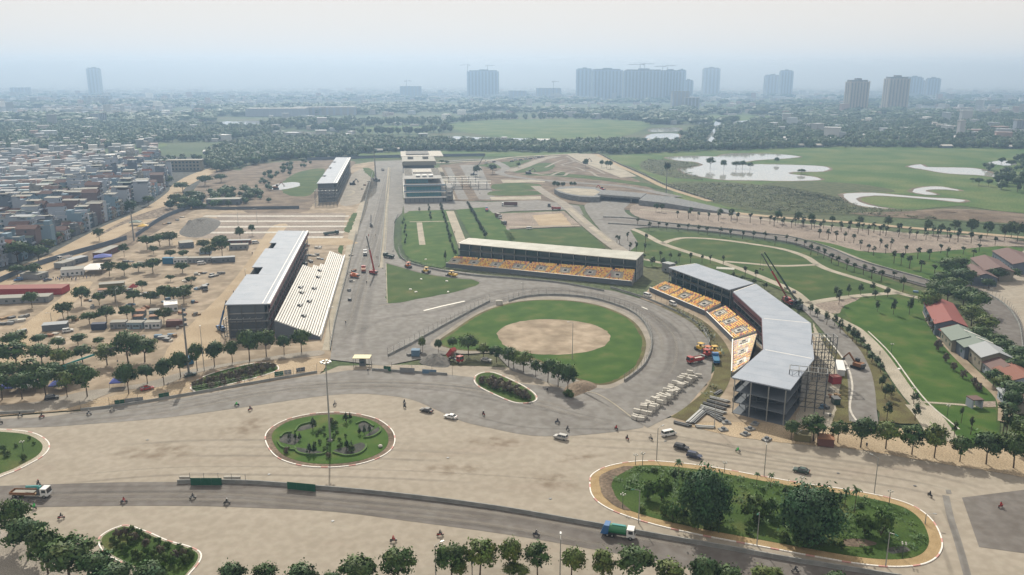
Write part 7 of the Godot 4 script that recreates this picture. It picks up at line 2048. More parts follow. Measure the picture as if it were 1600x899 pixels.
func make_car(kind: String, paint: String) -> Node3D:
	# +x is forward
	var t := mould("parked_car" if kind == "parked" else "car", "car")
	var l: float = {"sedan": 4.6, "suv": 4.6, "van": 5.0}[kind]
	var w := 1.8
	var mb := MB.new()
	var low: float = 0.32
	var belt: float = {"sedan": 0.92, "suv": 1.05, "van": 1.15}[kind]
	var roof: float = {"sedan": 1.44, "suv": 1.72, "van": 1.95}[kind]
	var x0 := -l / 2
	var x1 := l / 2
	# lower body with sloping nose and tail
	mb.extrude(PackedVector2Array([Vector2(x0, low), Vector2(x1 - 0.05, low), Vector2(x1, 0.62), Vector2(x1 - 0.25, belt - 0.12), Vector2(x1 - 1.25 if kind != "van" else x1 - 0.6, belt), Vector2(x0 + 0.2, belt), Vector2(x0, belt - 0.2)]), Vector3(0, 0, -w / 2), Vector3(0, 0, w / 2), Vector3.RIGHT)
	var body := obj("body", mb, M[paint], t)
	# cabin narrower at the roof
	var f0: float = {"sedan": 0.95, "suv": 1.05, "van": 1.85}[kind]
	var f1: float = {"sedan": 0.25, "suv": 0.45, "van": 1.1}[kind]
	var r0: float = {"sedan": -1.75, "suv": -2.15, "van": -2.4}[kind]
	var r1: float = {"sedan": -1.05, "suv": -1.95, "van": -2.3}[kind]
	mb = MB.new()
	mb.hexa([Vector3(r0, belt, -w / 2 + 0.04), Vector3(f0, belt, -w / 2 + 0.04), Vector3(f0, belt, w / 2 - 0.04), Vector3(r0, belt, w / 2 - 0.04), Vector3(r1, roof - 0.06, -w / 2 + 0.22), Vector3(f1, roof - 0.06, -w / 2 + 0.22), Vector3(f1, roof - 0.06, w / 2 - 0.22), Vector3(r1, roof - 0.06, w / 2 - 0.22)])
	obj("cabin_glass", mb, M.car_glass, t)
	mb = MB.new()
	mb.box(Vector3((r1 + f1) / 2, roof - 0.03, 0), Vector3(f1 - r1 + 0.1, 0.07, w - 0.40))
	for s in [-1, 1]:
		for q in [[f0, f1], [r0, r1], [(f0 + r0) / 2, (f1 + r1) / 2]]:
			mb.bar(Vector3(q[0], belt, s * (w / 2 - 0.03)), Vector3(q[1], roof - 0.04, s * (w / 2 - 0.21)), 0.08, 0.1)
	obj("roof", mb, M[paint], t)
	for x in [x0 + 0.85, x1 - 0.9]:
		for s in [-1, 1]:
			mb = MB.new()
			mb.tube(Vector3(x, 0.33, s * (w / 2 - 0.2)), Vector3(x, 0.33, s * (w / 2 + 0.02)), 0.33, 0.33, 12)
			var wheel := obj("wheel", mb, M.black_rubber, t)
			mb = MB.new()
			mb.tube(Vector3(x, 0.33, s * (w / 2 - 0.1)), Vector3(x, 0.33, s * (w / 2 + 0.035)), 0.19, 0.19, 8)
			obj("rim", mb, M.chrome, wheel)
	for s in [-1, 1]:
		mb = MB.new()
		mb.box(Vector3(x1 - 0.1, 0.72, s * (w / 2 - 0.3)), Vector3(0.2, 0.16, 0.4))
		obj("headlight", mb, M.lamp_glass, t)
		mb = MB.new()
		mb.box(Vector3(x0 + 0.03, 0.78, s * (w / 2 - 0.25)), Vector3(0.12, 0.18, 0.35))
		obj("tail_light", mb, M.tail_lamp, t)
	return t


func repaint(o: Node3D, parts: Array, paint: String) -> void:
	for p in parts:
		for c in o.get_children():
			if str(c.name).begins_with(p):
				c.material_override = M[paint]


func wheels(t: Node3D, xs: Array, r: float, w: float) -> void:
	for x in xs:
		for s in [-1, 1]:
			var mb := MB.new()
			mb.tube(Vector3(x, r, s * (w / 2 - 0.35)), Vector3(x, r, s * w / 2), r, r, 12)
			var o := obj("wheel", mb, M.black_rubber, t)
			mb = MB.new()
			mb.tube(Vector3(x, r, s * (w / 2 - 0.1)), Vector3(x, r, s * (w / 2 + 0.02)), r * 0.5, r * 0.5, 8)
			obj("rim", mb, M.galvanised, o)


func cab(t: Node3D, x: float, l: float, w: float, h: float, paint: String) -> void:
	var mb := MB.new()
	mb.extrude(PackedVector2Array([Vector2(x, 0.7), Vector2(x + l, 0.7), Vector2(x + l, h * 0.5), Vector2(x + l - 0.25, h), Vector2(x, h)]), Vector3(0, 0, -w / 2), Vector3(0, 0, w / 2), Vector3.RIGHT)
	obj("cab", mb, M[paint], t)
	mb = MB.new()
	mb.quad(Vector3(x + l + 0.02, h * 0.53, -w / 2 + 0.12), Vector3(x + l + 0.02, h * 0.53, w / 2 - 0.12), Vector3(x + l - 0.2, h - 0.15, w / 2 - 0.12), Vector3(x + l - 0.2, h - 0.15, -w / 2 + 0.12), Vector3(1, 0.3, 0))
	obj("windscreen", mb, M.car_glass, t)
	for s in [-1, 1]:
		mb = MB.new()
		mb.box(Vector3(x + l * 0.5, h * 0.74, s * (w / 2 + 0.01)), Vector3(l * 0.55, h * 0.3, 0.04))
		obj("side_window", mb, M.car_glass, t)
		mb = MB.new()
		mb.box(Vector3(x + l + 0.02, 0.95, s * (w / 2 - 0.3)), Vector3(0.1, 0.2, 0.4))
		obj("headlight", mb, M.lamp_glass, t)


# rear and front points on the ground give place and heading
func heading(a: Vector2, b: Vector2) -> Array:
	return [v3((a + b) / 2, 0.1), turn_of(b - a)]


func truck(called: String, label: String, a: Vector2, b: Vector2, paint: String, l: float, load_: String) -> Node3D:
	var hd := heading(a, b)
	var t := thing(called, label, "truck", hd[0], hd[1], "trucks")
	var w := 2.4
	cab(t, l / 2 - 2.0, 2.0, w, 2.8, paint)
	slab(t, "chassis", -l / 2, l / 2 - 0.3, -0.5, 0.5, 0.55, 0.9, "steel")
	wheels(t, [-l / 2 + 1.1, -l / 2 + 2.3, l / 2 - 1.0] if l > 7.5 else [-l / 2 + 1.2, l / 2 - 1.0], 0.5, w)
	if load_ == "flatbed":
		slab(t, "bed", -l / 2, l / 2 - 3.4, -w / 2, w / 2, 0.95, 1.2, "timber")
		for s in [-1, 1]:
			slab(t, "side_board", -l / 2, l / 2 - 3.4, s * w / 2 - 0.05, s * w / 2 + 0.05, 1.2, 1.75, "rust")
		slab(t, "tail_board", -l / 2 - 0.05, -l / 2 + 0.05, -w / 2, w / 2, 1.2, 1.75, "rust")
		slab(t, "load", -l / 2 + 0.6, l / 2 - 4.0, -0.8, 0.8, 1.2, 1.5, "tin_cream")
		slab(t, "crane_base", l / 2 - 3.1, l / 2 - 2.3, -0.9, 0.9, 0.9, 2.4, "steel")
		var mb := MB.new()
		mb.bar(Vector3(l / 2 - 2.7, 3.0, 0), Vector3(l / 2 - 6.6, 2.6, -0.4), 0.45, 0.5)
		obj("crane_boom", mb, M.paint_teal, t)
		mb = MB.new()
		mb.box(Vector3(l / 2 - 2.7, 2.6, 0), Vector3(0.8, 1.0, 0.9))
		obj("crane_turret", mb, M.paint_teal, t)
	elif load_ == "tanker":
		var mb := MB.new()
		mb.tube(Vector3(-l / 2 + 1.2, 1.9, 0), Vector3(l / 2 - 2.2, 1.9, 0), 1.15, 1.15, 14)
		obj("tank", mb, M.paint_green, t)
		mb = MB.new()
		mb.hexa([Vector3(-l / 2 - 0.7, 0.7, -1.2), Vector3(-l / 2 + 1.2, 0.7, -1.2), Vector3(-l / 2 + 1.2, 0.7, 1.2), Vector3(-l / 2 - 0.7, 0.7, 1.2), Vector3(-l / 2 + 0.2, 3.1, -1.2), Vector3(-l / 2 + 1.5, 3.1, -1.2), Vector3(-l / 2 + 1.5, 3.1, 1.2), Vector3(-l / 2 + 0.2, 3.1, 1.2)])
		obj("rear_hopper", mb, M.paint_blue, t)
		mb = MB.new()
		mb.box(Vector3(-0.2, 3.1, 0), Vector3(l - 4.5, 0.12, 0.7))
		obj("walkway", mb, M.paint_teal, t)
	elif load_ == "tipped":
		var k := Basis(Vector3(0, 0, 1), -0.85)
		var mb := MB.new()
		var o := Vector3(-l / 2 + 0.3, 1.2, 0)
		mb.box(o + k * Vector3(-0.1 + (l - 3) / 2, 0.1, 0) * Vector3(1, -1, 1), Vector3(l - 3, 0.2, w), Basis(Vector3(0, 0, 1), 0.85))
		obj("tipper_floor", mb, M[paint], t)
		for s in [-1, 1]:
			mb = MB.new()
			mb.box(o + Basis(Vector3(0, 0, 1), 0.85) * Vector3((l - 3) / 2, 0.75, s * w / 2), Vector3(l - 3, 1.3, 0.1), Basis(Vector3(0, 0, 1), 0.85))
			obj("tipper_side", mb, M[paint], t)
		mb = MB.new()
		mb.box(o + Basis(Vector3(0, 0, 1), 0.85) * Vector3(l - 3, 0.75, 0), Vector3(0.1, 1.3, w), Basis(Vector3(0, 0, 1), 0.85))
		obj("tipper_front", mb, M[paint], t)
		mb = MB.new()
		mb.tube(Vector3(0.6, 1.0, 0), o + Basis(Vector3(0, 0, 1), 0.85) * Vector3(l - 3.4, 0, 0), 0.12, 0.1, 6)
		obj("ram", mb, M.chrome, t)
	elif load_ == "box":
		slab(t, "cargo_box", -l / 2, l / 2 - 2.2, -w / 2, w / 2, 0.95, 3.6, "container_brown")
		slab(t, "cargo_roof", -l / 2, l / 2 - 2.2, -w / 2, w / 2, 3.6, 3.68, "tin_cream")
	else:
		slab(t, "dump_bed", -l / 2, l / 2 - 2.3, -w / 2, w / 2, 1.0, 1.2, paint)
		for s in [-1, 1]:
			slab(t, "bed_side", -l / 2, l / 2 - 2.3, s * (w / 2 - 0.06) - 0.06, s * (w / 2 - 0.06) + 0.06, 1.2, 2.2, paint)
		slab(t, "bed_front", l / 2 - 2.4, l / 2 - 2.25, -w / 2, w / 2, 1.2, 2.6, paint)
		slab(t, "load", -l / 2 + 0.2, l / 2 - 2.6, -w / 2 + 0.15, w / 2 - 0.15, 1.2, 1.9, load_)
	return t


func mobile_crane(label: String, a: Vector2, b: Vector2, paint: String, boom: Vector3, l := 10.0) -> void:
	var hd := heading(a, b)
	var t := thing("mobile_crane", label, "crane", hd[0], hd[1], "cranes on the site")
	if l < 9.0:
		t.scale = Vector3.ONE * 0.74
	slab(t, "carrier", -l / 2, l / 2, -1.25, 1.25, 0.7, 1.5, paint)
	cab(t, l / 2 - 1.7, 1.7, 2.4, 2.6, paint)
	wheels(t, [-l / 2 + 1, -l / 2 + 2.4, l / 2 - 2.6, l / 2 - 1.2], 0.6, 2.7)
	slab(t, "turret", -3.2, 0.8, -1.3, 1.3, 1.5, 3.0, paint)
	slab(t, "operator_cab", -0.6, 1.2, 0.4, 1.5, 1.7, 3.5, "car_glass")
	slab(t, "counterweight", -4.2, -3.0, -1.3, 1.3, 1.5, 2.8, "steel")
	var base := Vector3(-1.2, 3.0, 0)
	var local := boom.rotated(Vector3.UP, -hd[1])
	var mb := MB.new()
	mb.bar(base, base + local * 0.6, 0.9, 0.9)
	obj("boom", mb, M[paint], t)
	mb = MB.new()
	mb.bar(base + local * 0.55, base + local, 0.6, 0.6)
	obj("boom_extension", mb, M.steel if paint != "paint_darkgreen" else M[paint], t)
	mb = MB.new()
	mb.bar(base + Vector3(1.0, 0, 0), base + local * 0.4, 0.25, 0.25)
	obj("boom_ram", mb, M.chrome, t)
	mb = MB.new()
	mb.tube(base + local, base + local - Vector3(0, minf(boom.length() * 0.3, 9.0), 0), 0.05, 0.05, 4)
	mb.box(base + local - Vector3(0, minf(boom.length() * 0.3, 9.0), 0), Vector3(0.5, 0.8, 0.5))
	obj("hook_line", mb, M.steel, t)


func roller(label: String, a: Vector2, b: Vector2, paint: String, kind: String) -> void:
	var hd := heading(a, b)
	var t := thing("road_roller" if kind == "roller" else "road_paver", label, "road machine", hd[0], hd[1], "road machines on the track")
	slab(t, "body", -1.6, 1.4, -1.0, 1.0, 0.9, 2.0, paint)
	slab(t, "canopy", -1.0, 1.2, -1.1, 1.1, 3.2, 3.35, paint)
	for x in [-0.9, 1.1]:
		for s in [-1, 1]:
			slab(t, "post", x - 0.06, x + 0.06, s - 0.06, s + 0.06, 2.0, 3.2, "steel")
	slab(t, "seat", -0.4, 0.2, -0.4, 0.4, 2.0, 2.7, "black_rubber")
	for x in [-1.9, 1.9]:
		var mb := MB.new()
		mb.tube(Vector3(x, 0.75, -1.05), Vector3(x, 0.75, 1.05), 0.75, 0.75, 14)
		obj("drum" if kind == "roller" else "track", mb, M.steel, t)
	if kind != "roller":
		slab(t, "hopper", 1.6, 3.6, -1.3, 1.3, 0.8, 1.7, paint)
		slab(t, "screed", -3.2, -2.4, -1.8, 1.8, 0.2, 0.9, "steel")


func excavator(label: String, p: Vector2, turn: float, paint: String, s := 1.0) -> void:
	var t := thing("excavator", label, "excavator", v3(p, 0.1), turn, "machines on the site")
	for k in [-1, 1]:
		slab(t, "track", -1.9, 1.9, k * 1.1 - 0.3, k * 1.1 + 0.3, 0, 0.9, "black_rubber")
	slab(t, "body", -1.8, 1.2, -1.3, 1.3, 1.0, 2.1, paint)
	slab(t, "cab", 0.0, 1.3, 0.2, 1.2, 2.1, 3.3, "car_glass")
	slab(t, "counterweight", -2.3, -1.8, -1.2, 1.2, 1.0, 2.0, "steel")
	var mb := MB.new()
	mb.bar(Vector3(1.0, 1.8, 0), Vector3(3.6, 4.6, 0), 0.4, 0.5)
	obj("boom", mb, M[paint], t)
	mb = MB.new()
	mb.bar(Vector3(3.5, 4.6, 0), Vector3(5.4, 2.4, 0), 0.32, 0.4)
	obj("stick", mb, M[paint], t)
	mb = MB.new()
	mb.box(Vector3(5.3, 2.0, 0), Vector3(0.9, 0.9, 1.0), Basis(Vector3(0, 0, 1), 0.4), 0.6)
	obj("bucket", mb, M.steel, t)
	t.scale = Vector3.ONE * s


func vehicles() -> void:
	var kinds := {"sedan": make_car("sedan", "paint_white"), "suv": make_car("suv", "paint_black"), "van": make_car("van", "paint_white")}
	for q in [
			["sedan", "paint_black", "black sedan driving ahead of the white one on the junction", xz(-26.8,-257.1), xz(-31.1,-259.3)], ["sedan", "paint_white", "white sedan behind the black one on the junction", xz(-18.2,-251.8), xz(-22.6,-253.9)], ["suv", "paint_silver", "silver minivan on the road below the oval lawn", xz(17.4,-235.5), xz(13.1,-237.9)],
			["suv", "paint_black", "black car, the upper of two side by side near the big island", xz(49.7,-230.5), xz(53.6,-228.3)], ["suv", "paint_navy", "dark car, the lower of two side by side near the big island", xz(52.5,-224.9), xz(56.2,-222.7)], ["sedan", "paint_darkgreen", "dark green sedan on the road beyond the big island", xz(84.9,-213.4), xz(81.1,-215.4)],
			["suv", "paint_black", "black car parked under the left roadside trees", xz(-163.9,-268.4), xz(-159.9,-270.2)], ["sedan", "paint_darkgreen", "dark car on the slip road by the long hedge island", xz(-123.7,-291.1), xz(-120.2,-293.9)], ["sedan", "paint_red", "red car parked under the left roadside trees", xz(-133.7,-277.4), xz(-130.8,-279.3)], ["sedan", "paint_silver", "pale car parked under the trees below the oval lawn", xz(-12.3,-309.8), xz(-8.4,-308.3)],
			["van", "paint_white", "white van by the wall between the two stands", xz(67.6,-411.9), xz(72.3,-404.3)], ["van", "paint_white", "white van by the wall below the curved stand's seats", xz(78.3,-395.8), xz(81.5,-387.6)], ["van", "paint_white", "white minibus on the haul road beside the cabins", xz(-176.3,-546.9), xz(-173.4,-549.1)], ["van", "paint_white", "white van on the road behind the soil yard", xz(10.5,-599.8), xz(15.7,-602.5)],
			["van", "paint_white", "white van parked by the long grey cabin", xz(-189.3,-482.3), xz(-186.1,-484.1)], ["suv", "paint_blue", "blue car by the red container row", xz(-273.2,-443.8), xz(-276.2,-440.8)], ["van", "paint_silver", "silver van in the row of parked vans, nearest", xz(-216.1,-337.9), xz(-219.2,-335.2)], ["van", "paint_white", "white van in the row of parked vans, middle", xz(-215.4,-341.5), xz(-218.3,-338.8)], ["van", "paint_silver", "pale van in the row of parked vans, farthest", xz(-215.3,-346.1), xz(-217.9,-343.3)],
			["van", "paint_white", "white truck cab parked on the site road", xz(48.5,-238.8), xz(50.7,-239.8)], ["sedan", "paint_navy", "dark car at the edge of the yard by the cabins", xz(-259.8,-440.8), xz(-257.2,-443.8)], ["suv", "paint_white", "white car in the cabin yard behind the tents", xz(-198.8,-347), xz(-196.3,-348.9)]]:
		var hd := heading(q[3], q[4])
		var o := copy_of(kinds[q[0]], q[2], hd[0], hd[1], "cars")
		repaint(o, ["body", "roof"], q[1])
	# cars lined up beside the upper paddock road, a few pixels each
	var at := [xz(5.2,-1118), xz(12.1,-1118), xz(19.2,-1127), xz(25.5,-1135), xz(31.9,-1145), xz(37.6,-1154), xz(43.3,-1163), xz(0,-1100), xz(-33.4,-1076), xz(-23.7,-1092)]
	for i in at.size():
		var o := copy_of(kinds[["suv", "sedan"][i % 2]], "car parked along the far paddock road, %s counted from the left" % nth(i + 1), v3(at[i], 0.25), 0.4 + i * 0.05, "cars along the far paddock road")
		o.scale = Vector3.ONE * 1.3
		repaint(o, ["body", "roof"], ["paint_white", "paint_black", "paint_silver", "paint_navy"][i % 4])
	for k in kinds.values():
		k.free()

	truck("flatbed_truck", "flatbed truck with a teal folded crane and white cab on the lower road", xz(-135.1,-200.5), xz(-124.8,-200.2), "paint_white", 10.4, "flatbed")
	truck("tanker_truck", "green and blue tank truck on the lower road by the big island", xz(23.6,-181.4), xz(29.4,-179.6), "paint_white", 7.8, "tanker")
	truck("dump_truck", "red dump truck tipping its bed beside the dark gravel heap", xz(-26.6,-312.9), xz(-18.4,-305.3), "paint_red", 7.2, "tipped")
	truck("dump_truck", "red dump truck on the main straight, front one", xz(-85.6,-459.1), xz(-87.5,-470.5), "paint_red", 8.0, "rust")
	truck("dump_truck", "white truck with dark load behind the front red one", xz(-92.6,-504.1), xz(-94.6,-517.6), "paint_white", 8.0, "steel")
	truck("dump_truck", "dark green truck beside the triangular lawn", xz(-74.8,-500.3), xz(-79.8,-504.1), "paint_darkgreen", 8.0, "steel")
	truck("box_truck", "white cabbed truck with a long red brown box behind the park", xz(6.7,-715), xz(-11.2,-715), "paint_white", 14.0, "box")
	truck("dump_truck", "blue truck on the service road by the park", xz(-20.8,-676.5), xz(-21.9,-697), "paint_blue", 8.0, "container_red")
	truck("box_truck", "white truck on the grey road by the soil yard", xz(-12.4,-654.1), xz(-9.2,-647.9), "paint_white", 8.0, "box")
	truck("dump_truck", "black truck parked by the yard's edge", xz(-7.4,-627.3), xz(-4.9,-618.8), "paint_black", 8.0, "steel")
	truck("dump_truck", "red lorry by the sandy rectangle", xz(40.4,-693.5), xz(34.9,-693.5), "paint_red", 8.0, "rust")
	truck("dump_truck", "dark truck on the access road behind the soil yard", xz(32.9,-722), xz(32.1,-704), "paint_black", 8.0, "steel")
	truck("dump_truck", "blue truck parked at the outside of the bend", xz(80.4,-303.8), xz(81.8,-312.9), "paint_blue", 8.5, "container_blue")
	truck("dump_truck", "red and white truck behind the parked blocks", xz(74.4,-308.3), xz(71,-306.8), "paint_red", 7.0, "kerb")
	truck("dump_truck", "red truck on the town's dirt road", xz(-276,-500.3), xz(-279.2,-493), "paint_white", 9.0, "rust")
	truck("dump_truck", "dark lorry parked in the near cabin yard", xz(-166.9,-429.4), xz(-160.6,-415.9), "paint_grey", 8.5, "steel")
	truck("box_truck", "dark covered truck beside the green verge", xz(-133.7,-577), xz(-126.1,-582), "paint_darkgreen", 11.0, "steel")
	truck("dump_truck", "yellow truck standing in the pit lane's far end", xz(-153.5,-986), xz(-158.7,-1000), "paint_grey", 7.0, "steel")
	mobile_crane("red crane on the main straight with its boom raised", xz(-76.6,-456), xz(-83.2,-460.7), "paint_red", Vector3(-4, 28, 4), 7.0)
	mobile_crane("orange red crane beside the track wall", xz(-85.8,-448.3), xz(-92.5,-451.3), "paint_orange", Vector3(-6, 1.5, -1), 7.0)
	mobile_crane("crawler crane with an upright boom on the far straight", xz(-149.8,-893), xz(-144.1,-887), "paint_grey", Vector3(-2, 38, -4))
	mobile_crane("crane with a slanting boom by the upper paddock", xz(-46.2,-940), xz(-40.8,-934), "paint_grey", Vector3(14, 22, -3))
	mobile_crane("dark green crane with a long boom behind the curved stand", xz(140,-392.2), xz(140.4,-384.1), "paint_darkgreen", Vector3(-17, 24, -2))
	mobile_crane("second crane behind the curved stand with a dark red boom", xz(137.5,-398.2), xz(138.3,-391), "paint_red", Vector3(-14, 22, -2))
	mobile_crane("blue boom lift with a dark red arm at the left stand", xz(-131.4,-350.8), xz(-128.1,-347.9), "paint_blue", Vector3(4, 15, -3), 6.0)
	mobile_crane("teal crane with its long boom laid low behind the trees", xz(-172.8,-298.1), xz(-171,-300.2), "paint_teal", Vector3(24, 7.5, -7), 8.0)
	mobile_crane("small crane standing on the straight before the pit wall", xz(-107.7,-616), xz(-105.4,-607.8), "paint_grey", Vector3(0, 9, -2), 6.0)
	roller("red road roller on the fresh asphalt by the triangular lawn", xz(-63.9,-477.2), xz(-59.4,-472.1), "paint_orange", "roller")
	roller("yellow road roller by the triangular lawn", xz(-51.6,-462.3), xz(-47.7,-460.7), "paint_yellow", "roller")
	roller("yellow paver above the tip of the triangular lawn", xz(-36.5,-454.4), xz(-32.3,-451.3), "paint_yellow", "paver")
	roller("yellow roller among machines outside the bend", xz(77.1,-323.3), xz(79,-320.8), "paint_yellow", "roller")
	roller("orange roller among machines outside the bend", xz(79.1,-319.2), xz(80.9,-316.8), "paint_orange", "roller")
	roller("red roller among machines outside the bend", xz(80.1,-315.2), xz(77.4,-312.9), "paint_red", "roller")
	roller("second yellow paver among machines outside the bend", xz(82.4,-320.8), xz(83.4,-316), "paint_yellow", "paver")
	excavator("orange drilling rig on the service road behind the curved stand", xz(134.5,-300.9), 2.2, "rust", 1.15)
	excavator("dark excavator by the upper paddock wall", xz(19.4,-959), 0.4, "paint_grey", 1.5)
	excavator("red excavator on top of the embankment", xz(89.5,-810), 2.5, "paint_red", 1.3)
	excavator("dark excavator at the sandy car park", xz(96,-1076), 0.3, "rust", 1.5)
	excavator("red brown excavator by the pale pool", xz(-238.1,-825), 0.3, "rust", 1.5)
	excavator("dark machine on the pale apron", xz(-167.4,-860), 0.8, "paint_black", 1.3)
	excavator("dark green loader beside the white terraces", xz(-125.4,-477.2), 2.8, "paint_darkgreen", 1.3)


# ---- bodies: a field of tapered capsules, meshed as surface nets

func body_mesh(bones: Array, cell: float, m: Material) -> ArrayMesh:
	var lo := Vector3.INF
	var hi := -Vector3.INF
	for b in bones:
		lo = lo.min(b[0]).min(b[1])
		hi = hi.max(b[0]).max(b[1])
	lo -= Vector3.ONE * (0.22 + cell)
	hi += Vector3.ONE * (0.22 + cell)
	var n := Vector3i(((hi - lo) / cell).ceil())
	var val := PackedFloat32Array()
	val.resize(n.x * n.y * n.z)
	for z in n.z:
		for y in n.y:
			for x in n.x:
				var p := lo + Vector3(x, y, z) * cell
				var s := 0.0
				for b in bones:
					var d: Vector3 = b[1] - b[0]
					var u := clampf((p - b[0]).dot(d) / maxf(d.length_squared(), 1e-6), 0, 1)
					s += exp(-22.0 * (p.distance_to(b[0] + d * u) - lerpf(b[2], b[3], u)))
				val[(z * n.y + y) * n.x + x] = -log(maxf(s, 1e-20)) / 22.0
	var mb := MB.new()
	var id := {}
	for z in n.z - 1:
		for y in n.y - 1:
			for x in n.x - 1:
				var sum := Vector3.ZERO
				var c := 0
				var cs := []
				for k in 8:
					cs.append(val[((z + (k >> 2)) * n.y + y + ((k >> 1) & 1)) * n.x + x + (k & 1)])
				for e in [[0, 1], [2, 3], [4, 5], [6, 7], [0, 2], [1, 3], [4, 6], [5, 7], [0, 4], [1, 5], [2, 6], [3, 7]]:
					var a: float = cs[e[0]]
					var b: float = cs[e[1]]
					if (a < 0) != (b < 0):
						var pa := Vector3(e[0] & 1, (e[0] >> 1) & 1, e[0] >> 2)
						var pb := Vector3(e[1] & 1, (e[1] >> 1) & 1, e[1] >> 2)
						sum += pa.lerp(pb, a / (a - b))
						c += 1
				if c:
					id[Vector3i(x, y, z)] = lo + (Vector3(x, y, z) + sum / c) * cell
	for z in range(1, n.z - 1):
		for y in range(1, n.y - 1):
			for x in range(1, n.x - 1):
				var v0 := val[(z * n.y + y) * n.x + x]
				for ax in 3:
					var o: Vector3i = [Vector3i(1, 0, 0), Vector3i(0, 1, 0), Vector3i(0, 0, 1)][ax]
					var v1 := val[((z + o.z) * n.y + y + o.y) * n.x + x + o.x]
					if (v0 < 0) == (v1 < 0):
						continue
					var u: Vector3i = [Vector3i(0, 1, 0), Vector3i(0, 0, 1), Vector3i(1, 0, 0)][ax]
					var w: Vector3i = [Vector3i(0, 0, 1), Vector3i(1, 0, 0), Vector3i(0, 1, 0)][ax]
					var p := Vector3i(x, y, z)
					if id.has(p) and id.has(p - u) and id.has(p - w) and id.has(p - u - w):
						mb.quad(id[p], id[p - u], id[p - u - w], id[p - w], Vector3(o) * (1.0 if v0 < 0 else -1.0))
	return mb.mesh(m)


func seated_bones() -> Array:
	# facing +x on a saddle 0.78 m high
	var r := []
	r.append([Vector3(-0.15, 0.88, 0), Vector3(-0.05, 1.30, 0), 0.15, 0.17])
	r.append([Vector3(-0.05, 1.34, -0.14), Vector3(-0.05, 1.34, 0.14), 0.09, 0.09])
	r.append([Vector3(-0.03, 1.38, 0), Vector3(0.0, 1.50, 0), 0.065, 0.06])
	r.append([Vector3(0.02, 1.58, 0), Vector3(0.03, 1.64, 0), 0.10, 0.105])
	for s in [-1, 1]:
		r.append([Vector3(-0.12, 0.86, s * 0.10), Vector3(0.28, 0.80, s * 0.20), 0.10, 0.075])
		r.append([Vector3(0.28, 0.80, s * 0.20), Vector3(0.18, 0.40, s * 0.18), 0.07, 0.05])
		r.append([Vector3(0.16, 0.37, s * 0.18), Vector3(0.32, 0.34, s * 0.19), 0.05, 0.04])
		r.append([Vector3(-0.04, 1.34, s * 0.20), Vector3(0.14, 1.10, s * 0.30), 0.06, 0.045])
		r.append([Vector3(0.14, 1.10, s * 0.30), Vector3(0.40, 1.06, s * 0.31), 0.045, 0.035])
		r.append([Vector3(0.40, 1.06, s * 0.31), Vector3(0.48, 1.05, s * 0.31), 0.042, 0.04])
	return r


func standing_bones() -> Array:
	var r := []
	r.append([Vector3(0, 0.95, 0), Vector3(0, 1.32, 0), 0.14, 0.16])
	r.append([Vector3(0, 1.38, -0.14), Vector3(0, 1.38, 0.14), 0.08, 0.08])
	r.append([Vector3(0, 1.42, 0), Vector3(0.01, 1.52, 0), 0.06, 0.055])
	r.append([Vector3(0.02, 1.60, 0), Vector3(0.02, 1.66, 0), 0.095, 0.10])
	for s in [-1, 1]:
		r.append([Vector3(0, 0.92, s * 0.09), Vector3(0.12 * s, 0.50, s * 0.11), 0.09, 0.065])
		r.append([Vector3(0.12 * s, 0.50, s * 0.11), Vector3(0.14 * s - 0.03, 0.09, s * 0.11), 0.06, 0.042])
		r.append([Vector3(0.14 * s - 0.03, 0.05, s * 0.11), Vector3(0.14 * s + 0.13, 0.04, s * 0.12), 0.045, 0.035])
		r.append([Vector3(0, 1.36, s * 0.20), Vector3(-0.08 * s, 1.10, s * 0.25), 0.055, 0.042])
		r.append([Vector3(-0.08 * s, 1.10, s * 0.25), Vector3(-0.06 * s + 0.08, 0.86, s * 0.25), 0.042, 0.034])
		r.append([Vector3(-0.06 * s + 0.08, 0.84, s * 0.25), Vector3(-0.06 * s + 0.10, 0.76, s * 0.25), 0.04, 0.03])
	return r


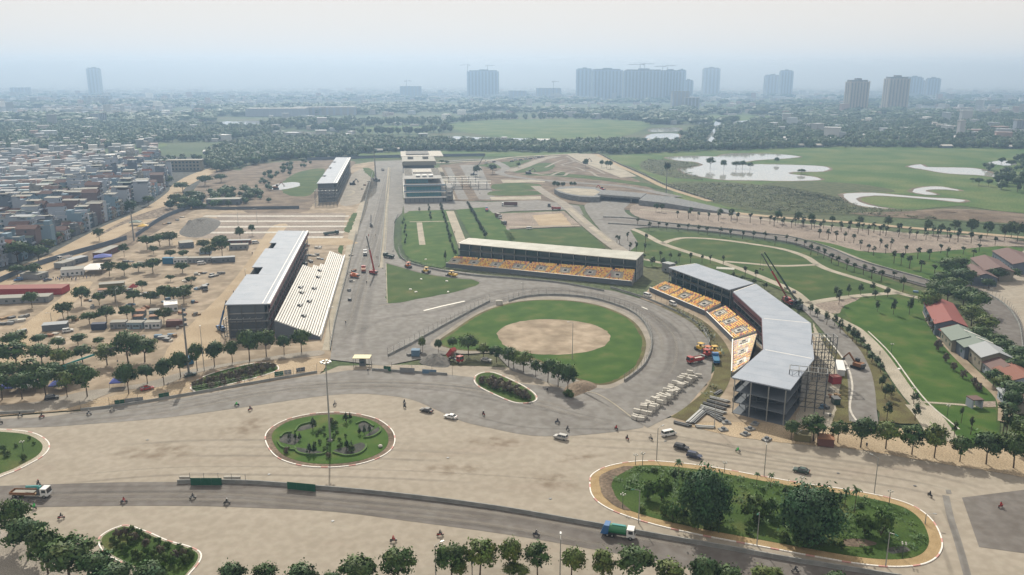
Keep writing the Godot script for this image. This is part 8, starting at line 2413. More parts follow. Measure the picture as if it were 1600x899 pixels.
func riders() -> void:
	var seated := body_mesh(seated_bones(), 0.045, M.cloth_dark)
	var standing := body_mesh(standing_bones(), 0.045, M.cloth_dark)
	var bike := mould("motorbike", "motorbike")
	for x in [-0.62, 0.62]:
		var mb := MB.new()
		mb.tube(Vector3(x, 0.29, -0.06), Vector3(x, 0.29, 0.06), 0.29, 0.29, 14)
		var wheel := obj("wheel", mb, M.black_rubber, bike)
		mb = MB.new()
		mb.tube(Vector3(x, 0.29, -0.075), Vector3(x, 0.29, 0.075), 0.17, 0.17, 8)
		obj("rim", mb, M.chrome, wheel)
	var mb := MB.new()
	mb.extrude(PackedVector2Array([Vector2(-0.85, 0.60), Vector2(-0.35, 0.35), Vector2(0.25, 0.32), Vector2(0.42, 0.85), Vector2(0.30, 0.88), Vector2(0.12, 0.52), Vector2(-0.2, 0.62), Vector2(-0.80, 0.74)]), Vector3(0, 0, -0.13), Vector3(0, 0, 0.13), Vector3.RIGHT)
	obj("body", mb, M.paint_black, bike)
	mb = MB.new()
	mb.box(Vector3(-0.38, 0.75, 0), Vector3(0.75, 0.09, 0.25))
	obj("saddle", mb, M.black_rubber, bike)
	mb = MB.new()
	mb.tube(Vector3(0.62, 0.29, 0), Vector3(0.40, 0.98, 0), 0.05, 0.05, 6)
	obj("fork", mb, M.chrome, bike)
	mb = MB.new()
	mb.tube(Vector3(0.40, 1.03, -0.36), Vector3(0.40, 1.03, 0.36), 0.025, 0.025, 6)
	obj("handlebar", mb, M.steel, bike)
	mb = MB.new()
	mb.ball(Vector3(0.50, 0.88, 0), Vector3(0.08, 0.08, 0.1), 8, 5)
	obj("headlight", mb, M.lamp_glass, bike)
	mb = MB.new()
	mb.box(Vector3(0.64, 0.61, 0), Vector3(0.42, 0.03, 0.15))
	obj("mudguard", mb, M.paint_black, bike)
	var helmet := MB.new()
	helmet.ball(Vector3(0.02, 1.63, 0), Vector3(0.145, 0.14, 0.135), 12, 8)
	helmet.box(Vector3(0.15, 1.66, 0), Vector3(0.10, 0.02, 0.20))
	var helmet_mesh := helmet.mesh(M.paint_black)
	var hat := MB.new()
	hat.ball(Vector3(0.02, 1.70, 0), Vector3(0.13, 0.09, 0.13), 10, 6)
	hat.box(Vector3(0.02, 1.70, 0), Vector3(0.32, 0.02, 0.30))
	var hat_mesh := hat.mesh(M.cloth_pale)
	# rear point, front point, clothing, helmet, where
	var list := [
		[xz(-164.8,-253.9), xz(-163.5,-253.9), "cloth_dark", "paint_black", "beside the left end of the upper barrier"], [xz(-156,-253.4), xz(-157,-252.8), "cloth_dark", "paint_black", "at the gap in the upper barrier"], [xz(-142.6,-255.5), xz(-141.3,-255.5), "cloth_dark", "paint_white", "at the start of the long upper barrier"], [xz(-135.1,-258.7), xz(-136.1,-258.2), "cloth_pale", "paint_black", "right of the start of the upper barrier"],
		[xz(-94.2,-263.2), xz(-95.5,-263.2), "cloth_green", "paint_black", "on the pale road above the garden island, left one"], [xz(-89.5,-258.7), xz(-88.5,-259.8), "cloth_dark", "paint_red", "on the pale road above the garden island, right one"], [xz(-61.5,-263.2), xz(-60.9,-264.3), "cloth_pale", "paint_blue", "above the garden island by the mast"], [xz(-36.8,-264.3), xz(-37.8,-265.5), "cloth_dark", "paint_black", "beside the black sedan, far one"], [xz(-36.3,-261), xz(-37.3,-262.1), "cloth_dark", "paint_black", "beside the black sedan, near one"],
		[xz(-9,-254.4), xz(-10.1,-256), "cloth_dark", "paint_white", "right of the white sedan"], [xz(14.3,-248.7), xz(15.5,-248.7), "cloth_dark", "paint_black", "above the silver minivan, far one"], [xz(18.4,-242.2), xz(17.3,-243.7), "cloth_dark", "paint_black", "just above the silver minivan"], [xz(34,-242.7), xz(33,-244.2), "cloth_red", "paint_black", "right of the silver minivan, far one"], [xz(36.5,-235.1), xz(35.5,-236.9), "cloth_dark", "paint_black", "right of the silver minivan, near one"], [xz(43.9,-235.5), xz(42.9,-236.9), "cloth_pale", "paint_black", "left of the two side by side cars"],
		[xz(68.8,-227), xz(67.8,-227.9), "cloth_green", "paint_blue", "beyond the two side by side cars"], [xz(113.1,-199.5), xz(112.7,-200.9), "cloth_dark", "paint_black", "at the big island's right end"], [xz(127.9,-194.1), xz(129.5,-194.8), "cloth_red", "paint_black", "on the new dark asphalt patch"], [xz(-103.9,-196.8), xz(-102.8,-197.1), "cloth_red", "paint_black", "in the middle of the lower road, left part"], [xz(-86.4,-198.8), xz(-85.2,-199.2), "cloth_dark", "paint_black", "on the lower road below the long green banner"], [xz(-76.2,-196.1), xz(-75.2,-196.4), "cloth_dark", "paint_white", "on the lower road's near line"],
		[xz(-116.2,-188.6), xz(-115.2,-188.9), "cloth_dark", "paint_black", "below the flatbed truck on the pale road"], [xz(-124.7,-193.4), xz(-126,-194.1), "cloth_green", "paint_green", "in a bright green jacket behind the flatbed truck"], [xz(-130.8,-206.3), xz(-132.3,-207), "cloth_dark", "paint_red", "above the flatbed truck"], [xz(-29.5,-177.9), xz(-28.4,-178.2), "cloth_red", "paint_red", "on the pale front road, left one"], [xz(-18.3,-180.5), xz(-17.2,-180.8), "cloth_dark", "paint_black", "on the pale front road, right one"], [xz(5.4,-180.8), xz(6.6,-180.5), "cloth_dark", "paint_black", "on the lower road left of the tank truck"], [xz(64.3,-165.4), xz(65.4,-165.2), "cloth_dark", "paint_black", "at the near end of the lower road"],
		[xz(-166.5,-248.2), xz(-168.1,-248.7), "cloth_pale", "paint_blue", "at the left edge above the edge island"], [xz(6.4,-171.9), xz(6.8,-172.4), "cloth_dark", "paint_black", "under the near trees"]]
	for i in list.size():
		var q: Array = list[i]
		var hd := heading(q[0], q[1])
		var b := copy_of(bike, "motorbike ridden %s" % q[4], hd[0], hd[1], "motorbikes on the roads")
		repaint(b, ["body", "mudguard"], ["paint_black", "paint_red", "paint_navy", "paint_silver"][i % 4])
		var said: String = {"cloth_dark": "dark clothes", "cloth_pale": "pale clothes", "cloth_green": "green jacket", "cloth_red": "red jacket"}[q[2]]
		var t := thing("person", "motorbike rider in %s %s" % [said, q[4] if not q[4].begins_with("in a") else "behind the flatbed truck"], "person", hd[0], hd[1], "motorbike riders")
		put("body", seated, t).material_override = M[q[2]]
		put("helmet", helmet_mesh, t).material_override = M[q[3]]
	bike.free()
	var walkers := [
		[xz(-76.6,-330.8), "cloth_dark", "person walking on the straight near its left wall"], [xz(-76.3,-359.6), "cloth_dark", "person walking on the straight further up"], [xz(-55.2,-295.9), "cloth_dark", "guard standing at the site gate"], [xz(12.7,-276.2), "cloth_dark", "person standing under the last trees below the oval lawn"], [xz(-79.6,-435), "cloth_dark", "worker on the straight before the cranes"], [xz(-84.4,-500.3), "cloth_dark", "worker beside the pit wall"], [xz(-101.8,-572.2), "cloth_red", "worker far up the straight, left"], [xz(-96.8,-572.2), "cloth_dark", "worker far up the straight, right"],
		[xz(-145.8,-414.5), "cloth_dark", "person on the haul road by the blue roofed stand, left"], [xz(-144.5,-415.9), "cloth_dark", "person on the haul road by the blue roofed stand, right"], [xz(-172.3,-521.6), "cloth_dark", "person on the haul road by the grey cabins"], [xz(-165.9,-511.7), "cloth_dark", "person walking down the haul road"], [xz(150.1,-316.8), "cloth_dark", "person on the pale park path by the lawn"], [xz(-67.4,-820), "cloth_dark", "worker on the pale road beside the pit building"], [xz(-33.6,-810), "cloth_dark", "worker in the paddock lane, left"], [xz(-30.9,-788), "cloth_dark", "worker in the paddock lane, right"], [xz(102.9,-758), "cloth_dark", "worker under the bridge, left"], [xz(104.7,-758), "cloth_dark", "worker under the bridge, right"], [xz(-163.7,-354.7), "cloth_blue", "person before the white cabin row"], [xz(-41.7,-584.5), "cloth_dark", "person on the white diagonal path"], [xz(108.5,-230.5), "cloth_dark", "person under the right hand tree row"], [xz(70.1,-898), "cloth_red", "worker on the upper road"]]
	for i in walkers.size():
		var q: Array = walkers[i]
		var t := thing("person", q[2], "person", v3(q[0], 0.12), i * 1.3, "people on foot")
		put("body", standing, t).material_override = M[q[1]]
		put("hat", hat_mesh, t).material_override = M[["cloth_pale", "paint_yellow", "paint_white"][i % 3]]
	# the crowd waiting by the white cabins: countable heads in one row
	var crowd := ln([-256.9,-445.3,-254.4,-445.3,-253.1,-446.8,-250.1,-445.3,-248.7,-446.8,-246.6,-446.8,-244,-445.3,-243,-446.8,-241.6,-448.3,-239,-446.8,-238.4,-449.8,-236.2,-449.8,-253.9,-442.3,-251.7,-442.3,-249.6,-442.3,-246.7,-440.8,-245,-442.3,-242.8,-442.3])
	for i in crowd.size():
		var t := thing("person", "person waiting before the white cabins, %s in line" % nth(i + 1), "person", v3(crowd[i], 0.1), i * 2.1, "people before the white cabins")
		put("body", standing, t).material_override = M[["cloth_dark", "cloth_blue", "cloth_dark", "cloth_pale"][i % 4]]
		put("hat", hat_mesh, t).material_override = M[["cloth_pale", "paint_yellow", "paint_white"][i % 3]]


# a site cabin or container standing along the line a-b on its near side
func cabin(called: String, label: String, a: Vector2, b: Vector2, deep: float, h: float, wall: String, roof: String, windows := 0, ribs := false) -> void:
	var d := b - a
	var l := d.length()
	var t := thing(called, label, "container" if called == "container" else "cabin", v3((a + b) / 2, 0.05), turn_of(d), "site cabins and containers")
	slab(t, "wall", -l / 2, l / 2, -deep, 0, 0.15, h, wall)
	slab(t, "roof", -l / 2 - 0.15, l / 2 + 0.15, -deep - 0.15, 0.15, h, h + 0.16, roof)
	slab(t, "skid", -l / 2 + 0.2, l / 2 - 0.2, -deep + 0.2, -0.2, 0, 0.15, "steel")
	for i in windows:
		var x := -l / 2 + l * (i + 0.5) / windows
		if i % 3 == 1:
			slab(t, "door", x - 0.45, x + 0.45, -0.02, 0.06, 0.2, 2.15, "render_dark")
		else:
			slab(t, "window", x - 0.6, x + 0.6, -0.02, 0.05, 1.0, 2.0, "glass_front")
	if ribs:
		var n := int(l / 6.1) + 1
		for i in n + 1:
			var x := -l / 2 + l * i / n
			slab(t, "corner_post", x - 0.12, x + 0.12, -0.05, 0.1, 0.1, h, wall)
		var mb := MB.new()
		var x := -l / 2 + 0.4
		while x < l / 2 - 0.3:
			mb.box(Vector3(x, h / 2, 0.03), Vector3(0.22, h - 0.4, 0.06))
			x += 0.5
		obj("ribbing", mb, M[wall], t, "stuff")


func tent(label: String, p: Vector2, w: float, dp: float, h: float, m: String, turn: float) -> void:
	var t := thing("tent", label, "tent", v3(p, 0.1), turn, "tents")
	var mb := MB.new()
	var e := h * 0.62
	var c := [Vector3(-w / 2, e, -dp / 2), Vector3(w / 2, e, -dp / 2), Vector3(w / 2, e, dp / 2), Vector3(-w / 2, e, dp / 2)]
	for i in 4:
		mb.tri(c[i], c[(i + 1) % 4], Vector3(0, h, 0), (c[i] + c[(i + 1) % 4]) + Vector3(0, 2, 0))
		mb.quad(c[i], c[(i + 1) % 4], c[(i + 1) % 4] - Vector3(0, 0.35, 0), c[i] - Vector3(0, 0.35, 0), (c[i] + c[(i + 1) % 4]) * Vector3(1, 0, 1))
	obj("canopy", mb, M[m], t)
	for q in c:
		mb = MB.new()
		mb.tube(q * Vector3(1, 0, 1), q, 0.05, 0.05, 5)
		obj("pole", mb, M.steel, t)


func site_cabins() -> void:
	cabin("container", "long row of joined red containers in the left yard", xz(-278.2,-409.4), xz(-234.2,-411.9), 9.0, 3.4, "container_red", "tin_red", 0, true)
	cabin("cabin", "long grey brown cabin row in front of the red containers", xz(-260.9,-392.2), xz(-233,-397), 7.0, 3.0, "container_grey", "tin_cream", 8)
	cabin("cabin", "white cabin nearest the people by the yard road", xz(-255.8,-451.3), xz(-245.1,-456), 9.0, 3.6, "cabin_white", "tin_cream", 5)
	cabin("cabin", "small grey cabin left of the white one", xz(-264.3,-443.8), xz(-262.7,-451.3), 12.0, 3.0, "container_grey", "tin_cream", 2)
	cabin("cabin", "long maroon topped cabin near the blue grey wall", xz(-256,-500.3), xz(-255.6,-523.6), 6.0, 3.4, "container_brown", "tin_cream", 3)
	cabin("cabin", "blue grey shed under the site wall", xz(-265,-482.3), xz(-261.1,-493), 6.0, 3.0, "render_dark", "tin_grey", 2)
	cabin("cabin", "pale roofed shed beside the blue grey one", xz(-265.8,-472.1), xz(-263.5,-482.3), 6.0, 3.0, "container_grey", "tin_cream", 2)
	tent("large white gabled marquee beside the white cabin", xz(-242.1,-463.9), 12.0, 16.0, 5.0, "canvas_white", 0.1)
	tent("blue canopy roof beside the maroon topped cabin", xz(-252.9,-494.8), 10.0, 8.0, 4.2, "canvas_blue", 0.4)
	cabin("container", "bright blue container in the middle yard row", xz(-211.7,-484.1), xz(-205.5,-484.1), 3.0, 3.6, "container_blue", "container_blue", 0, true)
	cabin("cabin", "white cabin with windows next to the blue container", xz(-205.1,-484.1), xz(-197.2,-485.8), 4.0, 3.4, "cabin_white", "tin_cream", 4)
	cabin("cabin", "long grey cabin in the middle yard row", xz(-196.8,-485.8), xz(-183.5,-487.6), 4.0, 3.2, "container_grey", "tin_cream", 6)
	cabin("cabin", "dark long cabin at the right end of the middle row", xz(-182.4,-485.8), xz(-169.6,-489.4), 4.0, 3.2, "render_dark", "tin_grey", 5)
	cabin("cabin", "grey cabin alone behind the middle row", xz(-218.7,-529.8), xz(-211.4,-534), 9.0, 3.6, "render_dark", "tin_cream", 3)
	cabin("cabin", "grey cabin beside the haul road, nearer of two", xz(-185.3,-525.7), xz(-173.7,-527.7), 5.0, 3.2, "container_grey", "tin_cream", 4)
	cabin("cabin", "low cabin beside the haul road, farther of two", xz(-192.2,-542.5), xz(-177.3,-544.7), 4.0, 2.8, "container_brown", "tin_grey", 4)
	cabin("cabin", "white roofed hut under the yard trees", xz(-199.4,-511.7), xz(-192.7,-513.7), 6.0, 3.2, "cabin_blue", "tin_cream", 3)
	cabin("container", "dark blue container in the near cabin row", xz(-188,-349.8), xz(-182.4,-350.8), 3.0, 2.8, "container_navy", "container_navy", 0, true)
	cabin("cabin", "grey cabin in the near cabin row", xz(-180.6,-351.8), xz(-174.1,-352.7), 4.0, 3.0, "container_grey", "tin_cream", 4)
	cabin("cabin", "blue white cabin in the near cabin row", xz(-173.1,-351.8), xz(-166.2,-351.8), 4.0, 3.0, "cabin_blue", "tin_cream", 5)
	cabin("cabin", "white cabin in the near cabin row", xz(-165.1,-351.8), xz(-158.6,-352.7), 4.0, 3.0, "cabin_white", "tin_cream", 4)
	cabin("container", "red brown container at the right end of the near row", xz(-156.5,-354.7), xz(-149.6,-355.6), 3.0, 2.8, "container_brown", "container_brown", 0, true)
	cabin("cabin", "brown grey cabin behind the blue white one", xz(-179,-369.9), xz(-173.4,-371), 4.0, 3.0, "container_grey", "rust", 3)
	cabin("cabin", "blue white cabin behind the white one", xz(-171.3,-371), xz(-167.2,-372), 4.0, 3.0, "cabin_blue", "tin_cream", 2)
	cabin("cabin", "large white roofed hut by the power pole", xz(-167.1,-378.5), xz(-161.6,-380.8), 9.0, 3.6, "cabin_white", "canvas_white", 3)
	cabin("cabin", "cabin half hidden behind the near row", xz(-174.7,-361.6), xz(-170.7,-362.6), 3.5, 2.9, "render_dark", "rust", 2)
	cabin("cabin", "second cabin half hidden behind the near row", xz(-167,-361.6), xz(-163.6,-362.6), 3.5, 2.9, "render_dark", "rust", 2)
	cabin("cabin", "olive walled shed in the yard's middle", xz(-219.4,-421.2), xz(-208,-425.2), 5.0, 3.0, "olive", "tin_cream", 0)
	cabin("cabin", "small hut with a white front beside the olive shed", xz(-214.3,-409.4), xz(-209.9,-410.7), 4.0, 3.0, "cabin_white", "rust", 2)
	cabin("cabin", "grey shelter roof beside the parked vans", xz(-209,-347.9), xz(-199.6,-350.8), 5.0, 2.8, "render_dark", "tin_grey", 0)
	cabin("cabin", "blue toilet hut under the great trees", xz(-150.4,-321.6), xz(-149,-323.3), 2.4, 2.6, "container_blue", "container_blue", 1)
	cabin("cabin", "blue booth by the power pole", xz(-128.4,-303.8), xz(-125.7,-306), 3.0, 2.8, "container_blue", "container_blue", 1)
	cabin("cabin", "long low building with a cream roof beyond the wall", xz(-270.1,-719), xz(-241.4,-722), 10.0, 5.0, "render_dark", "tin_cream", 6)
	cabin("cabin", "second low building beyond the wall", xz(-288,-730), xz(-280.8,-742), 10.0, 4.5, "render_grey", "tin_cream", 3)
	cabin("cabin", "teal roofed hall in front of the tree belt", xz(-376.8,-1163), xz(-340.8,-1173), 22.0, 7.0, "render_cream", "tin_green", 6)
	cabin("container", "red container on the littered ground behind the curved stand", xz(118.1,-283.2), xz(121.4,-283.8), 3.0, 2.8, "container_red", "tin_red", 0, true)
	cabin("container", "white container behind the curved stand", xz(126.9,-303.8), xz(123.5,-292.5), 2.6, 2.4, "cabin_white", "canvas_white", 0, true)
	cabin("container", "blue container by the gravel heap", xz(-40.7,-314.4), xz(-37.6,-314.4), 2.6, 2.6, "panel_blue", "panel_blue", 0, true)
	cabin("cabin", "grey store hut at the left end of the curved stand", xz(87.4,-465.5), xz(91,-460.7), 5.0, 5.0, "container_grey", "tin_grey", 1)
	cabin("container", "dark green skip on the littered ground", xz(111.2,-263.8), xz(113.4,-263.8), 3.0, 2.2, "paint_darkgreen", "steel", 0)
	cabin("container", "brown box under the right hand tree row", xz(93.9,-231.4), xz(98.3,-230.1), 4.0, 2.6, "container_brown", "rust", 0)
	cabin("container", "grey box under the right hand tree row", xz(87.9,-235.1), xz(92.4,-233.7), 4.0, 2.2, "olive", "olive", 0)
	for q in [["blue canvas tent at the left end of the roadside stalls", xz(-180.9,-276.2), 6.0, "canvas_blue"], ["pale canvas tent between the blue ones", xz(-174.4,-277.4), 6.0, "canvas_white"], ["blue canvas tent beside the black parked car", xz(-164,-278.7), 6.0, "canvas_blue"], ["bright blue canvas tent left of the red car", xz(-143.8,-281.2), 5.2, "canvas_blue"], ["red parasol tent in the cabin yard", xz(-200.4,-419.8), 4.0, "container_red"], ["yellow awning by the rubble strip", xz(-274.9,-602.5), 7.0, "paint_yellow"], ["pale green awning by the rubble strip", xz(-287.9,-618.8), 8.0, "tin_green"]]:
		tent(q[0], q[1], q[2], q[2] * 0.9, 4.0, q[3], 0.2)
	# gate shelter
	var t := thing("gate_shelter", "cream roofed shelter with a hut at the site gate", "shelter", v3(xz(-58.9,-304.6), 0.05), -0.02)
	slab(t, "roof", -3.4, 3.4, -2.2, 2.2, 3.4, 3.6, "canvas_cream")
	for x in [-3.1, 3.1]:
		for z in [-2.0, 2.0]:
			slab(t, "post", x - 0.07, x + 0.07, z - 0.07, z + 0.07, 0, 3.4, "steel")
	slab(t, "hut", -1.0, 1.2, -1.2, 1.0, 0, 2.5, "render_dark")
	slab(t, "hut_window", -0.6, 0.8, 1.0, 1.05, 1.1, 1.9, "glass_front")
	# gateway in the lawn
	t = thing("lawn_gate", "small dark roofed gate at the brick square", "gate", v3(xz(158.9,-262.6), 0.1), 0.1)
	slab(t, "roof", -2, 2, -2, 2, 3.0, 3.3, "tile_dark")
	for x in [-1.7, 1.7]:
		slab(t, "pillar", x - 0.3, x + 0.3, -1.7, 1.7, 0, 3.0, "render_white")


func site_things() -> void:
	var rng := RandomNumberGenerator.new()
	rng.seed = 31
	# concrete blocks parked in two rows on the bend
	var b := MB.new()
	b.extrude(PackedVector2Array([Vector2(-0.6, 0), Vector2(0.6, 0), Vector2(0.6, 0.3), Vector2(0.5, 0.5), Vector2(0.45, 1.15), Vector2(-0.45, 1.15), Vector2(-0.5, 0.5), Vector2(-0.6, 0.3)]), Vector3(-1.15, 0, 0), Vector3(1.15, 0, 0), Vector3(0, 0, 1))
	var block := b.mesh(M.kerb)
	var line := smooth(ln([41.5,-251.8,47,-260.4,52.5,-268.4,58.4,-278.1,64.2,-285.8,69.4,-292.5]))
	var st := steps(line, 1.45)
	for i in st.size():
		for r in 2:
			if rng.randf() < 0.08:
				continue
			var d := st[mini(i + 1, st.size() - 1)] - st[maxi(i - 1, 0)]
			var n := Vector2(-d.y, d.x).normalized()
			var p := st[i] + n * (-1.35 + r * 2.7 + rng.randf_range(-0.5, 0.5)) + d.normalized() * rng.randf_range(-0.35, 0.35)
			var t := thing("concrete_block", "pale barrier block in the %s of two lines on the bend, %s from the road" % [["inner", "outer"][r], nth(i + 1)], "barrier", v3(p, 0.1), turn_of(n) + rng.randf_range(-0.45, 0.45), "spare barrier blocks on the bend")
			put("block", block, t)
			if rng.randf() < 0.4:
				put("top_block", block, t, Transform3D(Basis(Vector3.UP, 0.06), Vector3(0.2, 1.15, 0.1)))
	# heaps
	for q in [["dark gravel heap behind the tipping truck", ln([-36.9,-308.3,-34.4,-316,-28.7,-316,-25.2,-311.3,-25,-302.4,-32.1,-303.1]), 2.6, "gravel"], ["great grey sand heap by the parking ground", ln([-244.1,-592.1,-253.5,-641.9,-246.8,-654.1,-229.2,-636,-220.5,-602.5,-219.9,-572.2,-231.7,-572.2]), 5.0, "gravel"], ["brown earth heap at the oval lawn's corner", ln([18.5,-276.8,21.3,-284.5,27.6,-288.4,31.7,-281.9,25.2,-274.4,20.4,-270.7]), 1.4, "brown_soil"], ["long brown earth mound beyond the haul road", ln([280,-676.5,323,-683.2,374.9,-700,411.1,-686.6,433.7,-654.1,416.2,-618.8,378.6,-630.1,346.4,-644.9,309.8,-654.1]), 3.4, "brown_soil"], ["grey rubble heap at the end of the sand heap", ln([-251.9,-624.4,-251.3,-636,-242.8,-618.8,-241.5,-602.5]), 3.5, "gravel"]]:
		var pts: PackedVector2Array = smooth(q[1], true, 4)
		var mid := Vector2.ZERO
		for p in pts:
			mid += p / pts.size()
		var mb := MB.new()
		var rings := 6
		var fr := RandomNumberGenerator.new()
		fr.seed = int(mid.x * 7)
		var rows := []
		for k in rings:
			var row := []
			for p in pts:
				var u := float(k) / rings
				row.append(v3(p.lerp(mid, u), q[2] * pow(sin(u * PI / 2), 1.2) * fr.randf_range(0.85, 1.12)))
			rows.append(row)
		for k in rings - 1:
			for i in pts.size():
				var j := (i + 1) % pts.size()
				mb.quad(rows[k][i], rows[k][j], rows[k + 1][j], rows[k + 1][i], Vector3.UP)
		for i in pts.size():
			mb.tri(rows[rings - 1][i], rows[rings - 1][(i + 1) % pts.size()], v3(mid, q[2]), Vector3.UP)
		tag(obj("gravel_heap", mb, M[q[3]]), q[0], "heap")
	# steel bundles before the open end block
	var k := 0
	for q in [[xz(57.5,-248.2), xz(65.5,-260.4)], [xz(58.9,-247.7), xz(66.6,-259.3)], [xz(63.8,-260.4), xz(70,-253.9)], [xz(64.7,-262.6), xz(71.9,-256)], [xz(66.2,-265.5), xz(72.7,-259.3)], [xz(68.1,-267.8), xz(74.7,-262.1)], [xz(69.7,-270.7), xz(75.7,-266.1)], [xz(64.9,-257.6), xz(70.2,-251.3)], [xz(52.9,-249.2), xz(58,-245.6)], [xz(59.3,-245.6), xz(65.7,-244.6)], [xz(72.5,-273.1), xz(75.7,-276.8)], [xz(69,-249.7), xz(66.9,-254.9)]]:
		var t := thing("steel_bundle", "bundle of grey steel beams before the open end block, %s counted from the road side" % nth(k + 1), "steel beams", v3(q[0], 0.1), turn_of(q[1] - q[0]), "steel beams on the ground")
		var l: float = q[0].distance_to(q[1])
		for i in 3:
			slab(t, "beam", 0.2 * i, l - 0.3 * i, i * 0.55 - 0.8, i * 0.55 - 0.42, 0.1, 0.55 + 0.2 * (i % 2), "steel" if k % 3 else "galvanised")
		k += 1
	k = 0
	for p in [xz(70.2,-248.7), xz(67.8,-243.2), xz(76.5,-243.7), xz(74,-239.8), xz(79.6,-236), xz(79.3,-247.7)]:
		var t := thing("footing_block", "concrete column footing on the ground before the open end block, %s from the left" % nth([2, 1, 4, 3, 6, 5][k]), "footing", v3(p, 0.05), k * 0.2, "column footings")
		slab(t, "pad", -1.4, 1.4, -1.1, 1.1, 0, 0.5, "cement")
		slab(t, "stub", -0.5, 0.5, -0.5, 0.5, 0.5, 1.1, "render_dark")
		k += 1
	# planks, stacks and litter of the yards, each pile a thing
	k = 0
	for q in [[xz(-171.1,-452.9), 7.0], [xz(-178.5,-459.1), 5.0], [xz(-180.3,-456), 6.0], [xz(-167.8,-459.1), 5.0], [xz(-204.6,-339.6), 5.0], [xz(-203,-343.3), 6.0], [xz(-195.3,-337.9), 5.0], [xz(-151.7,-339.6), 8.0], [xz(-148.3,-336.1), 6.0], [xz(-148.8,-341.5), 5.0], [xz(-194.3,-410.7), 5.0], [xz(-184.4,-406.8), 6.0], [xz(-184.8,-415.9), 5.0], [xz(-179.6,-423.9), 6.0], [xz(-181,-440.8), 5.0], [xz(-167.6,-423.9), 5.0], [xz(-235,-489.4), 6.0], [xz(-227.2,-478.9), 7.0], [xz(-225.6,-485.8), 5.0], [xz(-136.3,-517.6), 7.0], [xz(-125.8,-507.9), 6.0], [xz(-137.2,-538.2), 7.0], [xz(-128.4,-531.9), 6.0], [xz(-119.6,-498.5), 5.0], [xz(-123.4,-489.4), 5.0], [xz(-236.8,-368.9), 7.0], [xz(-230.4,-364.7), 8.0], [xz(-231.1,-371), 6.0], [xz(-231.9,-358.6), 6.0], [xz(111.3,-270.7), 3.0], [xz(115.4,-276.8), 3.0], [xz(106.6,-260.4), 4.0], [xz(106.3,-254.9), 3.0], [xz(115.9,-271.9), 3.0], [xz(-82.8,-400.6), 3.0], [xz(-88.7,-440.8), 4.0], [xz(-86.1,-419.8), 3.0], [xz(-92,-463.9), 4.0], [xz(-102.2,-507.9), 3.0], [xz(88.5,-413.2), 3.0], [xz(147.9,-415.9), 3.0], [xz(146.4,-423.9), 3.0], [xz(-41.7,-316), 3.0], [xz(-38.1,-319.2), 3.0], [xz(-40.2,-321.6), 2.0], [xz(-153.7,-855), 4.0], [xz(-155.1,-887), 4.0], [xz(-156.2,-910), 4.0], [xz(-151,-825), 4.0], [xz(-266.7,-624.4), 6.0], [xz(-265.9,-654.1), 6.0], [xz(-265,-638.9), 5.0], [xz(233.5,-409.4), 6.0], [xz(239.1,-410.7), 6.0], [xz(254.9,-423.9), 5.0], [xz(212.3,-417.2), 5.0], [xz(214,-406.8), 4.0]]:
		var mat_name: String = ["steel", "timber", "tin_cream", "cement", "container_grey", "rust", "kerb", "panel_blue"][k % 8]
		var said: String = ["dark steel", "timber", "cream board", "cement block", "grey crate", "rusty iron", "pale slab", "bluish sheet"][k % 8]
		var at: Vector2 = q[0]
		var where := "in the left yards" if at.x < -100 and at.y > -720 else "beside the curved stand" if at.x > 90 and at.y > -430 else "along the main straight" if at.x < 0 and at.x > -150 else "around the far side of the circuit"
		var t := thing("material_stack", "%s stack %s, %s of the scattered stacks" % [said, where, nth(k + 1)], "stack", v3(at, 0.08), rng.randf() * PI, "material stacks on the site")
		var w: float = q[1]
		for i in rng.randi_range(2, 4):
			var x := rng.randf_range(-0.3, 0.3) * w
			var z := rng.randf_range(-0.3, 0.3) * w
			slab(t, "pile", x - w * rng.randf_range(0.15, 0.3), x + w * rng.randf_range(0.15, 0.3), z - w * rng.randf_range(0.08, 0.2), z + w * rng.randf_range(0.08, 0.2), 0, rng.randf_range(0.4, 1.3), mat_name if i % 2 == 0 else ["cement", "steel", "kerb"][k % 3])
		k += 1
	# more odds and ends under the yard trees
	var yard := ln([-195.1,-324.9,-223.9,-400.6,-230.7,-440.8,-200.2,-452.9,-168.9,-446.8,-154.2,-400.6,-149.5,-366.8,-147.4,-329.1,-169.8,-322.5])
	for i in 46:
		var p := Vector2(rng.randf_range(-270, -120), rng.randf_range(-480, -330))
		if not inside(p, yard):
			continue
		var t := thing("material_stack", "%s heap under the yard trees, %s of the yard heaps" % [["dark steel", "timber", "cement bag", "grey crate", "rusty iron", "bluish sheet"][i % 6], nth(i + 1)], "stack", v3(p, 0.08), rng.randf() * PI, "material heaps under the yard trees")
		for j in rng.randi_range(2, 4):
			var x := rng.randf_range(-2, 2)
			var z := rng.randf_range(-1.5, 1.5)
			slab(t, "pile", x - rng.randf_range(0.5, 2), x + rng.randf_range(0.5, 2), z - rng.randf_range(0.3, 1), z + rng.randf_range(0.3, 1), 0, rng.randf_range(0.4, 1.6), ["steel", "timber", "cement", "container_grey", "rust", "panel_blue"][(i + j / 2) % 6])
	# small white bags and litter on the lawns
	k = 0
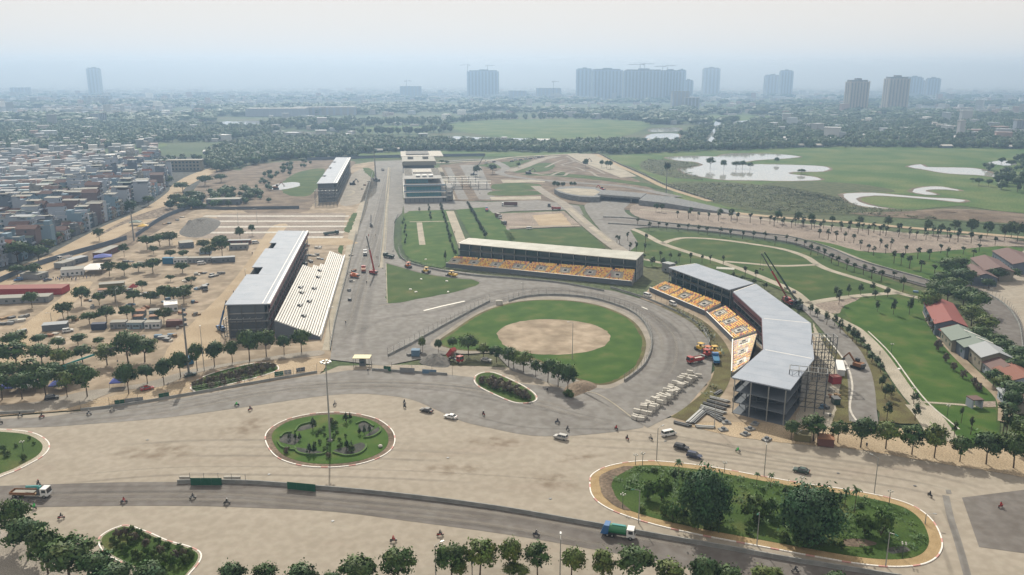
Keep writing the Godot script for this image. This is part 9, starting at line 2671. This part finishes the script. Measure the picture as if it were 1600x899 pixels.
	for p in [xz(-54.2,-422.5), xz(-50.6,-417.2), xz(-33.7,-417.2), xz(-50.9,-445.3), xz(-36.2,-440.8), xz(-37.2,-478.9), xz(-53.6,-496.6), xz(202.1,-361.6), xz(201.3,-368.9), xz(130.2,-299.5), xz(150,-299.5)]:
		var mb := MB.new()
		mb.box(Vector3(0, 0.2, 0), Vector3(1.6, 0.4, 1.0), Basis(Vector3.UP, k * 0.7), 0.7)
		var o := obj("white_sack", mb, M.white_paint)
		tag(o, "white sack on the grass, %s of eleven from the straight to the houses" % nth([1, 2, 5, 3, 6, 7, 4, 11, 10, 8, 9][k]), "sack", "white sacks on the lawns")
		o.position = v3(p, 0.15)
		k += 1
	# manhole and bin near the garden
	var mb := MB.new()
	mb.ball(Vector3(0, 0.5, 0), Vector3(0.7, 0.5, 0.7), 8, 5)
	var o := obj("white_boulder", mb, M.kerb)
	tag(o, "pale round boulder on the rim of the garden island", "boulder")
	o.position = v3(xz(-40.3,-230.5), 0.1)
	mb = MB.new()
	mb.box(Vector3(0, 0.9, 0), Vector3(3.4, 1.8, 2.0))
	mb.box(Vector3(0, 1.9, 0), Vector3(3.0, 0.3, 1.7))
	o = obj("concrete_box", mb, M.kerb)
	tag(o, "pale concrete box at the gap between the two track walls", "box")
	o.position = v3(xz(-6.4,-393.4), 0.1)
	var cover := MB.new()
	cover.tube(Vector3.ZERO, Vector3(0, 0.03, 0), 0.42, 0.42, 14)
	cover.tube(Vector3(0, 0.03, 0), Vector3(0, 0.045, 0), 0.33, 0.33, 14)
	k = 0
	for p in [xz(-114,-236), xz(-69.4,-213.1), xz(-19.1,-223.6), xz(10.3,-199.2), xz(47.8,-235.1), xz(93.4,-213.8), xz(111.8,-206.3), xz(-45.8,-187.7), xz(-6.1,-174.6)]:
		o = obj("manhole_cover", cover, M.steel)
		tag(o, "iron manhole cover in the paving, %s of nine from left to right" % nth([1, 2, 4, 6, 7, 8, 9, 3, 5][k]), "manhole cover", "manhole covers")
		o.position = v3(p, 0.09)
		k += 1
	# big sign by the near trees
	var t := thing("road_sign", "blue road sign on a slanting frame under the near trees", "sign", v3(xz(-9,-162.9)), 0.9)
	mb = MB.new()
	mb.tube(Vector3.ZERO, Vector3(0, 5.5, 0), 0.1, 0.1)
	obj("post", mb, M.steel, t)
	mb = MB.new()
	mb.box(Vector3(0.9, 4.6, 0), Vector3(2.4, 1.7, 0.08))
	obj("panel", mb, M.paint_blue, t)
